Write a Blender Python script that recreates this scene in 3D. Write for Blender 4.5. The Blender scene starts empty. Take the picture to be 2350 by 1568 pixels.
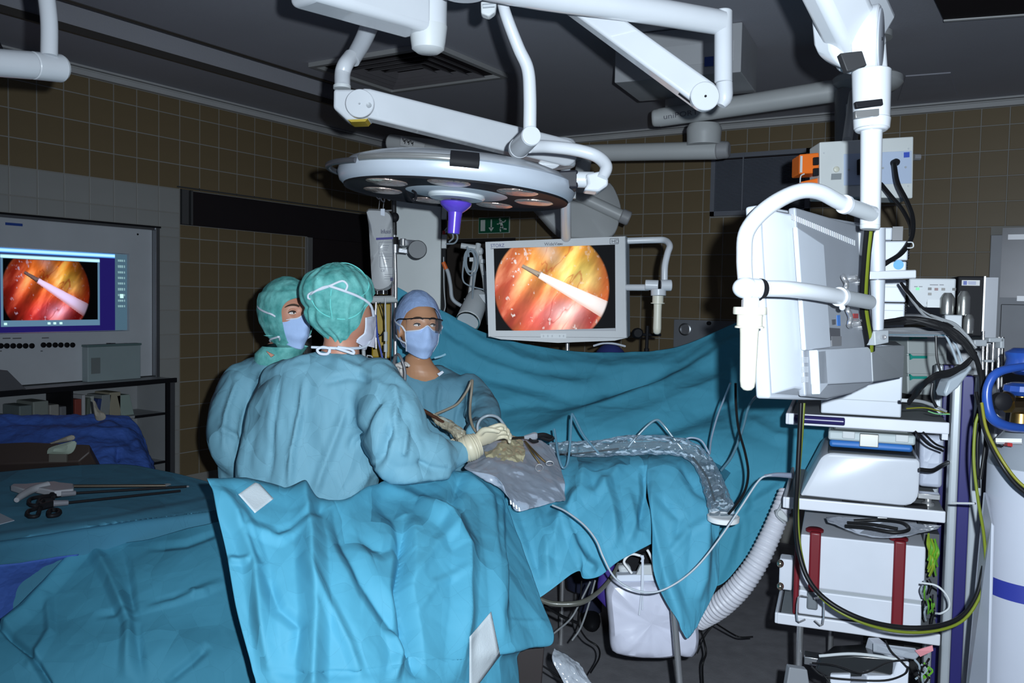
import bpy, bmesh, math, random
import numpy as np
from mathutils import Vector, Matrix

random.seed(5)
SC = bpy.context.scene
COL = SC.collection
# ------------------------------------------------------------------ camera
FPX, CXP, CYP = 2034.4, 1175.0, 784.0
CAMZ = 1.62
def cam_axes(yaw, pitch, roll):
    cy, sy, cp, sp = math.cos(yaw), math.sin(yaw), math.cos(pitch), math.sin(pitch)
    F = np.array([sy*cp, cy*cp, sp]); R = np.array([cy, -sy, 0.0]); U = np.cross(R, F)
    cr, sr = math.cos(roll), math.sin(roll)
    return R*cr+U*sr, U*cr-R*sr, F
CR, CU, CF = cam_axes(-.5513, -.0486, .0188)
CO = np.array([0.0, 0.0, CAMZ])
cam_d = bpy.data.cameras.new('camera'); cam = bpy.data.objects.new('camera', cam_d); COL.objects.link(cam)
cam_d.sensor_width = 36.0; cam_d.lens = FPX/2350.0*36.0; cam_d.clip_start = .05
cam.matrix_world = Matrix(((CR[0], CU[0], -CF[0], CO[0]), (CR[1], CU[1], -CF[1], CO[1]), (CR[2], CU[2], -CF[2], CO[2]), (0, 0, 0, 1)))
SC.camera = cam
# ------------------------------------------------------------------ world, flash of the camera, added warm spot, exposure
w = bpy.data.worlds.new('world'); SC.world = w; w.use_nodes = True
w.node_tree.nodes['Background'].inputs[0].default_value = (.55, .65, 1.0, 1)
w.node_tree.nodes['Background'].inputs[1].default_value = .10
fl = bpy.data.lights.new('camera_flash', 'SPOT'); fl.energy = 420; fl.color = (.80, .91, 1.0)
fl.spot_size = math.radians(116); fl.spot_blend = 1.0; fl.shadow_soft_size = .012
flo = bpy.data.objects.new('camera_flash', fl); COL.objects.link(flo)
fpos = CO + CR*.075 + CU*.045
flo.location = fpos
fdir = CF + CR*.12 + CU*.02
flo.rotation_euler = Vector(fdir).to_track_quat('-Z', 'Y').to_euler()
SC.view_settings.view_transform = 'Standard'; SC.view_settings.look = 'None'
SC.view_settings.gamma = 1; SC.view_settings.use_curve_mapping = False
SC.view_settings.exposure = 0.0

# ------------------------------------------------------------------ placing helpers
def ray(px, py): return CR*((px-CXP)/FPX) - CU*((py-CYP)/FPX) + CF
def P(px, py, d): return CO + ray(px, py)*d
def onx(px, py, x): r = ray(px, py); return CO + r*((x-CO[0])/r[0])
def ony(px, py, y): r = ray(px, py); return CO + r*((y-CO[1])/r[1])
def onz(px, py, z): r = ray(px, py); return CO + r*((z-CO[2])/r[2])
def onpl(px, py, o, n): r = ray(px, py); return CO+r*(np.dot(o-CO, n)/np.dot(r, n))
def m2(px, d): return px*d/FPX          # pixels to metres at a depth
def unit(v): v = np.asarray(v, float); return v/max(1e-9, np.linalg.norm(v))
ZUP = np.array([0, 0, 1.0])
HF = unit([CF[0], CF[1], 0]); HR = unit([CR[0], CR[1], 0])
def hdir(deg):   # 0 = towards the photographer, 90 = image right, 180 = away
    a = math.radians(deg); return -HF*math.cos(a) + HR*math.sin(a)

# ------------------------------------------------------------------ noise
def _h(ix, iy, iz, s):
    n = (ix.astype(np.int64)*73856093) ^ (iy.astype(np.int64)*19349663) ^ (iz.astype(np.int64)*83492791) ^ (s*2654435761)
    n &= 0xffffffff
    n = ((n ^ (n >> 15))*2246822519) & 0xffffffff
    n = ((n ^ (n >> 13))*3266489917) & 0xffffffff
    n ^= n >> 16
    return n.astype(np.float64)/4294967296.0
def vnoise(Q, s=0):
    Q = np.asarray(Q, float); i = np.floor(Q); f = Q-i; f = f*f*(3-2*f); i = i.astype(np.int64)
    out = np.zeros(len(Q))
    for a in (0, 1):
        for b in (0, 1):
            for c in (0, 1):
                wt = (f[:, 0] if a else 1-f[:, 0])*(f[:, 1] if b else 1-f[:, 1])*(f[:, 2] if c else 1-f[:, 2])
                out += wt*_h(i[:, 0]+a, i[:, 1]+b, i[:, 2]+c, s)
    return out*2-1
def fbm(Q, s=0, oct=4):
    Q = np.asarray(Q, float); o = np.zeros(len(Q)); a = .5
    for k in range(oct): o += a*vnoise(Q*(2**k), s+k*7); a *= .5
    return o
def worley(Q, s=0, two=False, poly=False):
    Q = np.asarray(Q, float); i = np.floor(Q).astype(np.int64); f1 = np.full(len(Q), 9.0); f2 = np.full(len(Q), 9.0)
    for a in (-1, 0, 1):
        for b in (-1, 0, 1):
            for c in (-1, 0, 1):
                ix, iy, iz = i[:, 0]+a, i[:, 1]+b, i[:, 2]+c
                p = np.stack([ix+_h(ix, iy, iz, s), iy+_h(ix, iy, iz, s+1), iz+_h(ix, iy, iz, s+2)], 1)
                e = Q-p
                if poly:
                    th = _h(ix, iy, iz, s+3)*6.283; ct, st_ = np.cos(th), np.sin(th); a_, b_ = ct*e[:, 0]+st_*e[:, 1], -st_*e[:, 0]+ct*e[:, 1]; z_ = e[:, 2]
                    d = np.maximum(np.maximum(np.abs(a_), np.abs(b_*.55+z_*.6)), np.maximum(np.abs(b_*.6-a_*.55), np.abs(z_*.8-a_*.4)))
                else: d = np.sqrt((e**2).sum(1))
                f2 = np.minimum(f2, np.maximum(f1, d)); f1 = np.minimum(f1, d)
    return (f1, f2) if two else f1
def crumple(Q, s=0):
    """sharp edged creases of pressed paper cloth, about -1..1"""
    wq = Q + .22*np.stack([vnoise(Q*.8, s+3), vnoise(Q*.8, s+4), vnoise(Q*.8, s+5)], 1)
    a = worley(wq, s, poly=True)
    rot = np.array([[.8, .6, 0], [-.6, .8, 0], [0, 0, 1]])
    b = worley(wq@rot*2.3+7.3, s+20, poly=True)
    return (a-.42)*1.9 + (b-.42)*.5

# ------------------------------------------------------------------ materials
MATS = {}
def mat(name, col, rough=.5, metal=0., bump=None, var=0., emis=None, alpha=None, coat=0., trans=0., sheen=0., ior=1.45, varscale=6., spec=None, hue=None):
    if name in MATS: return MATS[name]
    m = bpy.data.materials.new(name); m.use_nodes = True; nt = m.node_tree; b = nt.nodes['Principled BSDF']
    b.inputs['Base Color'].default_value = (*col, 1); b.inputs['Roughness'].default_value = rough
    b.inputs['Metallic'].default_value = metal
    b.inputs['Coat Weight'].default_value = coat; b.inputs['Transmission Weight'].default_value = trans; b.inputs['IOR'].default_value = ior
    b.inputs['Sheen Weight'].default_value = sheen
    if spec is not None: b.inputs['Specular IOR Level'].default_value = spec
    if alpha is not None: b.inputs['Alpha'].default_value = alpha
    if emis: b.inputs['Emission Color'].default_value = (*emis[0], 1); b.inputs['Emission Strength'].default_value = emis[1]
    tc = nt.nodes.new('ShaderNodeTexCoord')
    n = nt.nodes.new('ShaderNodeTexNoise'); n.inputs['Scale'].default_value = varscale; n.inputs['Detail'].default_value = 5
    nt.links.new(tc.outputs['Object'], n.inputs['Vector'])
    r = nt.nodes.new('ShaderNodeMix'); r.data_type = 'RGBA'
    v = var if var else .04
    c2 = hue if hue else [min(1, c*(1+v)) for c in col]
    r.inputs[6].default_value = (*[c*(1-v) for c in col], 1); r.inputs[7].default_value = (*c2, 1)
    rr = nt.nodes.new('ShaderNodeMapRange'); rr.inputs[1].default_value = .3; rr.inputs[2].default_value = .7
    nt.links.new(n.outputs[0], rr.inputs[0]); nt.links.new(rr.outputs[0], r.inputs[0]); nt.links.new(r.outputs[2], b.inputs['Base Color'])
    if bump:
        kind, sc, st = bump
        t = nt.nodes.new('ShaderNodeTexNoise'); t.inputs['Scale'].default_value = sc; t.inputs['Detail'].default_value = 6
        src = t.outputs[0]
        nt.links.new(tc.outputs['Object'], t.inputs['Vector'])
        if kind == 'facet':     # flat little facets with sharp creases, like pressed non-woven cloth
            n1 = nt.nodes.new
            t.inputs['Scale'].default_value = 3.5; t.inputs['Detail'].default_value = 2
            tot = None
            for q, (sc_, g_, sq) in enumerate(((sc, .20, (1, 1, .26)), (sc*2.3, .09, (1, .8, .6)))):
                wp = n1('ShaderNodeVectorMath'); wp.operation = 'MULTIPLY_ADD'; wp.inputs[1].default_value = (.10/(1+q), .10/(1+q), .10/(1+q)); nt.links.new(t.outputs[1], wp.inputs[0]); nt.links.new(tc.outputs['Object'], wp.inputs[2])
                mp = n1('ShaderNodeMapping'); mp.inputs['Scale'].default_value = sq; mp.inputs['Rotation'].default_value = (.3*q, .25-.5*q, .2); nt.links.new(wp.outputs[0], mp.inputs[0])
                vo = n1('ShaderNodeTexVoronoi'); vo.inputs['Scale'].default_value = sc_; nt.links.new(mp.outputs[0], vo.inputs['Vector'])
                df = n1('ShaderNodeVectorMath'); df.operation = 'SUBTRACT'; nt.links.new(mp.outputs[0], df.inputs[0]); nt.links.new(vo.outputs['Position'], df.inputs[1])
                cc_ = n1('ShaderNodeVectorMath'); cc_.operation = 'SUBTRACT'; cc_.inputs[1].default_value = (.5, .5, .5); nt.links.new(vo.outputs['Color'], cc_.inputs[0])
                dt = n1('ShaderNodeVectorMath'); dt.operation = 'DOT_PRODUCT'; nt.links.new(df.outputs[0], dt.inputs[0]); nt.links.new(cc_.outputs[0], dt.inputs[1])
                mu = n1('ShaderNodeMath'); mu.operation = 'MULTIPLY'; mu.inputs[1].default_value = g_*st*2; nt.links.new(dt.outputs['Value'], mu.inputs[0])
                if tot is None: tot = mu
                else: ad = n1('ShaderNodeMath'); ad.operation = 'ADD'; nt.links.new(tot.outputs[0], ad.inputs[0]); nt.links.new(mu.outputs[0], ad.inputs[1]); tot = ad
            src = tot.outputs[0]
        if kind == 'crinkle':
            vo = nt.nodes.new('ShaderNodeTexVoronoi'); vo.feature = 'F1'; vo.inputs['Scale'].default_value = sc
            mp = nt.nodes.new('ShaderNodeVectorMath'); mp.operation = 'MULTIPLY_ADD'
            mp.inputs[1].default_value = (.12, .12, .12)
            nt.links.new(t.outputs[1], mp.inputs[0]); nt.links.new(tc.outputs['Object'], mp.inputs[2])
            t.inputs['Scale'].default_value = sc*.7; t.inputs['Detail'].default_value = 2
            nt.links.new(mp.outputs[0], vo.inputs['Vector']); src = vo.outputs['Distance']
        bp = nt.nodes.new('ShaderNodeBump'); bp.inputs['Strength'].default_value = st if kind != 'facet' else 1.; bp.inputs['Distance'].default_value = .01 if kind != 'facet' else 1.
        nt.links.new(src, bp.inputs['Height']); nt.links.new(bp.outputs[0], b.inputs['Normal'])
    MATS[name] = m; return m
W = lambda: mat('white enamel', (.52, .54, .57), .3, coat=.3)
W2 = lambda: mat('off white plastic', (.48, .50, .51), .45)
GR = lambda: mat('grey plastic', (.33, .35, .37), .45)
LG = lambda: mat('light grey casing', (.52, .55, .58), .42)
DK = lambda: mat('black plastic', (.010, .010, .012), .55, spec=.12)
RB = lambda: mat('black rubber cable', (.008, .008, .009), .38, spec=.22)
CH = lambda: mat('chrome', (.75, .75, .76), .24, .85)
ST = lambda: mat('brushed steel', (.42, .43, .45), .38, 1.0, bump=('noise', 60, .05))
ALU = lambda: mat('silver lacquer', (.50, .52, .55), .3, .55)

# ------------------------------------------------------------------ mesh builder
class MB:
    def __init__(s): s.v = []; s.f = []; s.n = 0
    def add(s, V, F):
        V = np.asarray(V, float); s.v.append(V); s.f += [tuple(int(i)+s.n for i in f) for f in F]; s.n += len(V); return s
    def verts(s): return np.concatenate(s.v) if s.v else np.zeros((0, 3))
    def box(s, c, h, ax=None):
        ax = np.eye(3) if ax is None else np.asarray(ax, float); c = np.asarray(c, float)
        V = [c + ax[0]*h[0]*i + ax[1]*h[1]*j + ax[2]*h[2]*k for k in (-1, 1) for j in (-1, 1) for i in (-1, 1)]
        return s.add(V, [(0, 2, 3, 1), (4, 5, 7, 6), (0, 1, 5, 4), (2, 6, 7, 3), (0, 4, 6, 2), (1, 3, 7, 5)])
    def b2(s, lo, hi): lo = np.array(lo, float); hi = np.array(hi, float); return s.box((lo+hi)/2, np.abs(hi-lo)/2)
    def slab(s, q, t):
        """prism on a polygon of world points; t metres thick away from the photographer, or a vector"""
        q = np.array(q, float); n = len(q)
        if np.isscalar(t):
            nn = unit(np.cross(q[1]-q[0], q[2]-q[0]))
            if np.dot(nn, q.mean(0)-CO) < 0: nn = -nn
            t = nn*t
        V = np.concatenate([q, q+t])
        F = [tuple(range(n)), tuple(range(2*n-1, n-1, -1))] + [(i, (i+1) % n+n, (i+1) % n) if 0 else (i, i+n, (i+1) % n+n, (i+1) % n) for i in range(n)]
        return s.add(V, F)
    def grid(s, G, closeu=False):
        nv, nu = G.shape[:2]; V = G.reshape(-1, 3); F = []
        for j in range(nv-1):
            for i in range(nu if closeu else nu-1):
                a = j*nu+i; b = j*nu+(i+1) % nu; F.append((a, b, b+nu, a+nu))
        return s.add(V, F)
    def rings(s, R, cap=True):
        """list of closed rings (k,3)"""
        R = np.array(R, float); n, k = R.shape[:2]; base = s.n
        s.grid(R, True)
        if cap:
            s.f.append(tuple(base+i for i in range(k-1, -1, -1))); s.f.append(tuple(base+(n-1)*k+i for i in range(k)))
        return s
    def tube(s, pts, r, sides=12, smooth=6, cap=True, ring=None):
        pts = np.array(pts, float); rr = np.array(r, float) if np.ndim(r) else np.full(len(pts), float(r))
        if smooth > 1 and len(pts) > 2: Q = catmull(np.column_stack([pts, rr]), smooth); pts, rr = Q[:, :3], Q[:, 3]
        if ring: rr = rr*(1+ring[1]*np.sin(np.cumsum(np.r_[0, np.linalg.norm(np.diff(pts, axis=0), axis=1)])*2*math.pi/ring[0]))
        T = np.gradient(pts, axis=0); T /= np.linalg.norm(T, axis=1)[:, None]+1e-12
        a = unit(np.cross(T[0], [0.31, .22, .93])); R = []
        th = np.arange(sides)*2*math.pi/sides
        for p, t, q in zip(pts, T, rr):
            a = unit(a-t*np.dot(a, t)); b = np.cross(t, a)
            R.append(p + q*(np.outer(np.cos(th), a)+np.outer(np.sin(th), b)))
        return s.rings(R, cap)
    def lathe(s, o, ax, prof, sides=32, squash=None, cap=True):
        """profile [(radius, height)] turned about ax at o"""
        ax = unit(ax); a = unit(np.cross(ax, [.13, .97, .21])); b = np.cross(ax, a); th = np.arange(sides)*2*math.pi/sides
        R = [np.asarray(o)+ax*h+max(r, 1e-4)*(np.outer(np.cos(th), a)+np.outer(np.sin(th), b)) for r, h in prof]
        return s.rings(R, cap)
    def ell(s, c, r, ax=None, nu=20, nv=12):
        ax = np.eye(3) if ax is None else np.asarray(ax, float)
        th = np.arange(nu)*2*math.pi/nu; R = []
        for j in range(nv+1):
            p = -math.pi/2+math.pi*(j+.02)/(nv+.04)
            R.append(np.asarray(c)+np.outer(np.cos(th)*math.cos(p)*r[0], ax[0])+np.outer(np.sin(th)*math.cos(p)*r[1], ax[1])+math.sin(p)*r[2]*ax[2])
        return s.rings(R)
    def loft(s, secs, k=24):
        """secs: (centre, half-axis vector a, half-axis vector b)"""
        th = np.arange(k)*2*math.pi/k
        return s.rings([np.asarray(c)+np.outer(np.cos(th), a)+np.outer(np.sin(th), b) for c, a, b in secs])
def catmull(Q, m):
    Q = np.asarray(Q, float)
    if len(Q) < 3: return np.array([Q[0]*(1-t)+Q[-1]*t for t in np.linspace(0, 1, m+1)])
    E = np.vstack([2*Q[0]-Q[1], Q, 2*Q[-1]-Q[-2]]); out = []
    for i in range(1, len(E)-2):
        for t in np.arange(m)/m:
            a, b, c, d = E[i-1], E[i], E[i+1], E[i+2]
            out.append(.5*(2*b+(c-a)*t+(2*a-5*b+4*c-d)*t*t+(3*b-a-3*c+d)*t**3))
    out.append(Q[-1]); return np.array(out)
def resample(C, n):
    C = np.asarray(C, float); D = catmull(C, 16); s = np.r_[0, np.cumsum(np.linalg.norm(np.diff(D[:, :3], axis=0), axis=1))]
    t = np.linspace(0, s[-1], n); return np.stack([np.interp(t, s, D[:, k]) for k in range(D.shape[1])], 1)

# ------------------------------------------------------------------ objects
def thing(name, label, cat, loc, group=None):
    o = bpy.data.objects.new(name, None); COL.objects.link(o); o.empty_display_size = .05
    o.location = tuple(float(x) for x in loc); o['label'] = label; o['category'] = cat
    if group: o['group'] = group
    return o
def rootloc(p):
    while p is not None and p.parent is not None: p = p.parent
    return np.array(p.location) if p is not None else None
def obj(name, mb, m, parent=None, smooth=40, bevel=0., loc=None, seg=2, label=None, solid=0., sub=0):
    V = mb.verts() if isinstance(mb, MB) else mb[0]; F = mb.f if isinstance(mb, MB) else mb[1]
    if parent is not None: off = rootloc(parent)
    else: off = np.array(loc if loc is not None else [(V[:, 0].min()+V[:, 0].max())/2, (V[:, 1].min()+V[:, 1].max())/2, V[:, 2].min()], float)
    me = bpy.data.meshes.new(name); me.from_pydata((V-off).tolist(), [], F); me.validate()
    bm = bmesh.new(); bm.from_mesh(me); bmesh.ops.recalc_face_normals(bm, faces=bm.faces); bm.to_mesh(me); bm.free()
    me.materials.append(m() if callable(m) else m)
    o = bpy.data.objects.new(name, me); COL.objects.link(o)
    if smooth:
        me.shade_smooth(); me.set_sharp_from_angle(angle=math.radians(smooth))
    if solid: s_ = o.modifiers.new('solid', 'SOLIDIFY'); s_.thickness = solid; s_.offset = 0
    if bevel:
        b = o.modifiers.new('bevel', 'BEVEL'); b.width = bevel; b.segments = seg; b.limit_method = 'ANGLE'; b.angle_limit = math.radians(40); b.harden_normals = False
    if parent is not None: o.parent = parent
    else: o.location = off
    if label: o['label'] = label
    return o
def tag(o, label, cat, group=None):
    o['label'] = label; o['category'] = cat
    if group: o['group'] = group
    return o
def struct(o): o['kind'] = 'structure'; return o
def stuff(o): o['kind'] = 'stuff'; return o
def rpoly(pts, r, n=6):
    """round the corners of a 2-D outline, r = one radius per corner"""
    out = []; N = len(pts)
    for i in range(N):
        p = np.array(pts[i], float); a = np.array(pts[i-1], float)-p; b = np.array(pts[(i+1) % N], float)-p; q = r[i] if np.ndim(r) else r
        q = min(q, np.linalg.norm(a)*.48, np.linalg.norm(b)*.48); a = p+unit(a)*q; b = p+unit(b)*q
        for t in np.linspace(0, 1, n): out.append(a*(1-t)**2+2*p*t*(1-t)+b*t*t)
    return out
def text(s, o, xd, yd, size, m, parent, name='lettering', align='LEFT', ext=.0006, loc=None, sx=1.):
    cu = bpy.data.curves.new('t', 'FONT'); cu.body = s; cu.size = size; cu.extrude = ext; cu.align_x = align
    cu.resolution_u = 3
    t = bpy.data.objects.new('t', cu); COL.objects.link(t); dg = bpy.context.evaluated_depsgraph_get()
    me = bpy.data.meshes.new_from_object(t.evaluated_get(dg)); bpy.data.objects.remove(t)
    xd = unit(xd); yd = unit(yd-xd*np.dot(xd, yd)); zd = np.cross(xd, yd)
    n = len(me.vertices); co = np.zeros(n*3); me.vertices.foreach_get('co', co); co = co.reshape(-1, 3)
    Wd = np.asarray(o)+co[:, :1]*xd*sx+co[:, 1:2]*yd+co[:, 2:]*zd
    F = [tuple(p.vertices) for p in me.polygons]; bpy.data.meshes.remove(me)
    return obj(name, (Wd, F), m, parent, smooth=0, loc=loc)
def remesh(name, mb, vox, smooth_it, m, parent, disp=None, label=None, flat=False, loc=None):
    """fuse overlapping closed pieces into one continuous skin, smooth the joints, then fold it"""
    V = mb.verts(); me = bpy.data.meshes.new('tmp'); me.from_pydata(V.tolist(), [], mb.f)
    bm = bmesh.new(); bm.from_mesh(me); bmesh.ops.recalc_face_normals(bm, faces=bm.faces); bm.to_mesh(me); bm.free()
    t = bpy.data.objects.new('tmp', me); COL.objects.link(t)
    r = t.modifiers.new('r', 'REMESH'); r.mode = 'VOXEL'; r.voxel_size = vox; r.adaptivity = 0
    s_ = t.modifiers.new('s', 'SMOOTH'); s_.iterations = smooth_it; s_.factor = .6
    dg = bpy.context.evaluated_depsgraph_get(); e = t.evaluated_get(dg); m2_ = bpy.data.meshes.new_from_object(e)
    n = len(m2_.vertices); co = np.zeros(n*3); m2_.vertices.foreach_get('co', co); co = co.reshape(-1, 3)
    no = np.zeros(n*3); m2_.vertices.foreach_get('normal', no); no = no.reshape(-1, 3)
    bpy.data.objects.remove(t)
    if disp is not None: co = co+no*disp(co, no)[:, None]
    off = rootloc(parent) if parent is not None else np.array(loc, float)
    m2_.vertices.foreach_set('co', (co-off).ravel()); m2_.name = name
    m2_.materials.clear(); m2_.materials.append(m() if callable(m) else m)
    o = bpy.data.objects.new(name, m2_); COL.objects.link(o)
    m2_.shade_smooth(); m2_.update()
    if parent is not None: o.parent = parent
    else: o.location = off
    if label: o['label'] = label
    return o
def pxof(V):
    d = V-CO; z = d@CF; return CXP+FPX*(d@CR)/z, CYP-FPX*(d@CU)/z
def polydist(x, y, poly):
    best = np.full(len(x), 1e9); along = np.zeros(len(x)); side = np.zeros(len(x)); L = 0
    n = len(poly)-1
    for k in range(n):
        x0, y0 = poly[k]; x1, y1 = poly[k+1]; dx, dy = x1-x0, y1-y0; l2 = dx*dx+dy*dy+1e-9
        t = np.clip(((x-x0)*dx+(y-y0)*dy)/l2, 0, 1); ex, ey = x-(x0+t*dx), y-(y0+t*dy); d = np.hypot(ex, ey)
        s = np.sign(dx*ey-dy*ex); mk = d < best
        best = np.where(mk, d, best); along = np.where(mk, (k+t)/n, along); side = np.where(mk, s, side)
    return best, along, side
def cloth_grid(rows, nu, nv, folds=(), crum=(.010, 7, 1.6), seed=0, fine=.35, swing=None):
    R = [resample([P(*q) if len(q) == 3 else np.array(q[:3], float) for q in r], nu) for r in rows]
    R = np.array(R); cols = [resample(R[:, i], nv) for i in range(nu)]
    G = np.stack(cols, 1)                           # nv, nu, 3
    V = G.reshape(-1, 3)
    du = np.gradient(G, axis=1); dv = np.gradient(G, axis=0)
    N = np.cross(du, dv); N /= np.linalg.norm(N, axis=2)[..., None]+1e-12; N = N.reshape(-1, 3)
    if np.mean(((CO-V)*N).sum(1)) < 0: N = -N
    su = np.cumsum(np.linalg.norm(du, axis=2), axis=1).ravel(); sv = np.cumsum(np.linalg.norm(dv, axis=2), axis=0).ravel()
    Q = np.stack([su*crum[1]*crum[2], sv*crum[1], np.full(len(su), seed*3.7)], 1)
    h = crum[0]*crumple(Q, seed) + crum[0]*fine*crumple(Q*2.7+5, seed+50)
    x, y = pxof(V)
    for fo in folds:
        poly, wd, ht = fo[:3]; d, al, sd = polydist(x, y, poly)
        d = np.sqrt(d*d+24.)
        wdm = wd*(fo[4] if len(fo) > 4 else 1)
        wv = np.where(sd > 0, wd, wdm)
        t = np.clip(1-d/wv, 0, 1); ends = np.clip(np.minimum(al, 1-al)*5, 0, 1)**.7 if (len(fo) < 4 or fo[3]) else 1
        h = h+ht*t**1.5*ends
    V = V+N*h[:, None]
    return V.reshape(G.shape)
# ================================================================== THE ROOM
XL, YB, TS = -4.660, 6.0235, .15
CZ = 2.86
wallm = mat('grout and plaster', (.27, .26, .24), .8, bump=('noise', 40, .1))
tile_b = mat('brown glazed tile', (.165, .122, .068), .42, var=.12, varscale=1.5, spec=.3)
tile_g = mat('grey glazed tile', (.30, .30, .29), .42, var=.08, varscale=1.5, spec=.3)
dark = mat('dark opening', (.02, .016, .018), .7, spec=.1)
ceilm = mat('ceiling paint', (.34, .34, .38), .8, var=.05, varscale=1.2, bump=('noise', 90, .08))
trimm = mat('grey trim', (.42, .42, .42), .5)
steel = mat('stainless sheet', (.33, .34, .36), .33, .9, bump=('noise', 25, .04), var=.1, varscale=2)

fb = MB(); fb.b2((XL-.2, -1.4, -.1), (2.4, YB+1.4, 0))
floor = struct(obj('floor', fb, mat('dark grey floor covering', (.25, .245, .265), .62, var=.12, varscale=14, bump=('noise', 120, .12)), smooth=0, loc=(0, 0, -.1)))

mb = MB()
for lo, hi in [((-1.3, 2.28), (YB, 2.95)), ((-1.3, 0), (2.0, 2.28)), ((2.0, 2.01), (3.47, 2.28)), ((2.0, 0), (3.47, .25)), ((3.47, 0), (3.625, 2.28)), ((3.625, 0), (4.72, 2.04)), ((5.92, 0), (YB, 2.28))]:
    mb.b2((XL-.16, lo[0], lo[1]), (XL-.004, hi[0], hi[1]))
mb.b2((XL-.16, 3.6, 2.0), (XL-.12, YB, 2.3)); mb.b2((XL-.16, 2.0, 0), (XL-.13, 3.5, 2.05))
wall_left = struct(obj('wall_left', mb, wallm, smooth=0, loc=(XL-.16, 2.4, 0)))
mb = MB()
for lo, hi in [((XL, 2.10), (2.4, 2.95)), ((-3.70, 0), (2.4, 2.10)), ((XL, 0), (-4.55, 2.10))]:
    mb.b2((lo[0], YB+.004, lo[1]), (hi[0], YB+.16, hi[1]))
wall_back = struct(obj('wall_back', mb, wallm, smooth=0, loc=(-1.2, YB+.1, 0)))

# ceiling with the dark lighting channel, ceiling panels
mb = MB(); CHX0, CHX1, CHY1 = -4.10, -3.66, 4.62
mb.b2((XL-.16, -1.35, CZ), (CHX0, YB+.16, CZ+.25)); mb.b2((CHX1, -1.35, CZ), (2.3, YB+.16, CZ+.25)); mb.b2((CHX0, CHY1, CZ), (CHX1, YB+.16, CZ+.25)); mb.b2((CHX0-.01, -1.35, CZ+.16), (CHX1+.01, CHY1+.01, CZ+.25))
ceiling = struct(obj('ceiling', mb, ceilm, smooth=0, loc=(-1, 2.4, CZ)))
mb = MB(); mb.b2((CHX0+.005, -1.3, CZ+.13), (CHX1-.005, CHY1-.005, CZ+.158)); obj('channel_louvre', mb, mat('smoked lamp cover', (.05, .035, .035), .35), ceiling, smooth=0)
mb = MB(); mb.b2((CHX1-.02, -1.3, CZ-.004), (CHX1+.006, CHY1, CZ+.03)); mb.b2((CHX0-.006, -1.3, CZ-.004), (CHX0+.02, CHY1, CZ+.03)); obj('channel_edge', mb, mat('brown channel edge', (.10, .09, .085), .4, .5), ceiling, smooth=0)
panm = mat('ceiling panel paint', (.33, .33, .37), .8)
for qq in [[(2078, 176), (2182, 168), (2198, 222), (2060, 232)]]:
    mb = MB(); mb.slab([onz(*a, CZ-.006) for a in qq], np.array([0, 0, .01])); obj('ceiling_panel', mb, panm, ceiling, smooth=0, bevel=.003)

# cornices (trim)
def cornice(name, a, b, nrm):
    mb = MB(); a = np.array(a); b = np.array(b); nrm = np.array(nrm)
    for z0, z1, t in ((2.806, 2.836, .030), (2.838, 2.846, .022), (2.848, 2.860, .038)):
        mb.add([a+[0, 0, z0], b+[0, 0, z0], b+[0, 0, z1], a+[0, 0, z1], a+nrm*t+[0, 0, z0], b+nrm*t+[0, 0, z0], b+nrm*t+[0, 0, z1], a+nrm*t+[0, 0, z1]],
               [(0, 1, 2, 3), (4, 7, 6, 5), (0, 4, 5, 1), (3, 2, 6, 7), (0, 3, 7, 4), (1, 5, 6, 2)])
    return struct(obj(name, mb, trimm, smooth=0, bevel=.003))
cornice('trim_1', (XL, -1.25, 0), (XL, YB, 0), (1, 0, 0))
cornice('trim_2', (XL, YB, 0), (2.2, YB, 0), (0, -1, 0))

# tiles, one by one
meshes = {}
def tile_mesh(wd, ht, m):
    k = (round(wd, 3), round(ht, 3), m.name)
    if k not in meshes:
        g = .006; w_, h_ = wd/2-g/2, ht/2-g/2; b_ = .002
        V = [(-w_, 0, -h_), (w_, 0, -h_), (w_, 0, h_), (-w_, 0, h_), (-w_, .0015, -h_), (w_, .0015, -h_), (w_, .0015, h_), (-w_, .0015, h_), (-w_+b_, .0025, -h_+b_), (w_-b_, .0025, -h_+b_), (w_-b_, .0025, h_-b_), (-w_+b_, .0025, h_-b_)]
        F = [(0, 1, 2, 3), (0, 4, 5, 1), (1, 5, 6, 2), (2, 6, 7, 3), (3, 7, 4, 0), (4, 8, 9, 5), (5, 9, 10, 6), (6, 10, 11, 7), (7, 11, 8, 4), (8, 11, 10, 9)]
        me = bpy.data.meshes.new('tile'); me.from_pydata(V, [], F); me.materials.append(m); meshes[k] = me
    return meshes[k]
def put_tiles(parent, L, rot, limit=300):
    off = np.array(parent.location); L.sort(key=lambda t: -t[5]); rng = random.Random(3)
    for (c, wd, ht, m, nrm, sz) in L[:limit]:
        o = bpy.data.objects.new('tile', tile_mesh(wd, ht, m)); COL.objects.link(o); o.parent = parent
        o.location = tuple(np.array(c)-off+np.array(nrm)*rng.uniform(-.0006, .0006)); o.rotation_euler = (0, 0, rot)
    rest = L[limit:]
    if rest:
        mb = MB(); ax = (math.cos(rot), math.sin(rot))
        for (c, wd, ht, m, nrm, sz) in rest:
            n = np.array(nrm); t = np.array([ax[0], ax[1], 0]); mb.box(np.array(c)+n*.004, (wd/2-.002, .004, ht/2-.002), [t, n, ZUP])
        stuff(obj('tile_field', mb, rest[0][3], parent, smooth=0))
def spans(lo, hi, ph, step=TS):
    k = math.floor((lo-ph)/step); out = []
    while ph+k*step < hi-1e-6:
        a, b = max(lo, ph+k*step), min(hi, ph+(k+1)*step)
        if b-a > .012: out.append((a, b))
        k += 1
    return out
Lt = []
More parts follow.
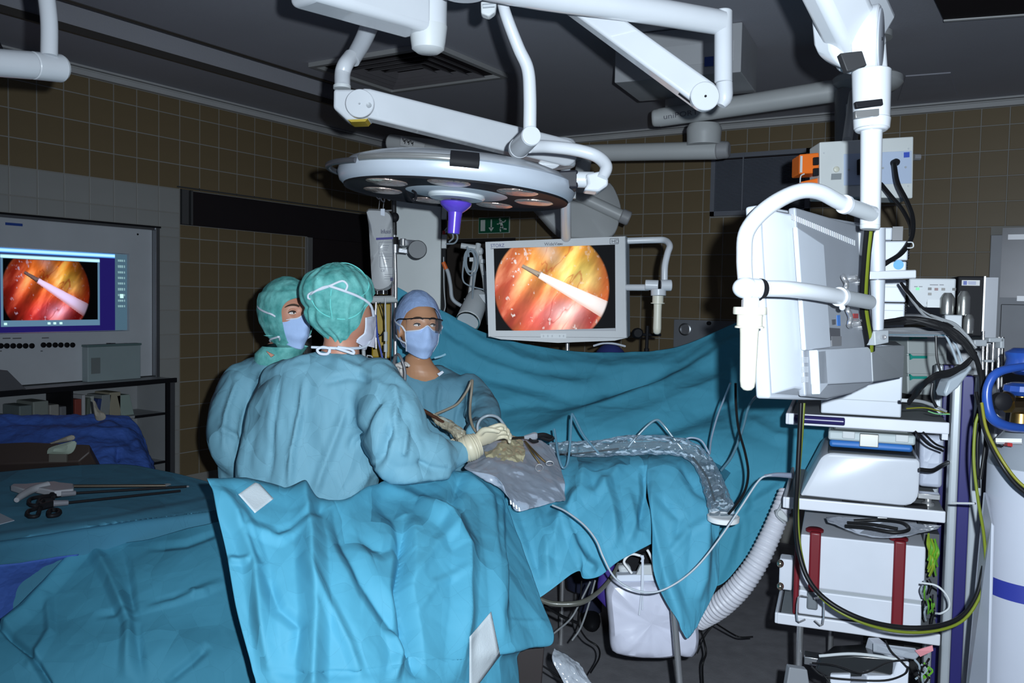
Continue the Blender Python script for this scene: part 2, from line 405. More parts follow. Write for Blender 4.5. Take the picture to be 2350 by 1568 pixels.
def region_left(y0, y1, z0, z1, m):
    for a, b in spans(y0, y1, 2.5707):
        for c, d in spans(z0, z1, 2.7069):
            p = np.array([XL-.004, (a+b)/2, (c+d)/2]); x, y = pxof(p[None])
            if -60 < x[0] < 1000: Lt.append((p, b-a, d-c, m, (1, 0, 0), 1/np.linalg.norm(p-CO)))
region_left(2.2, YB, 2.2569, 2.806, tile_b)
region_left(2.2, 3.6207, 2.015, 2.2569, tile_g); region_left(3.4707, 3.6207, .3, 2.015, tile_g)
region_left(3.6207, 4.70, .45, 2.04, tile_b)
put_tiles(wall_left, Lt, -math.pi/2)
Lt = []
def region_back(x0, x1, z0, z1, ph):
    for a, b in spans(x0, x1, ph):
        for c, d in spans(z0, z1, 2.7011):
            p = np.array([(a+b)/2, YB+.004, (c+d)/2])
            Lt.append((p, b-a, d-c, tile_b, (0, -1, 0), 1/np.linalg.norm(p-CO)))
PM, PR = -2.7533, -.8892
region_back(XL, -2.10, 2.10, 2.806, PM); region_back(-2.10, -1.42, 2.64, 2.806, PM); region_back(-1.42, .02, 2.10, 2.806, PR)
region_back(-2.10, -1.42, 2.10, 2.21, PM); region_back(-3.70, -1.42, 1.15, 2.10, PM); region_back(-1.42, -.36, 1.35, 2.10, PR)
put_tiles(wall_back, Lt, math.pi)

# sliding door recess above the left tiles, dark doorway and jamb
mb = MB(); mb.b2((XL-.119, 3.63, 2.042), (XL-.09, 5.92, 2.266)); obj('rail_recess', mb, dark, wall_left, smooth=0)
mb = MB(); mb.b2((XL-.118, 3.64, 2.045), (XL-.004, 3.69, 2.262)); mb.b2((XL-.118, 3.72, 2.045), (XL-.02, 3.735, 2.262)); obj('rail_bracket', mb, steel, wall_left, smooth=0)
mb = MB(); mb.b2((XL-.12, 4.725, 0), (XL-.08, 5.92, 2.04)); d1 = struct(obj('door_1', mb, mat('dark brown door', (.022, .017, .018), .6, spec=.1), smooth=0, bevel=.003))
mb = MB(); mb.b2((XL-.08, 5.82, .95), (XL-.03, 5.84, 1.15)); obj('door_handle', mb, CH, d1)
mb = MB(); mb.b2((XL-.10, 4.705, 0), (XL+.006, 4.712, 2.035)); mb.b2((XL-.10, 4.714, 0), (XL+.010, 4.722, 2.035)); mb.b2((XL-.10, 4.728, 0), (XL+.002, 4.77, 2.035)); struct(obj('trim_3', mb, mat('door jamb metal', (.30, .30, .30), .4, .6), smooth=0))
mb = MB(); mb.b2((XL-.003, 3.6, 2.266), (XL+.004, 5.95, 2.275)); struct(obj('trim_4', mb, mat('dark edge', (.05, .05, .05), .5), smooth=0))
# doorway in the back wall, darker tiled room behind it
mb = MB(); mb.b2((-4.6, YB+1.1, 0), (-3.5, YB+1.2, 2.4)); mb.b2((-4.62, YB+.16, 0), (-4.58, YB+1.2, 2.4)); mb.b2((-3.6, YB+.16, 0), (-3.56, YB+1.2, 2.4)); mb.b2((-4.62, YB+.16, 2.38), (-3.5, YB+1.2, 2.42))
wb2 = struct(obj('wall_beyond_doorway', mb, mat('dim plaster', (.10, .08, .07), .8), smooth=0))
Lt = []
for a, b in spans(-4.56, -3.62, PM):
    for c, d in spans(1.2, 2.3, 2.70): Lt.append((np.array([(a+b)/2, YB+1.1, (c+d)/2]), b-a, d-c, tile_b, (0, -1, 0), 1))
put_tiles(wb2, Lt, math.pi)
mb = MB(); mb.b2((-4.55, YB-.01, 2.075), (-3.70, YB+.14, 2.10)); mb.b2((-3.72, YB-.012, 0), (-3.69, YB+.14, 2.10)); mb.b2((-4.56, YB-.012, 0), (-4.53, YB+.14, 2.10)); struct(obj('trim_5', mb, mat('black door frame', (.02, .017, .017), .5), smooth=0))

# emergency exit sign on the back wall
mb = MB(); sz0, sz1, sx0, sx1 = 2.139, 2.269, -4.034, -3.739; yy = YB-.004
mb.b2((sx0, yy-.012, sz0), (sx1, yy, sz1)); sign = obj('exit_sign', mb, mat('sign pale border', (.55, .62, .56), .5), smooth=0, bevel=.001)
tag(sign, 'green and white emergency exit sign with running figure above the dark doorway', 'sign')
mb = MB(); mb.b2((sx0+.004, yy-.0135, sz0+.004), (sx1-.004, yy-.0121, sz1-.004)); obj('green_field', mb, mat('sign green', (.005, .10, .05), .4), sign, smooth=0)
wm = mat('sign white', (.60, .66, .62), .5); ys = yy-.0136
mb = MB(); mb.b2((sx0+.022, ys-.001, sz0+.02), (sx0+.066, ys, sz1-.02)); obj('door_symbol', mb, wm, sign, smooth=0)
mb = MB(); ax = sx0+.125; mb.b2((ax-.006, ys-.001, sz0+.04), (ax+.006, ys, sz1-.018))
mb.slab([(ax-.026, ys, sz0+.047), (ax+.026, ys, sz0+.047), (ax, ys, sz0+.014)], np.array([0, -.001, 0])); obj('arrow_symbol', mb, wm, sign, smooth=0)
mb = MB(); fx = sx0+.222
def strip(mb, pts, w_, ys_):
    for (a, b) in zip(pts[:-1], pts[1:]):
        a = np.array(a, float); b = np.array(b, float); t = (b-a)/np.linalg.norm(b-a); n = np.array([-t[1], t[0]])*w_/2; a = a-t*w_*.3; b = b+t*w_*.3
        mb.slab([(q[0], ys_, q[1]) for q in (a-n, b-n, b+n, a+n)], np.array([0, -.001, 0]))
zc_ = (sz0+sz1)/2
strip(mb, [(fx-.008, zc_+.030), (fx+.004, zc_-.008)], .022, ys); strip(mb, [(fx-.002, zc_+.024), (fx+.026, zc_+.022), (fx+.038, zc_+.036)], .008, ys)
strip(mb, [(fx-.010, zc_+.026), (fx-.026, zc_+.008), (fx-.040, zc_+.008)], .008, ys); strip(mb, [(fx+.006, zc_-.010), (fx+.018, zc_-.030), (fx+.046, zc_-.034)], .011, ys)
strip(mb, [(fx, zc_-.010), (fx-.012, zc_-.028), (fx-.008, zc_-.05)], .011, ys)
mb.lathe((fx-.016, ys, zc_+.046), (0, -1, 0), [(.0095, 0), (.0095, .001)], 14); obj('runner_symbol', mb, wm, sign, smooth=0)

# big ventilation grille on the back wall
vx0, vx1, vz0, vz1 = -2.092, -1.42, 2.217, 2.64
vg = thing('ventilation_grille', 'large grey slatted ventilation grille high on the brown tiled back wall', 'grille', ((vx0+vx1)/2, YB, vz0))
gm = mat('dark grey grille metal', (.17, .18, .21), .5, .2)
mb = MB()
for lo, hi in [((vx0, vz0), (vx1, vz0+.03)), ((vx0, vz1-.03), (vx1, vz1)), ((vx0, vz0), (vx0+.03, vz1)), ((vx1-.03, vz0), (vx1, vz1))]: mb.b2((lo[0], YB-.03, lo[1]), (hi[0], YB, hi[1]))
obj('frame', mb, gm, vg, smooth=0)
mb = MB(); mb.b2((vx0+.03, YB-.004, vz0+.03), (vx1-.03, YB+.002, vz1-.03)); obj('backing', mb, dark, vg, smooth=0)
mb = MB(); k = vz0+.036
while k < vz1-.036: mb.box((.5*(vx0+vx1), YB-.016, k), ((vx1-vx0)/2-.03, .008, .0017), [[1, 0, 0], unit([0, 1, .5]), unit([0, -.5, 1])]); k += .0098
stuff(obj('slats', mb, mat('grille slats', (.20, .22, .27), .5, .2), vg, smooth=0))
mb = MB(); mb.b2((-1.87, YB-.033, vz0), (-1.862, YB-.02, vz1)); obj('mullion', mb, gm, vg, smooth=0)

# ceiling air diffuser
dif = thing('ceiling_diffuser', 'square dark louvred air diffuser in the ceiling behind the white lamp arms', 'vent', (-3.06, 3.86, CZ-.02))
dx0, dx1, dy0, dy1 = -3.47, -2.64, 3.51, 4.20
dm = mat('diffuser metal', (.16, .15, .16), .45, .3); df2 = mat('diffuser rim', (.34, .34, .34), .45, .2)
def frame(mb, x0, y0, x1, y1, wd, z0, z1):
    for lo, hi in [((x0, y0), (x1, y0+wd)), ((x0, y1-wd), (x1, y1)), ((x0, y0+wd), (x0+wd, y1-wd)), ((x1-wd, y0+wd), (x1, y1-wd))]: mb.b2((lo[0], lo[1], z0), (hi[0], hi[1], z1))
mb = MB(); frame(mb, dx0, dy0, dx1, dy1, .03, CZ-.025, CZ-.001); obj('rim', mb, df2, dif, smooth=0)
mb = MB(); mb.b2((dx0+.02, dy0+.02, CZ-.004), (dx1-.02, dy1-.02, CZ-.001)); obj('backing', mb, dark, dif, smooth=0)
for k in range(1, 5):
    o_ = .03+k*.062; mb = MB(); x0, x1, y0, y1 = dx0+o_, dx1-o_, dy0+o_, dy1-o_
    if y1-y0 < .05: break
    q = [[(x0, y0), (x1, y0), (x1-.03, y0+.03), (x0+.03, y0+.03)], [(x1, y0), (x1, y1), (x1-.03, y1-.03), (x1-.03, y0+.03)], [(x1, y1), (x0, y1), (x0+.03, y1-.03), (x1-.03, y1-.03)], [(x0, y1), (x0, y0), (x0+.03, y0+.03), (x0+.03, y1-.03)]]
    for qq in q: mb.slab([(*a, CZ-.03+(.024 if i > 1 else 0)) for i, a in enumerate(qq)], np.array([0, 0, .002]))
    obj('vane', mb, dm, dif, smooth=0)

# narrow lamp fitting at the top right of the ceiling
cl = thing('ceiling_lamp', 'dark unlit ceiling lamp fitting with pale edge at the top right', 'lamp', onz(2290, 2, CZ))
q = [onz(2168, 20, CZ), onz(2430, 0, CZ), onz(2400, -120, CZ), onz(2120, -90, CZ)]
mb = MB(); mb.slab([a-[0, 0, .05] for a in q], np.array([0, 0, .049])); obj('housing', mb, dark, cl, smooth=0)
mb = MB(); mb.slab([q[0]-[0, 0, .056], q[1]-[0, 0, .056], q[1]*.97+q[2]*.03-[0, 0, .056], q[0]*.97+q[3]*.03-[0, 0, .056]], np.array([0, 0, .05])); obj('edge_strip', mb, trimm, cl, smooth=0)

# stainless door and cabinet at the far right
sw = thing('steel_wall_cabinet', 'tall stainless steel cabinet at the right edge against the brown tiles', 'cabinet', (-.1, YB-.2, 0))
mb = MB(); mb.b2((-.36, YB-.02, .2), (.35, YB-.008, 2.05)); obj('frame', mb, mat('dull stainless', (.16, .165, .18), .5, .7), sw, smooth=0, bevel=.002)
mb = MB(); mb.b2((-.30, YB-.035, 1.68), (.35, YB-.018, 2.09)); obj('dark_header', mb, mat('dark steel', (.07, .07, .075), .35, .8), sw, smooth=0)
for lo in ((-.27, 2.02), (-.21, 1.66)): mb = MB(); mb.b2((lo[0], YB-.037, lo[1]), (.35, YB-.03, lo[1]+.03)); obj('bright_strip', mb, mat('pale strip', (.4, .4, .42), .4, .5), sw, smooth=0)
mb = MB(); mb.b2((-.29, YB-.04, .25), (.35, YB-.02, 1.64)); obj('lower_door', mb, mat('dull stainless', (.16, .165, .18), .5, .7), sw, smooth=0, bevel=.004)
# steel splash panel on the back wall behind the cart
sp = MB(); sp.b2((-1.30, YB-.03, .9), (-.37, YB-.012, 1.62)); sp = obj('steel_splash_panel', sp, steel, smooth=0, bevel=.003)
tag(sp, 'grey stainless wall panel behind the equipment cart', 'panel')

# service strip with sockets on the back wall above the drape
q0 = ony(1549, 733, YB); q1 = ony(1640, 775, YB)
so = thing('wall_socket_panel', 'grey wall panel with a round socket on the back wall above the drape', 'socket', (q0[0], YB, q1[2]))
mb = MB(); mb.b2((q0[0], YB-.02, q1[2]-.08), (q1[0]+.15, YB, q0[2])); obj('plate', mb, mat('socket plate', (.18, .19, .21), .5), so, smooth=0, bevel=.003)
c_ = ony(1573, 756, YB-.02); mb = MB(); mb.lathe(c_, (0, -1, 0), [(.045, 0), (.045, .012), (.036, .016), (.034, .004), (.001, .004)], 24); obj('socket', mb, ST, so)
c_ = ony(1628, 742, YB-.02); mb = MB(); mb.lathe(c_, (0, -1, 0), [(.014, 0), (.014, .02), (.001, .022)], 16); obj('knob', mb, DK, so)

# ================================================================== painted endoscope picture for the screens (they give off light)
def endo(X, Y):
    n = len(X); Q = np.stack([X*2.2, Y*2.2, np.zeros(n)], 1)
    f1 = fbm(Q+3, 1, 5); f2 = fbm(Q*2.3+9, 5, 4)
    st = fbm(np.stack([(X*.55+Y*.3)*9, (Y*.5-X*.3)*2.0, np.full(n, 2.)], 1), 9, 4)
    base = np.stack([.82+.25*st, .24+.30*st+.15*f1, .045+.06*f1], 1)
    def blob(cx, cy, rx, ry, col, k=1., rot=0.):
        c, s = math.cos(rot), math.sin(rot); a = ((X-cx)*c+(Y-cy)*s)/rx; b = (-(X-cx)*s+(Y-cy)*c)/ry
        d = np.exp(-(a*a+b*b)*(1+.5*f1))[:, None]*k; d = np.clip(d, 0, 1); base[:] = base*(1-d)+np.array(col)*d
    blob(.15, -.65, .75, .4, (1.0, .42, .06)); blob(.45, -.28, .42, .26, (1.0, .74, .14)); blob(.62, -.12, .3, .2, (1., .80, .28), .7)
    blob(-.75, 0, .3, .8, (.52, .07, .05), .9, .25); blob(-.35, .55, .5, .5, (.80, .10, .05), .9); blob(-.3, -.25, .2, .5, (1.0, .45, .12), .7, .5)
    blob(.25, .55, .6, .42, (.85, .16, .17), .95); blob(.28, .42, .26, .17, (1.0, .62, .60)); blob(.3, .72, .22, .16, (1.0, .55, .45), .8)
    blob(.78, .62, .3, .3, (.45, .03, .03), .95); blob(.95, -.1, .16, .6, (.75, .16, .03), .9); blob(-.1, -.75, .14, .4, (1., .75, .6), .7, -.6)
    an_ = np.stack([(X*.7+Y*.45)*5, (Y*.6-X*.35)*1.8, np.full(n, 5.)], 1); stf = fbm(an_, 31, 5); base[:] = base*(1+.9*np.clip(stf, -.5, .5))[:, None]+np.clip(stf-.12, 0, 1)[:, None]*np.array([.8, .75, .45])
    ves = (np.exp(-(np.abs(fbm(an_*.8+40, 41, 4))/.022)**2)*.55*np.clip(fbm(Q*.8+2, 3, 2)*4+.3, 0, 1))[:, None]; base[:] = base*(1-ves)+np.array([.45, .04, .02])*ves
    sp = fbm(Q*np.array([9, 6, 1])+60, 71, 3)+.3*fbm(Q*1.2, 77, 2); hi = np.clip((sp-.34)*7, 0, 1)[:, None]*.9
    wg = np.clip(np.exp(-((X+.7)**2/.10+(Y+.5)**2/.25))+np.exp(-((X+.55)**2/.05+(Y-.4)**2/.3))+np.exp(-((X-.3)**2/.2+(Y-.75)**2/.1))+.25, 0, 1)[:, None]
    base[:] = base*(1-hi*wg)+np.array([1., .93, .9])*hi*wg
    # grasper: dark jaws and white shaft
    def shaft(x0, y0, x1, y1, w0, w1, c0, c1, edge):
        dx, dy = x1-x0, y1-y0; L = math.hypot(dx, dy); t = ((X-x0)*dx+(Y-y0)*dy)/L/L; d = ((X-x0)*-dy+(Y-y0)*dx)/L
        wv = w0+(w1-w0)*t; mk = (t > 0) & (t < 1) & (np.abs(d) < wv); r = np.clip(np.abs(d/np.maximum(wv, 1e-3)+.15), 0, 1)[:, None]**3
        base[mk] = (np.array(c0)*(1-r)+np.array(c1)*r)[mk]
    shaft(-.50, -.40, -.18, -.22, .03, .05, (.45, .38, .30), (.12, .07, .05), 0); shaft(-.20, -.27, -.08, -.10, .05, .03, (.5, .45, .4), (.15, .08, .05), 0)
    shaft(-.20, -.23, 1.15, .53, .055, .17, (1.15, 1.08, 1.06), (1.0, .70, .62), 0)
    r = np.hypot(X, Y); v = np.clip((1.0-r)/.03, 0, 1)*(1-.35*r**3); return np.clip(base, 0, 1.3)*v[:, None]
def screen(name, origin, ux, uy, W_, H_, nx, ny, fn, parent, strength, nrm, label=None):
    u = (np.arange(nx+1))/nx; v = np.arange(ny+1)/ny; U, V = np.meshgrid(u, v)
    Pn = np.asarray(origin)+U[..., None]*np.asarray(ux)*W_+V[..., None]*np.asarray(uy)*H_
    mb = MB(); mb.grid(Pn); o = obj(name, mb, mat('lit screen '+name, (0, 0, 0), .25), parent, smooth=0, label=label)
    m = o.data.materials[0]; nt = m.node_tree; b = nt.nodes['Principled BSDF']
    for l in list(nt.links):
        if l.to_socket == b.inputs['Base Color']: nt.links.remove(l)
    b.inputs['Base Color'].default_value = (.006, .006, .007, 1); b.inputs['Specular IOR Level'].default_value = .04; b.inputs['Roughness'].default_value = .5
    a = nt.nodes.new('ShaderNodeVertexColor'); a.layer_name = 'picture'; nt.links.new(a.outputs[0], b.inputs['Emission Color']); b.inputs['Emission Strength'].default_value = strength
    col = fn(U.ravel(), V.ravel()); rgba = np.concatenate([col, np.ones((len(col), 1))], 1).astype(np.float32)
    at_ = o.data.color_attributes.new('picture', 'FLOAT_COLOR', 'POINT')
    # positions are kept in order by obj()
    at_.data.foreach_set('color', rgba.ravel()); return o

# ================================================================== built-in wall panel with screen on the left wall
pn = mat('pale control panel', (.47, .49, .52), .55)
wp = thing('wall_control_panel', 'pale built-in wall panel with a screen and a row of round sockets at the left edge', 'control panel', (XL+.02, 2.9, 1.10))
mb = MB(); mb.b2((XL-.12, 2.02, 1.11), (XL-.10, 3.425, 1.995)); obj('back_plate', mb, pn, wp, smooth=0)
X0 = XL-.098
mb = MB(); mb.b2((X0, 2.02, 1.84), (X0+.075, 3.438, 1.99)); mb.b2((X0, 3.285, 1.385), (X0+.075, 3.438, 1.84)); mb.b2((X0, 2.02, 1.11), (X0+.075, 3.438, 1.385)); mb.b2((X0, 2.02, 1.385), (X0+.075, 2.44, 1.84))
obj('front_plate', mb, pn, wp, smooth=0)
mb = MB(); mb.b2((XL-.125, 3.44, 1.09), (XL+.012, 3.468, 2.008)); mb.b2((XL-.125, 2.02, 1.99), (XL+.006, 3.468, 2.012)); obj('metal_surround', mb, steel, wp, smooth=0, bevel=.003)
mb = MB(); mb.b2((XL-.05, 2.02, 2.004), (XL+.014, 3.475, 2.014)); obj('dark_seam', mb, DK, wp, smooth=0)
def ui(U, V):
    c = np.zeros((len(U), 3)); c[:] = (.012, .008, .10)
    top = V < .055; c[top] = (.08, .30, .75); c[(V > .012) & (V < .045)] = (.45, .85, 1.2)
    win = (U > .12) & (U < .79) & (V > .07) & (V < .93); c[win] = (.10, .20, .30)
    bar = win & (V > .085) & (V < .115); c[bar] = (.55, 1.0, 1.2)
    inn = (U > .135) & (U < .775) & (V > .125) & (V < .86)
    Xc = (U-.42)/.30; Yc = (V-.51)*H_/W_/.30*1.0
    e = endo(Xc, Yc); e = e**1.6*np.array([.62, .52, .75])*np.clip(1.15-.75*np.hypot(Xc, Yc)**3, 0, 1)[:, None]; e += np.clip(e.mean(1)-.45, 0, 1)[:, None]*np.array([.1, .25, .6]); c[inn] = e[inn]
    tb = (U > .905); c[tb] = (.06, .12, .17)
    for k in range(9):
        v0 = .07+k*.075; mk = tb & (U > .93) & (U < .985) & (V > v0) & (V < v0+.03) & (np.sin(U*400) > -.3); c[mk] = (.25, .42, .45)
    mk = tb & (U > .945) & (U < .97) & (V > .52) & (V < .58); c[mk] = (.6, 1, .9)
    for uu in (.15, .43, .47, .51):
        mk = (np.abs(U-uu) < .010) & (np.abs(V-.895) < .012); c[mk] = (.6, 1, .9)
    return c
W_, H_ = 3.277-2.44, 1.825-1.393
screen('screen', (X0+.06, 2.44, 1.835), (0, 1, 0), (0, 0, -1), .84, .445, 260, 150, ui, wp, .75, None, 'lit screen showing a laparoscopic picture in a window')
mb = MB(); bl = onx(12, 513, X0+.075); mb.b2((X0+.074, bl[1], bl[2]-.008), (X0+.077, bl[1]+.09, bl[2]+.006)); obj('blue_sticker', mb, mat('blue sticker', (.02, .06, .28), .5), wp, smooth=0)
for grp in ([0, 14, 28.5, 43, 57, 71.5], [98, 111, 125, 138, 152, 165]):
    for k in grp:
        c_ = onx(k+1, 794 if k < 90 else 792, X0+.075); mb = MB(); mb.lathe(c_, (1, 0, 0), [(.0145, 0), (.0145, .006), (.010, .007), (.009, .001), (.0005, .001)], 18); obj('socket', mb, DK, wp)
for k in (248, 258, 287, 296):
    c_ = onx(k, 789, X0+.075); mb = MB(); mb.b2((c_[0], c_[1]-.012, c_[2]-.006), (c_[0]+.012, c_[1]+.012, c_[2]+.004)); obj('switch', mb, DK, wp, smooth=0)
for (x, y, x1) in ((6, 777, 24), (29, 777, 49), (96, 776, 112), (0, 806, 4), (93, 806, 98)):
    a, b_ = onx(x, y, X0+.0752), onx(x1, y, X0+.0752); mb = MB(); mb.b2((a[0], a[1], a[2]-.003), (a[0]+.0006, b_[1], a[2]+.003)); obj('print_mark', mb, mat('panel print', (.14, .14, .15), .6), wp, smooth=0)
mb = MB(); c_ = onx(316, 538, X0+.075); mb.lathe(c_, (1, 0, 0), [(.006, 0), (.005, .003)], 12); obj('screw', mb, DK, wp)

# counter below the panel and recessed shelves with packets
ct = thing('wall_counter', 'narrow worktop with black front edge below the wall screen', 'counter', (XL+.1, 2.9, 1.08))
mb = MB(); mb.b2((XL-.12, 2.02, 1.085), (XL+.16, 3.46, 1.103)); obj('worktop', mb, mat('counter grey', (.30, .31, .32), .4), ct, smooth=0, bevel=.002)
mb = MB(); mb.b2((XL+.16, 2.02, 1.080), (XL+.175, 3.465, 1.106)); obj('edge_band', mb, DK, ct, smooth=0)
# box on the counter
bx = thing('control_box', 'grey translucent box standing at the right end of the worktop', 'box', onx(262, 866, XL+.04))
a, b_ = onx(200, 797, XL+.03), onx(322, 866, XL+.03)
mb = MB(); mb.b2((XL-.02, a[1], 1.104), (XL+.035, b_[1], a[2])); obj('body', mb, mat('grey box', (.27, .33, .34), .5), bx, smooth=0, bevel=.004)
mb = MB(); mb.b2((XL-.02, a[1]-.003, a[2]), (XL+.04, b_[1]+.003, a[2]+.012)); obj('lid', mb, mat('dark green lid', (.10, .16, .16), .5), bx, smooth=0, bevel=.002)
mb = MB(); mb.b2((XL+.035, a[1]+.02, 1.15), (XL+.038, a[1]+.075, 1.24)); obj('switch_plate', mb, mat('darker plate', (.16, .18, .18), .5), bx, smooth=0)
# grey wedge on the counter at the very left
mb = MB(); a, b_, c_ = onx(-30, 858, XL+.13), onx(15, 850, XL+.13), onx(58, 871, XL+.13)
mb.slab([(XL+.14, a[1], 1.104), (XL+.14, a[1], a[2]), (XL+.14, b_[1], b_[2]), (XL+.14, c_[1], 1.104)], np.array([-.1, 0, 0])); tag(obj('document_holder', mb, mat('dark grey tray', (.10, .10, .11), .5), bevel=.003), 'low dark grey wedge lying on the worktop at the left edge', 'tray')
# shelf unit below
sh = thing('shelf_unit', 'recessed white shelves filled with sterile packets below the wall screen', 'shelf', (XL-.1, 2.9, .3))
cm = mat('cabinet white', (.30, .31, .32), .5)
mb = MB(); mb.b2((XL-.125, 2.02, .26), (XL-.115, 3.44, 1.08)); obj('back_board', mb, cm, sh, smooth=0)
mb = MB(); mb.b2((XL-.12, 3.40, .26), (XL+.15, 3.415, 1.08)); obj('side_board', mb, cm, sh, smooth=0)
mb = MB(); mb.b2((XL+.15, 3.40, .26), (XL+.165, 3.425, 1.08)); obj('black_edge', mb, DK, sh, smooth=0)
mb = MB(); mb.b2((XL+.12, 3.428, .26), (XL+.16, 3.462, 1.08)); obj('steel_edge', mb, steel, sh, smooth=0)
for z in (.30, .60, .89):
    mb = MB(); mb.b2((XL-.115, 2.02, z), (XL+.145, 3.40, z+.012)); obj('shelf_board', mb, cm, sh, smooth=0)
    mb = MB(); mb.b2((XL+.145, 3.20, z-.002), (XL+.150, 3.40, z+.012)); obj('shelf_edge', mb, DK, sh, smooth=0)
mb = MB(); c_ = onx(166, 893, XL+.13); mb.b2((XL-.11, c_[1]-.005, .90), (XL+.13, c_[1]+.005, 1.08)); obj('divider', mb, DK, sh, smooth=0)
pk = [('red', (.20, .04, .03)), ('white', (.4, .4, .42)), ('dark green', (.10, .12, .10)), ('pale', (.34, .36, .34)), ('navy blue', (.03, .05, .16)), ('grey', (.22, .24, .24)), ('sand coloured', (.30, .27, .20)), ('pale green', (.26, .33, .30))]
px_ = 172
for i, (cn, c) in enumerate(pk):
    wd = (16, 8, 9, 9, 10, 22, 26, 30)[i]; a, b_ = onx(px_, 900, XL+.10), onx(px_+wd, 900, XL+.10); hgt = (.12, .14, .12, .13, .11, .13, .14, .12)[i]
    mb = MB(); tl = (0, 0, .01, 0, .02, .015, 0, -.03)[i]
    mb.slab([(XL+.10, a[1], .9025), (XL+.10, b_[1]-.003, .9025), (XL+.10, b_[1]-.003+tl, .9025+hgt), (XL+.10, a[1]+tl, .9025+hgt)], np.array([-.14, 0, 0]))
    tag(obj('sterile_packet', mb, mat('packet '+cn, c, .6), bevel=.002), cn+' sterile packet standing on the upper recessed shelf', 'packet', 'packets on the upper shelf'); px_ += wd+1
for i, (x0, x1, h_, c, cn) in enumerate([(25, 42, .06, (.22, .26, .26), 'small grey'), (44, 74, .11, (.13, .16, .16), 'dark teal'), (76, 112, .125, (.20, .22, .20), 'broad olive grey'), (114, 136, .10, (.26, .25, .23), 'beige'), (138, 160, .085, (.14, .14, .15), 'charcoal')]):
    a, b_ = onx(x0, 915, XL+.08), onx(x1, 915, XL+.08); mb = MB(); mb.b2((XL-.08, a[1], .9025), (XL+.08, b_[1], .9025+h_)); tag(obj('sterile_packet', mb, mat('pk'+cn, c, .6), smooth=0, bevel=.006), cn+' packet lying left of the divider on the upper recessed shelf', 'packet', 'packets on the upper shelf')
# ================================================================== CEILING-MOUNTED EQUIPMENT
def T(mb, pts, wpx, **k):
    """tube through (px,py,depth) with a width given in pixels at its depth"""
    Q = [P(*p) for p in pts]; wp = wpx if np.ndim(wpx) else [wpx]*len(pts)
    return mb.tube(Q, [m2(a, p[2])/2 for a, p in zip(wp, pts)], **k)
def rbeam(mb, p0, p1, h0, h1, thick, cap=True):
    """flat-sided spring arm from p0 to p1 (px,py,d), heights in px, rounded ends"""
    a, b = P(*p0), P(*p1); ax = unit(b-a); n = unit(CF-ax*np.dot(CF, ax)); up = np.cross(n, ax)
    if up[2] < 0: up = -up
    r0, r1 = m2(h0, p0[2])/2, m2(h1, p1[2])/2; pts = []
    for t in np.linspace(-math.pi/2, math.pi/2, 9): pts.append(b+ax*math.cos(t)*r1+up*math.sin(t)*r1)
    for t in np.linspace(math.pi/2, 3*math.pi/2, 9): pts.append(a+ax*math.cos(t)*r0+up*math.sin(t)*r0)
    return mb.slab([p-n*thick/2 for p in pts], n*thick)
enam = W()
# --- top-left end of a lamp arm
t = thing('lamp_support', 'white ceiling arm end with vertical tube in the top left corner', 'ceiling arm', P(60, 150, 2.1))
mb = MB(); T(mb, [(80, -150, 2.1), (98, -60, 2.1), (112, 40, 2.1), (113, 128, 2.1)], 37, sides=24); obj('down_tube', mb, enam, t)
mb = MB(); T(mb, [(-60, 140, 1.95), (72, 150, 2.08)], 63, sides=28, smooth=1); obj('joint_barrel', mb, enam, t, bevel=.003)
mb = MB(); T(mb, [(73, 150, 2.08), (140, 157, 2.15)], 63, sides=28, smooth=1); obj('joint_barrel', mb, enam, t, bevel=.003)
mb = MB(); T(mb, [(139.5, 157, 2.15), (146, 158, 2.157)], [61, 52], sides=28, smooth=1); obj('end_cap', mb, W2(), t, bevel=.002)
mb = MB(); T(mb, [(-30, 78, 2.1), (-6, 128, 2.1)], 36, sides=20, smooth=1); obj('black_collar', mb, DK(), t)
a = P(80, -150, 2.1); mb = MB(); mb.tube([a-[0, 0, .01], [a[0], a[1], CZ-.003]], .02, smooth=1, sides=20); mb.lathe([a[0], a[1], CZ-.03], ZUP, [(.001, 0), (.07, 0), (.07, .027), (.001, .027)], 28); obj('ceiling_mount', mb, enam, t)

# --- boom with spindle, top centre-left
t = thing('ceiling_boom', 'thick white ceiling boom ending in a vertical spindle with grey cap', 'ceiling arm', P(980, 60, 2.25))
mb = MB(); a, b = P(690, -62, 2.0), P(965, 22, 2.25); ax = unit(b-a); 
mb.box((a+b)/2-[0, 0, .02], (np.linalg.norm(b-a)/2, .055, .047), [ax, unit(np.cross(ZUP, ax)), np.cross(ax, unit(np.cross(ZUP, ax)))])
obj('beam', mb, enam, t, bevel=.02, seg=4); p9 = P(700, -70, 2.0); mb = MB(); mb.tube([p9, [p9[0], p9[1], CZ-.003]], .05, smooth=1, sides=28); mb.lathe([p9[0], p9[1], CZ-.04], ZUP, [(.001, 0), (.13, 0), (.13, .037), (.001, .037)], 36); obj('ceiling_mount', mb, enam, t)
mb = MB(); c_ = P(983, 60, 2.25); mb.lathe(c_, ZUP, [(.047, .0), (.0465, .14), (.0465, CZ-c_[2]-.003)], 36); obj('spindle', mb, enam, t)
mb = MB(); mb.lathe(c_, ZUP, [(.001, -.068), (.028, -.067), (.041, -.058), (.044, -.040), (.048, -.004), (.048, .0)], 36); obj('spindle_cap', mb, W2(), t)

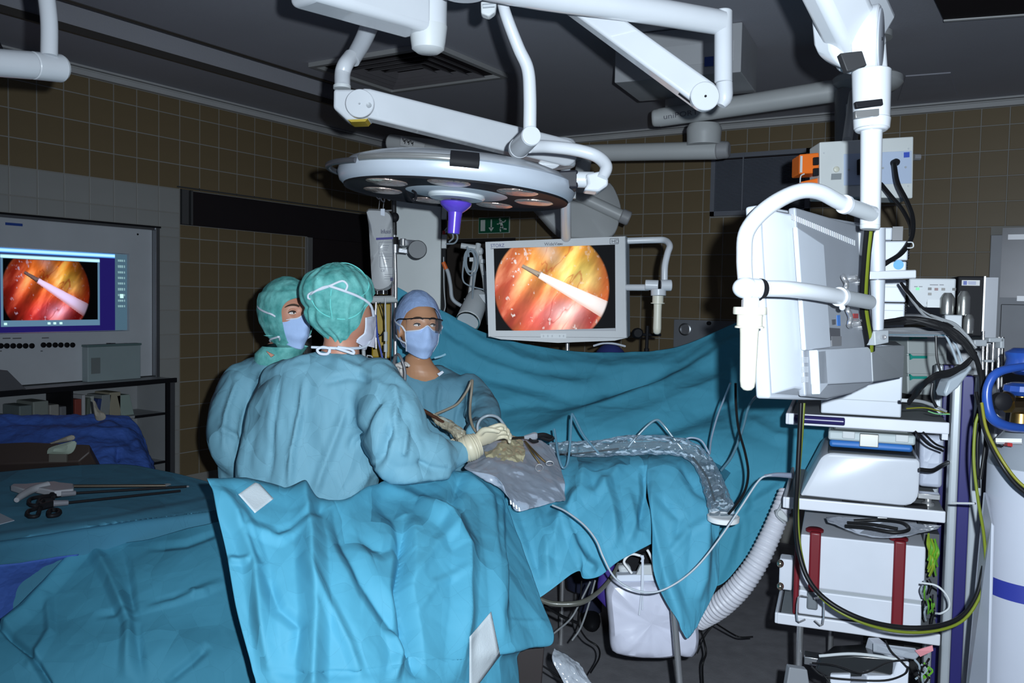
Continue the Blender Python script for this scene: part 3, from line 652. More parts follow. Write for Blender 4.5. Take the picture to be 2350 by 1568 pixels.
# --- right boom: beam, post, spring arm
t = thing('ceiling_boom', 'long white boom along the top with a post and a slanting spring arm', 'ceiling arm', P(1660, 120, 2.3))
mb = MB(); T(mb, [(1040, -52, 2.02), (1240, -12, 2.14), (1450, 18, 2.22), (1655, 52, 2.3)], [74, 68, 62, 56], sides=28, smooth=4); obj('beam', mb, enam, t); p9 = P(1065, -60, 2.04); mb = MB(); mb.tube([p9-[0, 0, .05], [p9[0], p9[1], CZ-.003]], .05, smooth=1, sides=28); mb.lathe([p9[0], p9[1], CZ-.04], ZUP, [(.001, 0), (.13, 0), (.13, .037), (.001, .037)], 36); obj('ceiling_mount', mb, enam, t)
mb = MB(); T(mb, [(1660, 24, 2.3), (1660, 190, 2.3)], 41, sides=28, smooth=1); obj('post', mb, enam, t, bevel=.004)
mb = MB(); T(mb, [(1662, 191, 2.3), (1662, 226, 2.3), (1655, 243, 2.3)], [38, 37, 20], sides=28, smooth=3); obj('post_foot', mb, enam, t)
mb = MB(); rbeam(mb, (1290, -16, 2.3), (1617, 222, 2.24), 56, 62, .05); obj('spring_arm', mb, enam, t, bevel=.008, seg=3)
mb = MB(); c_ = P(1617, 222, 2.21); mb.lathe(c_, -CF, [(.036, -.01), (.036, .006), (.034, .008), (.001, .008)], 32); obj('joint_disc', mb, enam, t)
mb = MB(); c_ = P(1619, 221, 2.2); mb.lathe(c_, -CF, [(.003, 0), (.003, .003), (.001, .003)], 10); obj('screw', mb, DK(), t)
a, b = P(1560, 212, 2.24), P(1612, 251, 2.235); mb = MB(); mb.tube([a, b], m2(6, 2.24), smooth=1); obj('black_inlay', mb, DK(), t)
# small grey bracket under the beam
t = thing('cable_bracket', 'small pale bracket hanging below the long boom beside the lamp tube', 'bracket', P(1121, 20, 2.2))
mb = MB(); mb.slab([P(1103, 2, 2.2), P(1140, 2, 2.2), P(1137, 26, 2.2), P(1122, 37, 2.2), P(1104, 30, 2.2)], .03); obj('body', mb, W2(), t, bevel=.004)
mb = MB(); T(mb, [(1108, 14, 2.19), (1135, 12, 2.19)], 10, smooth=1); obj('pin', mb, GR(), t)

# --- large surgical lamp with its yoke
DL = 2.55
t = thing('surgical_lamp', 'large round silver operating lamp with purple handle hanging over the surgeons', 'lamp', P(1048, 420, DL))
lc = P(1050, 419, DL); lup = unit(ZUP + CR*.062 + CF*.012)
def lat(name, prof, m, sides=64, o=None, **k):
    mb = MB(); mb.lathe(lc if o is None else o, lup, prof, sides); return obj(name, mb, m, t, **k)
al = ALU(); RR = m2(276, DL)
lat('shade_dome', [(RR*.955, .005), (RR*.95, .018), (RR*.90, .034), (RR*.80, .046), (RR*.62, .057), (RR*.4, .064), (.001, .068), (.001, .062), (RR*.6, .05), (RR*.93, .012)], al)
lat('rim', [(RR*.89, -.016), (RR*.93, -.021), (RR*.965, -.014), (RR*.985, .002), (RR*.972, .016), (RR*.95, .019), (RR*.93, .012), (RR*.915, -.006), (RR*.89, -.012), (RR*.89, -.016)], mat('pale lamp rim', (.50, .55, .62), .32, .25), cap=False) if False else lat('rim', [(RR*.89, -.028), (RR*.93, -.034), (RR*.965, -.024), (RR*.985, -.004), (RR*.975, .013), (RR*.95, .019), (RR*.90, .010), (RR*.89, -.028)], mat('pale lamp rim', (.50, .55, .62), .32, .25))
lat('seal', [(RR*.893, -.032), (RR*.925, -.0395), (RR*.93, -.034), (RR*.893, -.026)], DK())
glow = mat('polished reflector', (.40, .38, .37), .3, .15, bump=('noise', 30, .25))
lat('reflector', [(RR*.89, -.027), (RR*.80, -.021), (RR*.62, -.019), (RR*.45, -.021), (RR*.30, -.025), (.001, -.025), (.001, .0), (RR*.89, .0)], glow)
for k in range(7):
    a = 2*math.pi*k/7+.3; rd = unit(np.cross(lup, [0, 1, 0])); rd2 = np.cross(lup, rd); dd = rd*math.cos(a)+rd2*math.sin(a)
    mb = MB(); mb.lathe(lc+dd*RR*.66-lup*.024, lup, [(RR*.145, -.013), (RR*.165, -.010), (RR*.165, .004), (RR*.14, .008), (RR*.07, .011), (.001, .012)], 28); obj('reflector_cell', mb, mat('mirror cup', (.65, .50, .44), .18, .7, bump=('noise', 45, .6)), t)
lat('inner_plate', [(RR*.46, -.014), (RR*.45, -.029), (RR*.40, -.035), (.001, -.036), (.001, -.004)], mat('lamp centre plate', (.48, .52, .56), .4))
lat('hub_ring', [(RR*.235, -.034), (RR*.24, -.042), (RR*.22, -.048), (.001, -.049), (.001, -.034)], mat('lamp hub', (.55, .58, .60), .35))
pu = mat('purple silicone', (.085, .045, .42), .28, coat=.4)
lat('handle_neck', [(.016, -.062), (.016, -.038)], DK(), 24)
hd = lat('handle', [(.012, -.146), (.017, -.147), (.0175, -.142), (.019, -.103), (.021, -.086), (.034, -.076), (.044, -.066), (.046, -.058), (.040, -.054), (.001, -.054)], pu, 36)
# dark grip on rim, back rail at left
an = unit(-CF+CR*.115); an = unit(an-lup*np.dot(an, lup)); sd = np.cross(lup, an)
mb = MB()
for k in range(9):
    pass
th = np.linspace(-.105, .105, 10); R1 = []
for a in th:
    dd = an*math.cos(a)+sd*math.sin(a); c_ = lc+dd*RR*.965+lup*.006
    R1.append([c_+dd*x*.020+lup*y*.024 for x, y in ((-.8, 1), (.3, 1.1), (.9, .5), (1.0, -.2), (.7, -.6), (-.8, -.3))])
mb.rings(R1); obj('grip', mb, DK(), t, smooth=50)
ht = []
for a in np.linspace(-.105, -.9, 12): dd = an*math.cos(a)+sd*math.sin(a); ht.append(lc+dd*RR*.975+lup*.012)
mb = MB(); mb.tube(ht, .010, smooth=2); rl = obj('rail', mb, mat('satin rail', (.6, .6, .58), .25, .8), t)
ht = [];
for a in np.linspace(-1.95, -.95, 14):
    dd = an*math.cos(a)+sd*math.sin(a); ht.append(lc+dd*RR*(.985+.075*math.sin((a+1.95)*math.pi))+lup*(.006))
mb = MB(); mb.tube(ht, .008, smooth=2); obj('side_handle', mb, mat('dark rail', (.10, .10, .11), .35, .5), t)
mb = MB(); c_ = P(940, 448, DL-.2); mb.tube([P(932, 441, 2.5), P(938, 452, 2.48), P(947, 461, 2.47), P(954, 456, 2.47), P(954, 444, 2.48), P(947, 438, 2.5)], .0035); obj('hook', mb, DK(), t)
# yoke : black block, joint box, curved tube, barrel, upper tube
mb = MB(); mb.slab([P(1250, 393, 2.42), P(1327, 389, 2.42), P(1327, 432, 2.42), P(1256, 429, 2.42)], .07); obj('black_block', mb, mat('black joint block', (.010, .010, .016), .55), t, bevel=.006)
mb = MB(); T(mb, [(1322, 412, 2.44), (1362, 413, 2.44)], 37, sides=24, smooth=1); obj('axle', mb, enam, t)
mb = MB(); mb.slab([P(1345, 399, 2.38), P(1396, 389, 2.38), P(1396, 425, 2.38), P(1374, 440, 2.38), P(1340, 436, 2.38), P(1350, 420, 2.38)], .06); obj('joint_box', mb, enam, t, bevel=.006)
mb = MB(); T(mb, [(1215, 336, 2.36), (1260, 337, 2.4), (1320, 344, 2.42), (1368, 358, 2.42), (1391, 382, 2.40), (1382, 410, 2.38)], [31, 29, 29, 29, 29, 25], sides=24); obj('curved_tube', mb, enam, t)
mb = MB(); T(mb, [(1150, -6, 2.25), (1163, 40, 2.25), (1190, 110, 2.27), (1211, 158, 2.28), (1216, 220, 2.29), (1216, 298, 2.3)], [25, 27, 28, 29, 30, 30], sides=24); obj('upper_tube', mb, enam, t)
mb = MB(); a, b = P(1219, 312, 2.26), P(1188, 343, 2.38); mb.tube([a, b], [m2(23, 2.28), m2(23, 2.38)], sides=32, smooth=1); obj('barrel', mb, mat('grey lacquer', (.42, .44, .47), .35, .1), t, bevel=.002)
mb = MB(); ax_ = unit(a-b); mb.tube([a, a+ax_*.006], m2(22.5, 2.26), sides=32, smooth=1); obj('barrel_cap', mb, enam, t, bevel=.002)
mb = MB(); mb.tube([b+ax_*.012, b+ax_*.017], m2(23.7, 2.37), sides=32, smooth=1); mb.tube([b-ax_*.003, b], m2(22, 2.38), sides=32, smooth=1); obj('barrel_ring', mb, enam, t)

# --- the ceiling monitor in the middle, hanging from the long spring arm
DM = 3.55
t = thing('ceiling_monitor', 'widescreen monitor facing the photographer, showing an orange tissue picture', 'monitor', P(1280, 790, DM))
mb = MB(); T(mb, [(862, 24, 2.75), (835, 90, 2.7), (808, 138, 2.65)], [42, 40, 36], sides=24); obj('grey_tube', mb, mat('grey lacquer', (.42, .44, .47), .35, .1), t)
mb = MB(); T(mb, [(806, 130, 2.65), (792, 150, 2.62), (786, 170, 2.62), (786, 200, 2.6)], [35, 36, 36, 36], sides=24); obj('knee_tube', mb, enam, t)
mb = MB(); T(mb, [(785, 197, 2.6), (785, 204, 2.6)], 40, sides=28, smooth=1); obj('collar', mb, W2(), t)
mb = MB(); mb.slab([P(765, 204, 2.58), P(806, 204, 2.58), P(850, 208, 2.58), P(860, 240, 2.58), P(846, 272, 2.58), P(795, 275, 2.58), P(764, 247, 2.58)], .075); obj('elbow_housing', mb, enam, t, bevel=.008, seg=3)
mb = MB(); mb.slab([P(796, 274, 2.585), P(845, 271, 2.585), P(838, 279, 2.585), P(806, 280, 2.585)], .06); obj('yellow_lock', mb, mat('yellow latch', (.35, .25, .02), .5), t)
mb = MB(); rbeam(mb, (838, 240, 2.6), (1290, 352, 2.95), 66, 62, .06); obj('spring_arm', mb, enam, t, bevel=.008, seg=3)
mb = MB(); c_ = P(826, 238, 2.552); mb.lathe(c_, -CF, [(m2(32.5, 2.57), -.01), (m2(32.5, 2.57), .004), (m2(31, 2.57), .006), (.001, .006)], 40); obj('joint_disc', mb, enam, t)
mb = MB(); mb.lathe(P(847, 242, 2.546), -CF, [(.0075, 0), (.0075, .005), (.001, .003)], 16); mb.lathe(P(825, 238, 2.546), -CF, [(.0028, 0), (.0028, .004), (.001, .003)], 12); obj('screw', mb, GR(), t)
mb = MB(); T(mb, [(1282, 322, 3.0), (1282, 384, 3.0)], 78, sides=32, smooth=1); obj('end_housing', mb, enam, t, bevel=.01)
mb = MB(); mb.lathe(P(1262, 358, 2.93), -CF, [(m2(31, 2.93), -.01), (m2(31, 2.93), .004), (m2(29.5, 2.93), .006), (.001, .006)], 36); obj('joint_disc', mb, enam, t)
mb = MB(); T(mb, [(1298, 370, 3.2), (1298, 450, 3.25), (1299, 560, 3.6)], [22, 24, 24], sides=20, smooth=1); obj('post', mb, enam, t)
mb = MB(); T(mb, [(1314, 432, 3.2), (1314, 456, 3.2)], 16, sides=16, smooth=1); obj('stop_pin', mb, W2(), t)
# monitor body
q = [P(1113, 555, DM+.03), P(1436, 542, DM), P(1439, 780, DM), P(1121, 773, DM+.03)]
q = [P(1114, 556, DM), P(1436, 543, DM), P(1439, 776, DM), P(1280, 787, DM), P(1121, 773, DM)]
bzm = mat('silver bezel', (.40, .41, .42), .45)
o_, e1, e2, e3 = P(1114, 556, DM), unit(P(1436, 543, DM)-P(1114, 556, DM)), None, None
nrm = unit(np.cross(P(1436, 543, DM)-P(1114, 556, DM), P(1121, 773, DM)-P(1114, 556, DM)))
if np.dot(nrm, CF) > 0: nrm = -nrm     # towards the photographer
outer = [(1114, 556), (1436, 543), (1439, 776), (1410, 782), (1280, 786), (1150, 778), (1121, 773)]
inner = [(1133, 571), (1411, 562), (1412, 760), (1138, 759)]
mb = MB()
def ring_faces(mb, poly_o, poly_i, d, nrm, th):
    pass
mb.slab([P(*a, DM) for a in outer], -nrm*.05)
obj('casing', mb, mat('monitor casing', (.30, .31, .33), .5), t, smooth=0, bevel=.006)
mb = MB(); # bezel strips proud of the screen
f = nrm*.008; bz = [(1114, 556), (1436, 543), (1439, 776), (1121, 773)]
for (a, b, c, d) in [((1114, 556), (1436, 543), inner[1], inner[0]), ((1436, 543), (1439, 776), inner[2], inner[1]), (inner[3], inner[2], (1439, 776), (1121, 773)), ((1121, 773), (1114, 556), inner[0], inner[3])]:
    mb.slab([P(*x, DM)+f for x in (a, b, c, d)], -f*1.2)
mb.slab([P(1121, 772, DM)+f, P(1439, 775, DM)+f, P(1410, 782, DM)+f, P(1280, 787, DM)+f, P(1150, 779, DM)+f], -f*1.2)
obj('bezel', mb, bzm, t, smooth=0)
mb = MB(); mb.slab([P(1436, 543, DM)+f, P(1439, 776, DM)+f, P(1446, 770, DM+.05), P(1444, 547, DM+.05)], -CR*.004); obj('side_face', mb, mat('monitor side', (.22, .25, .28), .5), t, smooth=0)
so_ = P(1132, 570, DM)+nrm*.001; sx = P(1412, 562, DM)-P(1132, 570, DM); sy = P(1137, 761, DM)-P(1132, 570, DM); sW, sH = np.linalg.norm(sx), np.linalg.norm(sy)
def mon(U, V):
    X = (U*sW-sW*.47)/(sW*.475); Y = (V*sH-sH*.50)/(sW*.475); return endo(X, Y)
screen('screen', so_, sx/sW, sy/sH, sW, sH, 420, 290, mon, t, 1.1, nrm, 'lit screen with an endoscopic picture of orange and red tissue')
mx, my = unit(sx), unit(-sy); ink = mat('dark print', (.03, .03, .05), .5); f2 = nrm*.0086
text('STORZ', P(1126, 568.5, DM)+f2, mx, my, m2(11, DM), mat('blue print', (.02, .03, .16), .5), t, sx=.92, ext=.0008)
mb = MB(); mb.slab([P(1126, 571, DM)+f2, P(1149, 570, DM)+f2, P(1149, 571.2, DM)+f2, P(1126, 572.2, DM)+f2], -nrm*.0005); obj('print_line', mb, ink, t, smooth=0)
text('WideView', P(1249, 564.5, DM)+f2, mx, my, m2(10, DM), ink, t, ext=.0008)
text('™', P(1279, 566, DM)+f2, mx, my, m2(9, DM), ink, t)
text('HD', P(1402.5, 558.5, DM)+f2, mx, my, m2(11.5, DM), ink, t, sx=1.05, ext=.0008)
mb = MB()
for a, b in [((1399.5, 548.5), (1418.5, 547.8)), ((1418.5, 547.8), (1418.5, 560)), ((1418.5, 560), (1399.5, 560.7)), ((1399.5, 560.7), (1399.5, 548.5))]: mb.tube([P(*a, DM)+f2, P(*b, DM)+f2], .0009, sides=6, smooth=1)
obj('print_frame', mb, ink, t, smooth=0)
mb = MB(); mb.slab([P(1240, 766, DM)+f2, P(1299, 766, DM)+f2, P(1299, 777, DM)+f2, P(1241, 776, DM)+f2], -nrm*.002); obj('button_strip', mb, mat('white strip', (.55, .57, .58), .5), t, smooth=0)
for k in (1247, 1257, 1267, 1284, 1293):
    mb = MB(); mb.slab([P(k-1.5, 769, DM)+f2+nrm*.001, P(k+1.5, 769, DM)+f2+nrm*.001, P(k+1.5, 774, DM)+f2+nrm*.001, P(k-1.5, 774, DM)+f2+nrm*.001], -nrm*.002); obj('button', mb, GR(), t, smooth=0)
# handle bracket to the right of the monitor
mb = MB(); T(mb, [(1438, 553, 3.58), (1500, 551, 3.56), (1526, 552, 3.54), (1537, 564, 3.5), (1532, 582, 3.48), (1526, 610, 3.47), (1525, 645, 3.47)], 15, sides=18); obj('handle_bracket', mb, enam, t)
mb = MB(); T(mb, [(1438, 660, 3.55), (1488, 660, 3.5)], 15, sides=18, smooth=1); obj('lower_bracket', mb, enam, t)
mb = MB(); T(mb, [(1481, 654, 3.48), (1511, 655, 3.47)], 24, sides=22, smooth=1); obj('joint_barrel', mb, enam, t, bevel=.002)
mb = MB(); T(mb, [(1512, 655, 3.47), (1516, 655, 3.47)], 23, sides=22, smooth=1); obj('joint_gap', mb, DK(), t)
mb = MB(); T(mb, [(1516, 655, 3.46), (1541, 655, 3.46)], 26, sides=22, smooth=1); obj('joint_knob', mb, enam, t, bevel=.003)
mb = MB(); T(mb, [(1511, 664, 3.47), (1511, 679, 3.47)], 35, sides=24, smooth=1); obj('handle_collar', mb, enam, t, bevel=.002)
ivo = mat('cream plastic', (.58, .56, .47), .4)
mb = MB(); c_ = P(1510, 679, 3.47); k = m2(1, 3.47)
mb.lathe(c_, -ZUP, [(17*k*.75, 0), (17*k*.75, 16*k), (16*k, 16*k), (16*k, 18*k), (9.5*k, 19*k), (9*k, 40*k), (9.5*k, 75*k), (8.5*k, 84*k), (5*k, 88*k), (.001, 89*k)], 24); obj('handle', mb, ivo, t)

# --- right monitor seen from behind, on its own suspension
t = thing('ceiling_monitor', 'large white monitor seen from behind hanging at the right over the cart', 'monitor', P(1880, 900, 1.95))
# suspension
mb = MB(); a, b = P(1858, -130, 1.66), P(1975, 120, 1.86); ax = unit(b-a); n = unit(CF-ax*np.dot(CF, ax)); s_ = np.cross(n, ax)
mb.box((a+b)/2, (np.linalg.norm(b-a)/2+.02, .052, .035), [ax, s_, n]); obj('spring_arm', mb, enam, t, bevel=.02, seg=4); p9 = P(1855, -135, 1.66); mb = MB(); mb.tube([p9-[0, 0, .05], [p9[0], p9[1], CZ-.003]], .05, smooth=1, sides=28); mb.lathe([p9[0], p9[1], CZ-.04], ZUP, [(.001, 0), (.13, 0), (.13, .037), (.001, .037)], 36); obj('ceiling_mount', mb, enam, t)
mb = MB(); a2, b2_ = P(1915, -120, 1.72), P(2003, 60, 1.9); ax = unit(b2_-a2); n2 = unit(CF-ax*np.dot(CF, ax)); mb.box((a2+b2_)/2+CR*.012, (np.linalg.norm(b2_-a2)/2, .03, .03), [ax, np.cross(n2, ax), n2]); obj('arm_cover', mb, mat('grey lacquer', (.42, .44, .47), .35, .1), t, bevel=.012, seg=3)
mb = MB(); mb.slab([P(1906, 60, 1.8), P(1960, 20, 1.8), P(2010, 55, 1.84), P(2040, 90, 1.84), P(2044, 168, 1.84), P(1955, 168, 1.8), P(1925, 150, 1.8), P(1912, 120, 1.8)], .07); obj('elbow_housing', mb, enam, t, bevel=.012, seg=4)
dn = unit(CR*.86-CF*.5); mb = MB(); ee = P(2018, 90, 1.80); zz = unit(ZUP); sid = unit(np.cross(dn, zz)); R_ = []
for h, s in ((-.03, 1.), (.0, 1.), (.004, .96), (.005, .9)):
    th = np.linspace(0, 2*math.pi, 36, endpoint=False); R_.append([ee+dn*h+zz*math.sin(x)*.063*s+sid*math.cos(x)*.04*s for x in th])
mb.rings(R_); obj('joint_disc', mb, mat('grey disc', (.36, .38, .42), .4), t)
mb = MB(); R_ = []
for h, s in ((-.045, 1.12), (-.002, 1.12), (.001, 1.06)):
    R_.append([ee+dn*h+zz*math.sin(x)*.063*s+sid*math.cos(x)*.041*s for x in th])
mb.rings(R_); obj('joint_ring', mb, enam, t)
mb = MB(); mb.lathe(ee+dn*.004, dn, [(.0035, 0), (.0035, .002), (.001, .002)], 10); obj('screw', mb, DK(), t)
mb = MB(); mb.slab([P(1928, 122, 1.775), P(1979, 116, 1.775), P(1990, 150, 1.775), P(1944, 164, 1.775)], .02); obj('black_tape', mb, mat('black tape', (.02, .02, .022), .6), t, bevel=.002)
DT = 1.80; cx_ = 2000
def vcyl(name, y0, y1, w0, w1, m, x0=cx_, x1=None, d=DT, sides=32, bevel=.002, **k):
    mb = MB(); T(mb, [(x0, y0, d), (x0 if x1 is None else x1, y1, d)], [w0, w1], sides=sides, smooth=1); return obj(name, mb, m, t, bevel=bevel, **k)
vcyl('swivel_barrel', 163, 272, 86, 80, enam); vcyl('swivel_ring', 272, 296, 82, 78, enam, 2001, 2000.5); vcyl('swivel_foot', 296, 302, 76, 66, enam)
mb = MB(); mb.slab([P(1963, 233, DT-.045), P(2026, 226, DT-.045), P(2028, 241, DT-.045), P(1966, 248, DT-.045)], .01); obj('black_slot', mb, DK(), t, bevel=.002)
mb = MB(); mb.slab([P(1963, 254, DT-.045), P(2018, 249, DT-.045), P(2018, 265, DT-.045), P(1964, 271, DT-.045)], .01); obj('type_plate', mb, mat('dull plate', (.25, .25, .25), .35, .6), t, bevel=.001)
vcyl('down_tube', 298, 520, 48, 44, enam, 2000, 1997); vcyl('tube_foot', 516, 527, 46, 42, W2(), 1997, 1996)
# yoke
DY = 1.66
mb = MB(); T(mb, [(2002, 490, 1.78), (1935, 468, 1.72), (1878, 440, 1.68), (1825, 442, 1.66), (1760, 478, 1.64), (1715, 530, 1.63), (1708, 590, 1.62), (1711, 650, 1.62)], [34, 35, 36, 36, 37, 37, 36, 35], sides=28); obj('yoke_tube', mb, enam, t)
mb = MB(); T(mb, [(1935, 468, 1.715), (1943, 471, 1.723)], [44, 44], sides=28, smooth=1); obj('clamp_ring', mb, enam, t, bevel=.002)
mb = MB(); T(mb, [(1945, 472, 1.725), (2000, 491, 1.78)], [36, 36], sides=28, smooth=1); obj('grey_sleeve', mb, mat('grey sleeve', (.40, .42, .44), .4), t)
mb = MB(); T(mb, [(1706, 652, 1.60), (1709, 680, 1.60)], [44, 44], sides=24, smooth=1); obj('knee_body', mb, enam, t, bevel=.01)
mb = MB(); mb.ell(P(1711, 661, 1.60), (m2(30, 1.6), m2(26, 1.6), m2(25, 1.6)), [CR, CF, CU], 28, 16); obj('knee_ball', mb, enam, t)
mb = MB(); T(mb, [(1745, 663, 1.605), (1749, 663, 1.607)], [48, 46], sides=24, smooth=1); obj('knee_gap', mb, DK(), t)
mb = MB(); T(mb, [(1712, 661, 1.60), (1745, 663, 1.605)], [46, 46], sides=28, smooth=1); obj('knee_barrel', mb, enam, t, bevel=.002)
mb = MB(); T(mb, [(1749, 662, 1.607), (1810, 664, 1.63), (1870, 671, 1.68), (1925, 681, 1.75)], [38, 38, 37, 36], sides=28); obj('lower_tube', mb, enam, t)
mb = MB(); T(mb, [(1924, 681, 1.75), (1932, 682, 1.76)], 45, sides=28, smooth=1); mb.ell(P(1933, 706, 1.75), (.006, .006, .006)); obj('clamp_ring', mb, enam, t, bevel=.002)
mb = MB(); T(mb, [(1933, 682, 1.76), (1995, 694, 1.86)], [35, 33], sides=28, smooth=1); obj('grey_sleeve', mb, mat('grey sleeve', (.40, .42, .44), .4), t)
# cream handle
c_ = P(1722, 685, 1.6); k = m2(1, 1.6)
mb = MB(); mb.box(c_-ZUP*12*k, (18*k, 14*k, 14*k), [CR, CF, ZUP]); obj('handle_stem', mb, enam, t, bevel=.004)
mb = MB(); mb.lathe(c_, -ZUP, [(20*k, 20*k), (37*k, 20*k), (38*k, 23*k), (38*k, 35*k), (37*k, 37*k), (29*k, 38*k), (29*k, 62*k), (30*k, 63*k), (33*k, 64*k), (33*k, 68*k), (22*k, 69*k), (21*k, 80*k), (18*k, 190*k), (16*k, 204*k), (10*k, 211*k), (.001, 213*k)], 36); obj('handle', mb, ivo, t)
# monitor housing, local frame
TL, BL = P(1741, 470, 1.75), P(1766, 915, 1.75); uz = unit(TL-BL); TRp = P(1992, 545, 2.20); ux = TRp-TL; ux = unit(ux-uz*np.dot(ux, uz)); un = unit(np.cross(ux, uz))
if np.dot(un, CO-TL) < 0: un = -un
WM = np.linalg.norm(TRp-TL); HM = np.linalg.norm(TL-BL)
def L(x, z, n): return BL+ux*x*WM+uz*z*HM+un*n
def lb(name, x0, x1, z0, z1, n0, n1, m, bevel=.004, **k):
    mb = MB(); mb.add([L(x0, z0, n0), L(x1, z0, n0), L(x1, z1, n0), L(x0, z1, n0), L(x0, z0, n1), L(x1, z0, n1), L(x1, z1, n1), L(x0, z1, n1)], [(0, 1, 2, 3), (4, 7, 6, 5), (0, 4, 5, 1), (3, 2, 6, 7), (0, 3, 7, 4), (1, 5, 6, 2)])
    return obj(name, mb, m, t, smooth=0, bevel=bevel, **k)
lgm = LG(); whm = mat('white casing', (.45, .48, .53), .4)
mb = MB(); prof = [(0, 0), (.0, 1.0), (1, 1.0), (1, .03), (.8, -.06), (.5, -.075), (.25, -.04)]
mb.slab([L(x, z, .0) for x, z in prof], -un*.03); obj('front_frame', mb, whm, t, smooth=30, bevel=.006, seg=3)
mb = MB(); prof = [(.015, .02), (.015, .985), (.985, .985), (.985, .05), (.8, -.03), (.5, -.05), (.25, -.02)]
A_ = [L(x, z, .0) for x, z in prof]; prof2 = [(.10, .045), (.10, .955), (.95, .955), (.95, .07), (.8, .02), (.5, .0), (.25, .01)]; B_ = [L(x, z, .028) for x, z in prof2]
mb.rings([A_, B_]); obj('rear_bevel', mb, whm, t, smooth=30, bevel=.003)
def onR(px, py, n=.03): return onpl(px, py, BL+un*n, un)
def rp_(name, pts, n0, th, m, bevel=.002, **k):
    mb = MB(); mb.slab([onR(*q, n0) for q in pts], un*th); return obj(name, mb, m, t, smooth=0, bevel=bevel, **k)
gcm = mat('mid grey casing', (.25, .265, .295), .5)  # even mid grey for the recessed rear panel
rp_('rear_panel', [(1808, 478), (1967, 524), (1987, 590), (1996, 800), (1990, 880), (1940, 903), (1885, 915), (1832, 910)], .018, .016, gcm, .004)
rp_('raised_panel', [(1818, 521), (1881, 562), (1897, 798), (1838, 805)], .034, .010, whm, .003)
mb = MB()
for k_ in range(35):
    x = 1817+k_*4.2; y = 492+k_*1.75; mb.slab([onR(x, y, .0345), onR(x+2, y+.8, .0345), onR(x+2, y+13, .0345), onR(x, y+12.3, .0345)], un*.001)
stuff(obj('vent_slots', mb, mat('bright slot', (.6, .62, .66), .5), t, smooth=0))
for y0 in (820, 842, 865):
    for i in range(5): rp_('vent_slot', [(1840, y0+i*2.7), (1854, y0+i*2.7), (1854, y0+1.4+i*2.7), (1840, y0+1.4+i*2.7)], .0345, .001, mat('bright slot', (.6, .62, .66), .5), 0)
rp_('connector_step', [(1858, 806), (1876, 804), (1881, 884), (1862, 906)], .034, .018, whm, .002)
mb = MB(); mb.slab([onR(1876, 803, .052), onR(1999, 796, .052), onR(2003, 877, .052), onR(1881, 884, .052)], -un*.02); obj('connector_cover', mb, whm, t, smooth=0, bevel=.003)
mb = MB(); mb.slab([P(2000, 797, 2.06), P(2076, 793, 2.30), P(2073, 866, 2.30), P(2004, 877, 2.06)], .02); obj('connector_side', mb, GR(), t, smooth=0, bevel=.003)
for (x, y, y1) in ((1935, 633, 669), (1944, 707, 750)):
    mb = MB(); mb.tube([onR(x, y, .036), onR(x+1, y+4, .055), onR(x+8, (y+y1)/2, .058), onR(x+5, y1-4, .055), onR(x+8, y1, .036)], .0055, sides=10); obj('clip', mb, CH(), t)
for (x, y) in ((1950, 640), (1966, 648), (1958, 742), (1972, 750)):
    mb = MB(); mb.lathe(onR(x, y, .034), un, [(.008, 0), (.008, .015), (.005, .018), (.001, .018)], 14); obj('screw', mb, CH(), t)
rp_('red_label', [(1957, 720), (1968, 720), (1968, 731), (1957, 731)], .0345, .002, mat('red label', (.30, .02, .02), .5), 0)
rp_('dark_label', [(1896, 752), (1927, 754), (1928, 780), (1897, 782)], .0345, .001, mat('dark label', (.08, .08, .09), .5), 0); rp_('dark_label', [(1907, 772), (1930, 772), (1930, 794), (1908, 795)], .0345, .0015, mat('grey label', (.16, .16, .17), .5), 0)
rp_('blue_mark', [(1920, 724), (1927, 723), (1928, 748), (1921, 748)], .0345, .001, mat('blue mark', (.05, .16, .45), .5), 0); rp_('dark_mark', [(1908, 734), (1917, 733), (1917, 745), (1909, 746)], .0345, .001, mat('dark label', (.08, .08, .09), .5), 0)
rp_('white_edge', [(1966, 530), (1976, 534), (1982, 590), (1968, 588)], .03, .03, enam, .004)

# --- support arm running down behind the monitor (grey tapered upright with white bar and clamp)
mb = MB(); T(mb, [(2012, 525, 2.05), (2014, 640, 2.05), (2015, 760, 2.05)], [38, 33, 24], sides=24, smooth=3); obj('tapered_upright', mb, mat('grey lacquer light', (.46, .49, .54), .4, .2), t)
mb = MB(); mb.slab([P(1995, 623, 1.95), P(2104, 619, 1.98), P(2104, 639, 1.98), P(1995, 641, 1.95)], .02); obj('white_bar', mb, enam, t, bevel=.003)
mb = MB(); mb.slab([P(2007, 760, 2.0), P(2040, 757, 2.02), P(2040, 787, 2.02), P(2009, 793, 2.0)], .03); obj('clamp_block', mb, GR(), t, bevel=.002)
mb = MB(); mb.lathe(P(2028, 774, 2.0), -CF, [(.0055, -.005), (.0055, .003), (.003, .003), (.003, .001), (.001, .001)], 14); obj('bolt', mb, CH(), t)
for i, (x, w_) in enumerate(((1988, 12), (1996, 12), (2001, 8))):
    mb = MB(); T(mb, [(x+2, 522, 1.86), (x-5-i, 600, 1.9), (x-10, 700, 1.97), (x+2, 780, 2.02), (x+3, 805, 2.04)], w_, sides=10); obj('cable', mb, RB() if i != 1 else mat('green yellow wire', (.13, .16, .01), .5), t)

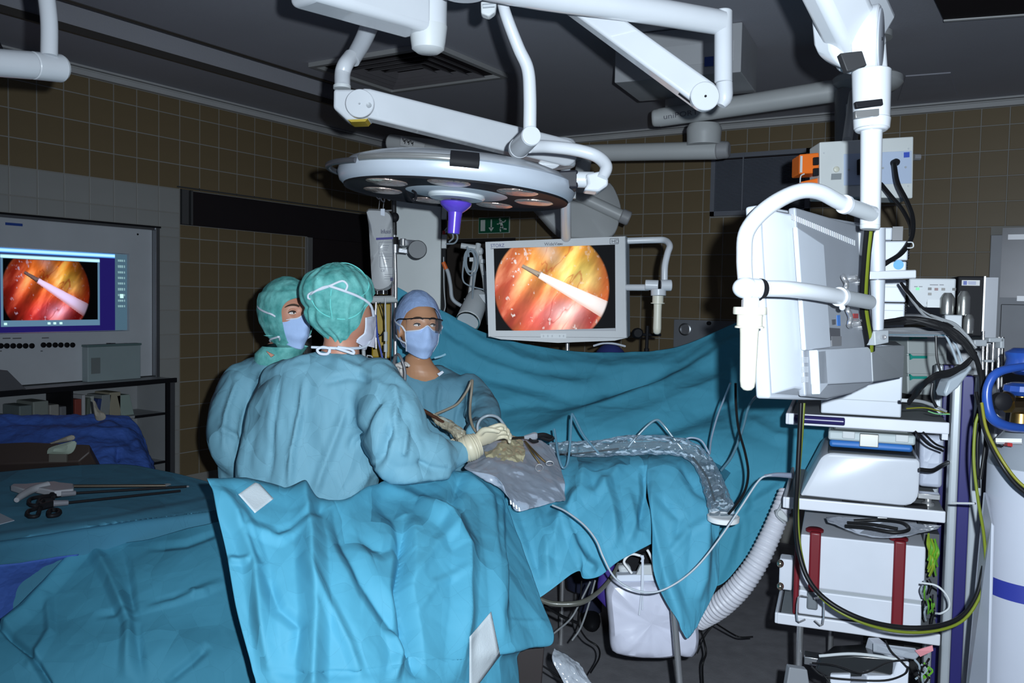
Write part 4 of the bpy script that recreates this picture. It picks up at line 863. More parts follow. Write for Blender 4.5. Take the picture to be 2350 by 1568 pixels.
# --- rear surgical lamp and its arms (uniform grey white)
gl = mat('grey white lacquer', (.42, .43, .43), .42)
t = thing('surgical_lamp', 'rear grey-white operating lamp disc tilted behind the middle monitor, on long ceiling tubes', 'lamp', P(1340, 545, 4.9))
dc = P(1342, 478, 4.85); dax = unit(-CF*.72-CU*.10+CR*.35+CU*.62)
mb = MB(); rr = m2(128, 4.85); mb.lathe(dc, dax, [(rr*.92, -.05), (rr, -.03), (rr*.98, .0), (rr*.8, .02), (rr*.4, .045), (.001, .05), (.001, .04), (rr*.9, -.04)], 48)
dax2 = unit(-CF*.80-CU*.45+CR*.25)
mb = MB()
pts = [(1222, 470), (1285, 535), (1335, 548), (1402, 543), (1422, 505), (1424, 470), (1405, 425), (1385, 420), (1330, 425), (1260, 420)]
c0 = P(1340, 480, 4.85); nn = unit(-CF+CU*.30+CR*.1)
ringp = resample([onpl(*p, c0, nn) for p in pts+pts[:1]], 49)[:-1]; cc = ringp.mean(0)
mb.rings([cc+(ringp-cc)*.55-nn*.10, cc+(ringp-cc)*.96-nn*.075, ringp-nn*.04, ringp, cc+(ringp-cc)*.97+nn*.008, cc+(ringp-cc)*.3+nn*.012]); obj('lamp_head', mb, gl, t, smooth=50)
mb = MB(); mb.tube([onpl(1322, 446, c0+nn*.03, nn), onpl(1430, 497, c0+nn*.03, nn)], m2(14, 4.8), smooth=1, sides=20); obj('grip_bar', mb, gl, t)
mb = MB(); mb.tube([onpl(1424, 494, c0+nn*.03, nn), onpl(1445, 503, c0+nn*.03, nn)], m2(17, 4.8), smooth=1, sides=20); obj('grip_end', mb, mat('dull grey grip', (.28, .28, .29), .5), t, bevel=.008)
mb = MB(); T(mb, [(1330, 352, 4.75), (1648, 345, 4.45)], [38, 42], sides=24, smooth=1); obj('lower_arm', mb, gl, t)
mb = MB(); T(mb, [(1644, 345, 4.45), (1674, 344, 4.42)], [43, 38], sides=24, smooth=1); obj('arm_end', mb, mat('dull grey grip', (.28, .28, .29), .5), t, bevel=.012, seg=3)
mb = MB(); T(mb, [(1342, 352, 4.74), (1336, 400, 4.75), (1332, 440, 4.78)], [36, 34, 30], sides=20); obj('drop_tube', mb, gl, t)
mb = MB(); c_ = P(1615, 327, 4.45); k = m2(1, 4.45); mb.lathe(c_, ZUP, [(38*k, -6*k), (39*k, 18*k), (40*k, 30*k), (35*k, 41*k), (20*k, 45*k), (.001, 46*k)], 32); obj('hub', mb, gl, t)
mb = MB(); T(mb, [(1514, 270, 4.45), (1700, 242, 4.3), (1925, 207, 4.1)], [42, 46, 52], sides=28, smooth=1); obj('upper_arm', mb, gl, t)
mb = MB(); T(mb, [(1496, 272, 4.46), (1516, 270, 4.45)], [36, 42], sides=28, smooth=1); obj('arm_end', mb, gl, t, bevel=.012, seg=3)
ax_ = unit(P(1700, 242, 4.3)-P(1514, 270, 4.45))
text('uniPORT', P(1522, 274, 4.39), unit(P(1700, 248, 4.25)-P(1522, 274, 4.39)), CU, m2(17, 4.4), mat('grey print', (.13, .13, .15), .5), t, sx=1.25)
mb = MB(); c_ = P(1990, 196, 4.05); k = m2(1, 4.05); mb.lathe(c_, ZUP, [(.001, -18*k), (50*k, -16*k), (68*k, -8*k), (77*k, 2*k), (76*k, 16*k), (66*k, 24*k), (40*k, 30*k), (.001, 31*k)], 40); obj('ceiling_hub', mb, gl, t)
mb = MB(); mb.lathe(c_, ZUP, [(.045, .05), (.045, CZ-c_[2]-.005)], 24); mb.lathe(c_, ZUP, [(.10, CZ-c_[2]-.03), (.10, CZ-c_[2]-.002)], 32); obj('ceiling_column', mb, gl, t)
mb = MB(); T(mb, [(1944, 212, 4.05), (1942, 330, 4.0)], [54, 50], sides=24, smooth=1); obj('drop_column', mb, mat('dark grey tube', (.20, .20, .21), .5), t)  # column in one even dark grey
mb = MB(); T(mb, [(1948, 240, 3.98), (1947, 300, 3.97)], [13, 12], sides=12, smooth=1); obj('white_strip', mb, W2(), t)
# left end of another arm with stickers
mb = MB(); T(mb, [(893, 326, 5.0), (985, 338, 4.9), (1180, 352, 4.75), (1335, 353, 4.72)], [36, 37, 37, 37], sides=24, smooth=1); obj('far_arm', mb, gl, t, bevel=.01)
q = [P(920, 312, 4.86), P(975, 330, 4.82), P(973, 345, 4.82), P(918, 334, 4.86)]; mb = MB(); mb.slab(q, .004); lb_ = obj('sticker', mb, mat('sticker white', (.5, .5, .5), .5), t, smooth=0)
for i in range(5):
    mb = MB(); x = 924+i*9; mb.tube([P(x, 317+i*2.6, 4.84), P(x+3, 325+i*2.6, 4.84), P(x+6, 321+i*2.6, 4.84), P(x+5, 330+i*2.2, 4.84)], .0022, sides=6); obj('sticker_mark', mb, DK(), t, smooth=0)

# --- ceiling service box
t = thing('ceiling_service_box', 'light grey housing box hanging under the ceiling behind the slanting spring arm', 'box', P(1560, 130, 4.3))
q0 = onz(1410, 190, 2.64); q1 = onz(1700, 165, 2.64)
ub = unit([q1[0]-q0[0], q1[1]-q0[1], 0]); vb = np.array([-ub[1], ub[0], 0]); 
if np.dot(vb, CF) < 0: vb = -vb
bwid = np.linalg.norm((q1-q0)[:2])
mb = MB(); mb.slab([q0, q0+ub*bwid, q0+ub*bwid+[0, 0, CZ-2.642], q0+[0, 0, CZ-2.642]], vb*.42); obj('housing', mb, mat('ceiling box grey', (.34, .345, .36), .55), t, smooth=0, bevel=.004)
mb = MB(); mb.slab([q0+ub*.18-vb*.003+[0, 0, .05], q0+ub*(bwid-.03)-vb*.003+[0, 0, .05], q0+ub*(bwid-.03)-vb*.003+[0, 0, .14], q0+ub*.18-vb*.003+[0, 0, .14]], vb*.003); obj('cover_plate', mb, mat('cover grey', (.38, .385, .40), .5), t, smooth=0)
a = P(1617, 131, 1)-CO; 
s0 = onpl(1617, 131, q0-vb*.006, vb); s1 = onpl(1634, 150, q0-vb*.006, vb)
mb = MB(); mb.slab([s0, s0+ub*.04, s0+ub*.04-[0, 0, .042], s0-[0, 0, .042]], vb*.002); obj('blue_sticker', mb, mat('blue sticker', (.02, .06, .28), .5), t, smooth=0)
mb = MB(); mb.lathe(P(1560, 200, 4.5), ZUP, [(m2(32, 4.5), -.13), (m2(32, 4.5), .02)], 28); obj('spigot', mb, gl, t)

# --- white socket box with orange unit at right
t = thing('socket_box', 'white wall-type socket box with blue-grey plate hanging behind the monitor tube', 'box', P(1985, 455, 2.9))
DS = 2.9; q = [P(1881, 326, DS), P(2097, 313, DS), P(2095, 455, DS), P(1881, 452, DS)]
sn = unit(np.cross(q[1]-q[0], q[3]-q[0])); sn = sn if np.dot(sn, CF) < 0 else -sn
mb = MB(); mb.slab(q, -sn*.10); obj('housing', mb, mat('box white', (.55, .57, .56), .4), t, smooth=0, bevel=.004)
def onS(x, y, n=.001): return onpl(x, y, q[0]+sn*n, sn)
mb = MB(); mb.slab([onS(1936, 354), onS(2096-4, 346), onS(2092, 421), onS(1936, 426)], sn*.002); obj('socket_plate', mb, mat('blue grey plate', (.40, .47, .60), .45), t, smooth=0, bevel=.001)
for (x, y) in ((1948, 390), (2026, 386), (2078, 384)):
    mb = MB(); mb.lathe(onS(x, y, .003), sn, [(.0036, 0), (.0036, .002), (.001, .002)], 12); obj('screw', mb, GR(), t)
for (x, y) in ((1891, 351), (2085, 341), (2084, 427)):
    mb = MB(); mb.lathe(onS(x, y, .001), sn, [(.003, 0), (.003, .002), (.001, .002)], 10); obj('screw', mb, W2(), t)
mb = MB(); mb.lathe(onS(1919, 389, .001), sn, [(.0095, 0), (.0095, .005), (.007, .007), (.001, .007)], 20); obj('button', mb, mat('pale button', (.55, .54, .45), .4), t)
mb = MB(); mb.slab([onS(1908, 399), onS(1931, 398), onS(1930, 412), onS(1907, 413)], sn*.002); obj('grey_label', mb, mat('label grey', (.22, .24, .25), .4), t, smooth=0)
mb = MB(); mb.slab([onS(2074, 350, .004), onS(2087, 349, .004), onS(2087, 361, .004), onS(2074, 362, .004)], sn*.001); obj('blue_sticker', mb, mat('blue sticker2', (.04, .08, .42), .5), t, smooth=0)
mb = MB(); mb.slab([onS(1966, 368), onS(1974, 368), onS(1974, 402), onS(1966, 402)], sn*.02); obj('black_socket', mb, DK(), t, smooth=0)
mb = MB(); mb.lathe(onS(2051, 375, .003), sn, [(.012, 0), (.012, .02), (.008, .03), (.001, .03)], 18); obj('plug', mb, DK(), t)
mb = MB(); a_ = onpl(2097, 361, q[0]-sn*.05, sn); mb.tube([a_, a_+CR*.02], .011, smooth=1); obj('side_knob', mb, CH(), t)
mb = MB(); T(mb, [(1985, 455, 2.95), (1985, 600, 2.95), (1985, 700, 2.95)], 46, smooth=1, sides=20); obj('column', mb, mat('darker grey tube', (.12, .12, .14), .5), t)  # column below the box, plain darker grey
mb = MB(); T(mb, [(1944, 325, 3.0), (1960, 215, 3.9)], 22, smooth=1, sides=16); obj('hanger', mb, gl, t)
t = thing('infusion_pump', 'orange unit clamped to the left side of the white socket box', 'pump', P(1856, 420, 2.95))
orm = mat('orange plastic', (.72, .14, .01), .4)
mb = MB(); mb.slab([P(1835, 354, 2.9), P(1880, 350, 2.9), P(1880, 397, 2.9), P(1834, 399, 2.9)], .08); obj('body', mb, orm, t, smooth=0, bevel=.004)
mb = MB(); mb.slab([P(1837, 358, 2.895), P(1842, 358, 2.895), P(1841, 396, 2.895), P(1836, 396, 2.895)], .004); obj('white_label', mb, mat('sticker white', (.5, .5, .5), .5), t, smooth=0)
for y in (361, 386):
    mb = MB(); mb.slab([P(1867, y, 2.89), P(1880, y-1, 2.89), P(1880, y+17, 2.89), P(1867, y+18, 2.89)], .01); obj('black_latch', mb, DK(), t, smooth=0, bevel=.002)
mb = MB(); mb.slab([P(1838, 417, 2.92), P(1880, 408, 2.92), P(1880, 424, 2.92), P(1840, 424, 2.92)], .05); obj('lower_lip', mb, orm, t, smooth=0, bevel=.003)
mb = MB(); T(mb, [(1846, 399, 2.9), (1838, 404, 2.9), (1836, 420, 2.9)], 3, sides=8); obj('wire', mb, W2(), t)
# ================================================================== DRAPES
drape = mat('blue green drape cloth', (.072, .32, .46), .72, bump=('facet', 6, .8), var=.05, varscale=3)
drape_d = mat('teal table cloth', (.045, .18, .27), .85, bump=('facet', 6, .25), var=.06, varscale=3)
wrap = mat('violet blue wrap', (.036, .095, .36), .8, bump=('crinkle', 26, .3), var=.15, varscale=5)
gownm = mat('pale blue gown cloth', (.155, .345, .44), .72, bump=('facet', 9, 1.2), var=.07, varscale=5)
gownw = mat('teal blue gown cloth', (.10, .25, .335), .75, bump=('facet', 9, 1.0), var=.07, varscale=5)
capm = mat('sea green cap cloth', (.06, .33, .31), .75, bump=('noise', 150, .15), var=.22, varscale=28, hue=(.17, .50, .47))
skin = mat('skin', (.50, .25, .16), .5, var=.08, varscale=12, hue=(.54, .23, .16))
skinw = mat('tanned skin', (.46, .235, .13), .45, var=.06, varscale=12)
maskm = mat('mask cloth', (.38, .52, .80), .8, bump=('noise', 160, .1))
whitec = mat('white tape cloth', (.62, .66, .74), .7)

def cloth(name, label, cat, grids, m, thick=.0015, parent=None):
    mb = MB()
    for G in grids: mb.grid(G)
    o = obj(name, mb, m, parent, smooth=60, solid=thick)
    if parent is None: tag(o, label, cat)
    return o

# --- the big bright drape in the foreground
F1 = [([(690, 1128), (712, 1240), (722, 1400), (716, 1568)], 40, .030, False), ([(763, 1160), (800, 1250), (850, 1350), (905, 1430), (950, 1490)], 34, -.020),
      ([(490, 1110), (560, 1215), (585, 1290), (600, 1400), (625, 1568)], 34, .022), ([(560, 1210), (640, 1235), (700, 1200)], 24, .010), ([(930, 1180), (938, 1260), (930, 1340), (950, 1440), (960, 1560)], 36, -.045, True, .6),
      ([(860, 1150), (900, 1180), (930, 1235), (880, 1260), (800, 1210)], 30, -.015), ([(960, 1150), (1030, 1190), (1065, 1260), (1060, 1400), (1045, 1568)], 30, .030, True, 1.3),
      ([(870, 1110), (960, 1150), (1010, 1200)], 26, .014), ([(1062, 1085), (1045, 1130), (1030, 1180)], 26, -.018), ([(1062, 1080), (1120, 1150), (1140, 1300), (1155, 1480)], 26, .020),
      ([(1145, 1115), (1148, 1200), (1153, 1300), (1160, 1400)], 14, .016), ([(600, 1300), (640, 1400), (690, 1440), (670, 1540)], 26, -.012), ([(690, 1280), (760, 1400), (800, 1480), (830, 1568)], 22, .012),
      ([(945, 1330), (1000, 1250), (1050, 1210)], 22, .010), ([(960, 1400), (1000, 1340), (1070, 1310)], 18, .008), ([(900, 1440), (915, 1500), (900, 1568)], 22, .018), ([(1160, 1423), (1262, 1428)], 9, .006), ([(575, 1290), (520, 1285)], 14, .012),
      ([(545, 1180), (600, 1300)], 16, -.010), ([(760, 1150), (700, 1200), (620, 1230)], 18, -.010)]
G1 = cloth_grid([[(505, 1150, 2.5), (690, 1190, 2.55), (850, 1190, 2.8), (1000, 1150, 3.05), (1120, 1150, 3.1)],
                 [(476, 1096, 2.2), (600, 1104, 2.3), (763, 1149, 2.36), (850, 1118, 2.6), (930, 1092, 2.72), (1060, 1079, 2.85), (1150, 1110, 2.95)],
                 [(488, 1135, 2.13), (620, 1160, 2.2), (760, 1190, 2.24), (850, 1165, 2.45), (930, 1150, 2.56), (1060, 1130, 2.66), (1160, 1152, 2.8)],
                 [(518, 1262, 2.06), (640, 1270, 2.09), (780, 1280, 2.12), (880, 1250, 2.26), (980, 1230, 2.38), (1090, 1225, 2.5), (1194, 1245, 2.68)],
                 [(543, 1400, 1.99), (680, 1400, 2.0), (800, 1400, 2.04), (900, 1385, 2.12), (1000, 1375, 2.22), (1110, 1370, 2.34), (1243, 1370, 2.55)],
                 [(572, 1510, 1.95), (690, 1520, 1.95), (820, 1520, 1.99), (920, 1505, 2.06), (1010, 1495, 2.14), (1100, 1492, 2.26), (1269, 1475, 2.46)],
                 [(578, 1535, 1.94), (692, 1545, 1.945), (822, 1545, 1.985), (922, 1530, 2.05), (1012, 1522, 2.135), (1098, 1517, 2.255), (1196, 1498, 2.44)],
                 [(592, 1600, 1.92), (700, 1610, 1.92), (830, 1610, 1.96), (930, 1600, 2.03), (1020, 1592, 2.12), (1090, 1580, 2.24), (1190, 1565, 2.42)],
                 [(620, 1850, 1.90), (720, 1860, 1.9), (840, 1860, 1.94), (940, 1860, 2.0), (1020, 1860, 2.1), (1090, 1850, 2.2), (1186, 1830, 2.4)]],
                340, 320, [(a[0], a[1], a[2]*1.5, *a[3:]) for a in F1], (.009, 3.6, 1.5), 2, fine=.13)
d1_ = cloth('surgical_drape', 'large bright turquoise drape in the foreground with a white square sticker', 'drape', [G1], drape)
def onfront(G, px, py):
    V = G.reshape(-1, 3); x, y = pxof(V); k = np.argsort((x-px)**2+(y-py)**2)[:12]; return CO+ray(px, py)*(min(((V[k]-CO)@CF)))
def decal(name, G, corners, m, parent, lift=.004, n=10, label=None):
    a, b, c, d = [np.array(q, float) for q in corners]; g = np.zeros((n+1, n+1, 3)); V = G.reshape(-1, 3); x, y = pxof(V); dep = (V-CO)@CF
    for j in range(n+1):
        for i in range(n+1):
            u, v = i/n, j/n; p = (a*(1-u)+b*u)*(1-v)+(d*(1-u)+c*u)*v
            e = (x-p[0])**2+(y-p[1])**2; m_ = dep[e < 120].min() if (e < 120).any() else dep[np.argmin(e)]; near = dep < m_+.05; w_ = np.exp(-e/12.)*near+1e-14*near; dd = (dep*w_).sum()/w_.sum(); g[j, i] = P(p[0], p[1], dd-lift)
    mb = MB(); mb.grid(g); return obj(name, mb, m, parent, smooth=60, solid=.001, label=label)
decal('square_sticker', G1, [(590, 1104), (628, 1145), (585, 1178), (547, 1135)], mat('white paper', (.52, .57, .60), .8, bump=('noise', 200, .1)), d1_, label='white square sticker')
decal('adhesive_strip', G1, [(1127, 1404), (1148, 1505), (1077, 1600), (1078, 1462)], mat('white paper', (.52, .57, .60), .8), d1_, .014, label='white adhesive strip')
# end support under it so that the cloth is carried by something
t = thing('operating_table', 'operating table hidden under the drapes with dark column and black rails', 'table', P(1300, 1600, 3.3)*[1, 1, 0])
tb = mat('dark table upholstery', (.02, .02, .024), .6, spec=.12)
def hbox(mb, p0, p1, hw, z0, z1):
    a = np.array([p0[0], p0[1]]); b = np.array([p1[0], p1[1]]); ax = unit([b[0]-a[0], b[1]-a[1], 0]); n = np.array([-ax[1], ax[0], 0]); c_ = np.array([*(a+b)/2, (z0+z1)/2]); mb.box(c_, (np.linalg.norm(b-a)/2, hw, (z1-z0)/2), [ax, n, ZUP])
A0, A1 = P(900, 1200, 2.75), P(1500, 1150, 3.45)
mb = MB(); hbox(mb, P(1080, 1200, 2.95), P(1560, 1150, 3.25), .12, .80, .90); obj('mattress', mb, tb, t, bevel=.02)
mb = MB(); hbox(mb, P(1070, 1200, 2.92), P(1190, 1200, 3.0), .08, .10, .80); obj('column', mb, tb, t, bevel=.01)
mb = MB(); hbox(mb, P(1000, 1200, 2.9), P(1180, 1200, 3.0), .16, .0, .10); obj('base', mb, tb, t, bevel=.02)
mb = MB(); mb.tube([P(1335, 1300, 3.05), P(1500, 1255, 3.15)], .012, smooth=1); obj('side_rail', mb, DK(), t)
mb = MB(); mb.slab([P(1420, 1200, 3.25), P(1500, 1150, 3.25), P(1502, 1330, 3.25), P(1425, 1300, 3.25)], .05); obj('hip_plate', mb, DK(), t)

# --- drape over the patient and the far side of the table
FC = [([(1340, 1060), (1335, 1130), (1280, 1200), (1262, 1280)], 34, .03), ([(1372, 1080), (1400, 1160), (1412, 1260)], 26, .025), ([(1430, 1060), (1395, 1110), (1340, 1160)], 22, .018), ([(1478, 1070), (1484, 1130), (1470, 1220)], 18, -.03),
      ([(1290, 1120), (1310, 1200), (1345, 1280)], 20, -.016), ([(1230, 1160), (1250, 1250), (1260, 1340)], 22, .018), ([(1440, 1120), (1455, 1200), (1440, 1250)], 18, .014), ([(1295, 1180), (1340, 1290), (1370, 1310)], 22, .02), ([(1190, 1170), (1220, 1250), (1240, 1330)], 18, -.012)]
C1 = cloth_grid([[(1180, 1020, 3.6), (1300, 1012, 3.6), (1400, 1008, 3.6), (1500, 1006, 3.6)],
                 [(1165, 1075, 3.1), (1290, 1062, 3.12), (1390, 1050, 3.15), (1490, 1045, 3.15)],
                 [(1160, 1150, 2.92), (1260, 1140, 2.95), (1370, 1120, 2.96), (1486, 1110, 3.0)],
                 [(1170, 1250, 2.76), (1280, 1230, 2.80), (1390, 1200, 2.84), (1494, 1190, 2.9)],
                 [(1200, 1392, 2.66), (1243, 1369, 2.67), (1324, 1312, 2.72), (1341, 1328, 2.73), (1377, 1322, 2.75), (1420, 1288, 2.78), (1494, 1249, 2.84)]],
                210, 190, [(a[0], a[1], a[2]*1.4, *a[3:]) for a in FC], (.008, 5, 1.4), 5, fine=.15)
FD2 = [([(1500, 1080), (1500, 1200), (1530, 1330), (1568, 1440)], 26, .025), ([(1620, 1110), (1612, 1250), (1600, 1380)], 30, .03), ([(1560, 1060), (1620, 1150), (1648, 1250)], 22, -.02), ([(1510, 1140), (1560, 1190), (1550, 1240)], 20, -.014), ([(1520, 1290), (1580, 1220), (1630, 1190)], 16, .010)]
C2 = cloth_grid([[(1490, 1006, 3.6), (1560, 1012, 3.55), (1620, 1040, 3.5), (1680, 1080, 3.4)],
                 [(1488, 1045, 3.15), (1550, 1042, 3.12), (1615, 1075, 3.08), (1655, 1125, 3.08)],
                 [(1485, 1110, 2.98), (1550, 1112, 2.94), (1620, 1145, 2.92), (1655, 1180, 2.96)],
                 [(1498, 1200, 2.86), (1560, 1215, 2.82), (1620, 1230, 2.84), (1652, 1260, 2.90)],
                 [(1502, 1320, 2.76), (1550, 1335, 2.74), (1600, 1335, 2.77), (1647, 1342, 2.83)],
                 [(1560, 1440, 2.70), (1574, 1464, 2.70), (1583, 1462, 2.71), (1598, 1440, 2.74)]], 120, 150, [(a[0], a[1], a[2]*1.4, *a[3:]) for a in FD2], (.006, 5, 1.4), 9, fine=.3)
dC = cloth('surgical_drape', 'crumpled turquoise drape over the patient, ending in a pointed tip beside the white bag', 'drape', [C1, C2], drape)

# --- anaesthesia screen drape
FS = [([(1750, 745), (1640, 820), (1520, 890), (1330, 960), (1200, 1010)], 46, .05), ([(1760, 800), (1650, 880), (1500, 945), (1330, 1000)], 40, .04), ([(1720, 745), (1560, 850), (1400, 900), (1250, 940)], 34, -.035), ([(1770, 860), (1680, 920), (1560, 970), (1450, 1000)], 34, -.03),
      ([(1000, 715), (1100, 785), (1200, 830), (1320, 850)], 26, .03), ([(1010, 770), (1120, 840), (1240, 880), (1400, 890)], 30, .03), ([(1020, 830), (1150, 870), (1300, 905), (1450, 880), (1600, 815)], 26, -.03), ([(1250, 830), (1400, 848), (1560, 835), (1700, 770)], 30, .025),
      ([(1140, 940), (1200, 930), (1300, 925)], 22, -.02), ([(905, 665), (912, 800), (900, 900)], 22, .02), ([(930, 670), (1000, 730), (1060, 790)], 20, -.02), ([(1380, 840), (1350, 880), (1320, 930)], 10, .008),
      ([(1640, 1350), (1700, 1200), (1760, 1090)], 30, -.02), ([(1660, 1190), (1700, 1170), (1820, 1100)], 18, .02), ([(1700, 1080), (1710, 1160), (1690, 1300)], 22, .02), ([(1700, 960), (1780, 1000), (1850, 1010)], 26, .02)]
GS = cloth_grid([[(903, 654, 4.0), (1000, 706, 4.0), (1120, 768, 4.0), (1290, 803, 4.0), (1430, 807, 4.0), (1560, 794, 4.0), (1700, 737, 3.92), (1800, 715, 3.8), (1930, 700, 3.6)],
                 [(900, 790, 3.98), (1000, 820, 3.92), (1120, 850, 3.88), (1290, 870, 3.86), (1430, 875, 3.84), (1560, 868, 3.82), (1700, 840, 3.78), (1800, 830, 3.7), (1930, 820, 3.5)],
                 [(898, 930, 3.95), (1000, 930, 3.85), (1120, 935, 3.76), (1290, 940, 3.7), (1430, 942, 3.68), (1560, 940, 3.64), (1700, 940, 3.6), (1800, 940, 3.5), (1925, 930, 3.38)],
                 [(898, 1040, 3.9), (1000, 1030, 3.7), (1120, 1020, 3.6), (1290, 1010, 3.52), (1430, 1010, 3.5), (1560, 1015, 3.45), (1700, 1040, 3.38), (1800, 1045, 3.34), (1900, 1030, 3.3)],
                 [(898, 1160, 3.85), (1000, 1150, 3.66), (1120, 1140, 3.58), (1290, 1120, 3.5), (1430, 1120, 3.46), (1560, 1140, 3.4), (1690, 1180, 3.28), (1760, 1150, 3.28), (1835, 1100, 3.28)],
                 [(898, 1260, 3.85), (1000, 1250, 3.64), (1120, 1240, 3.56), (1290, 1215, 3.46), (1430, 1215, 3.42), (1570, 1300, 3.3), (1645, 1345, 3.2), (1725, 1265, 3.22), (1810, 1175, 3.26)]], 340, 200, FS, (.010, 4.5, .8), 12, fine=.3)
dS = cloth('screen_drape', 'wide teal screen drape stretched between poles behind the patient', 'drape', [GS], mat('screen drape cloth', (.050, .27, .385), .8, bump=('facet', 4, .4), var=.05, varscale=2))

# --- instrument table at the left
zt = .95
def Z(x, y, z=zt): return (*onz(x, y, z), 0)
FA = [([(0, 1232), (250, 1195), (480, 1150)], 14, .010, False)]
A1_ = cloth_grid([[Z(-160, 1100), Z(100, 1074), Z(270, 1066), Z(380, 1082), Z(476, 1106)], [Z(-160, 1150), Z(120, 1130), Z(320, 1118), Z(520, 1128)],
                  [Z(-160, 1200), Z(60, 1180), Z(300, 1155), Z(535, 1148)], [Z(-160, 1258), Z(0, 1238), Z(250, 1200), Z(545, 1165)], [Z(-160, 1272, .93), Z(0, 1252, .93), Z(250, 1213, .93), Z(545, 1178, .93)],
                  [Z(-160, 1400, .75), Z(0, 1360, .77), Z(250, 1330, .77), Z(545, 1290, .77)], [Z(-160, 1640, .45), Z(0, 1600, .45), Z(250, 1580, .45), Z(545, 1540, .45)]], 170, 170, FA, (.0015, 7, 1.), 21, fine=.3)
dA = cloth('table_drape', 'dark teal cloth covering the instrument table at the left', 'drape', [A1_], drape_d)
FA2 = [([(205, 1245), (255, 1330), (300, 1430), (290, 1560)], 26, .025), ([(200, 1245), (120, 1330), (60, 1400), (10, 1440)], 26, .02, False), ([(280, 1255), (295, 1340), (310, 1460), (330, 1568)], 22, -.015), ([(260, 1410), (400, 1380), (520, 1335)], 16, .012),
       ([(215, 1415), (330, 1395), (440, 1360)], 14, -.010), ([(440, 1350), (445, 1365), (480, 1360)], 12, .01), ([(110, 1360), (115, 1450), (60, 1540)], 18, .014), ([(480, 1480), (440, 1520), (380, 1568)], 18, -.014), ([(330, 1260), (430, 1250), (520, 1215)], 14, -.012), ([(0, 1440), (70, 1500), (110, 1568)], 14, -.03, False)]
A2_ = cloth_grid([[(196, 1246, 2.62), (262, 1250, 2.62), (340, 1240, 2.63), (440, 1212, 2.66), (580, 1180, 2.72)],
                  [(112, 1330, 2.48), (250, 1325, 2.46), (340, 1315, 2.46), (440, 1305, 2.5), (590, 1290, 2.58)],
                  [(20, 1415, 2.36), (220, 1425, 2.32), (340, 1425, 2.32), (440, 1420, 2.36), (605, 1400, 2.45)],
                  [(-70, 1510, 2.22), (180, 1530, 2.2), (340, 1530, 2.2), (450, 1530, 2.24), (620, 1510, 2.35)],
                  [(-160, 1700, 2.1), (150, 1740, 2.1), (340, 1740, 2.1), (460, 1740, 2.15), (640, 1700, 2.28)]], 230, 190, [(a[0], a[1], a[2]*1.4, *a[3:]) for a in FA2], (.007, 3.8, 1.3), 25, fine=.15)
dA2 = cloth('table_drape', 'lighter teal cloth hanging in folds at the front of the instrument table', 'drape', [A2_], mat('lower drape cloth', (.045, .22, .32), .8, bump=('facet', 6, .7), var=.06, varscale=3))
A3_ = cloth_grid([[Z(-200, 1300, .86), Z(0, 1290, .86), Z(200, 1262, .86)], [Z(-200, 1400, .75), Z(0, 1370, .75), Z(160, 1330, .75)], [Z(-200, 1600, .5), Z(0, 1560, .5), Z(120, 1500, .5)]], 60, 50, [], (.006, 7, 1), 27)
A3_ = A3_-CF*.05
cloth('under_drape', 'dark violet cloth showing under the instrument table cloth at the far left', 'drape', [A3_], wrap)
t = thing('instrument_table', 'steel instrument table under the teal cloths at the left', 'table', onz(150, 1200, 0))
q = [onz(-150, 1120, .915), onz(270, 1090, .915), onz(462, 1125, .915), onz(530, 1170, .915), onz(-150, 1255, .915)]
mb = MB(); mb.slab(q, np.array([0, 0, -.02])); obj('table_top', mb, steel, t, smooth=0)
for (x, y) in ((270, 1090), (480, 1140), (0, 1230)):
    a = onz(x, y, .91); mb = MB(); mb.tube([a, a*[1, 1, 0]], .015, smooth=1); obj('leg', mb, steel, t)

# --- violet wrap table further back
FE = [([(60, 990), (200, 985), (320, 1000)], 14, .03), ([(0, 965), (150, 968), (260, 960)], 12, -.03), ([(230, 960), (300, 1000), (345, 1070)], 16, .03), ([(210, 1040), (280, 1030), (330, 1010)], 12, .025), ([(270, 1030), (270, 1060)], 10, -.05)]
E_ = cloth_grid([[(-100, 975, 4.2), (100, 970, 4.3), (230, 968, 4.45), (300, 975, 4.5)],
                 [(-100, 952, 4.15), (100, 951, 4.25), (230, 950, 4.35), (292, 956, 4.4), (318, 985, 4.38)],
                 [(-100, 990, 4.05), (100, 988, 4.12), (230, 985, 4.2), (310, 1000, 4.28), (345, 1040, 4.28)],
                 [(-100, 1040, 3.95), (100, 1038, 3.98), (230, 1035, 4.03), (320, 1050, 4.1), (358, 1078, 4.15)],
                 [(-100, 1110, 3.95), (100, 1108, 3.9), (230, 1105, 3.9), (320, 1110, 3.98), (362, 1120, 4.05)],
                 [(-100, 1300, 3.9), (100, 1300, 3.85), (230, 1300, 3.85), (320, 1300, 3.9), (360, 1300, 4.0)]], 130, 110, FE, (.018, 6, 1.), 31)
cloth('wrap_cloth', 'violet-blue sterilisation wrap heaped on the rear table at the left', 'cloth', [E_], wrap)
t = thing('rear_trolley', 'trolley under the violet wrap', 'trolley', P(100, 1100, 4.3)*[1, 1, 0])
mb = MB(); hbox(mb, P(-80, 1060, 4.02), P(290, 1060, 4.15), .14, .80, .84); obj('tray_top', mb, steel, t)
for (x, d) in ((-60, 3.95), (280, 4.05), (-60, 4.15), (270, 4.25)):
    a = P(x, 1060, d); mb = MB(); mb.tube([[a[0], a[1], .8], [a[0], a[1], 0]], .014, smooth=1); obj('leg', mb, steel, t)
brn = mat('brown tray', (.05, .035, .03), .5)
t = thing('instrument_tray', 'dark brown instrument tray on the violet wrap', 'tray', P(90, 1060, 3.85))
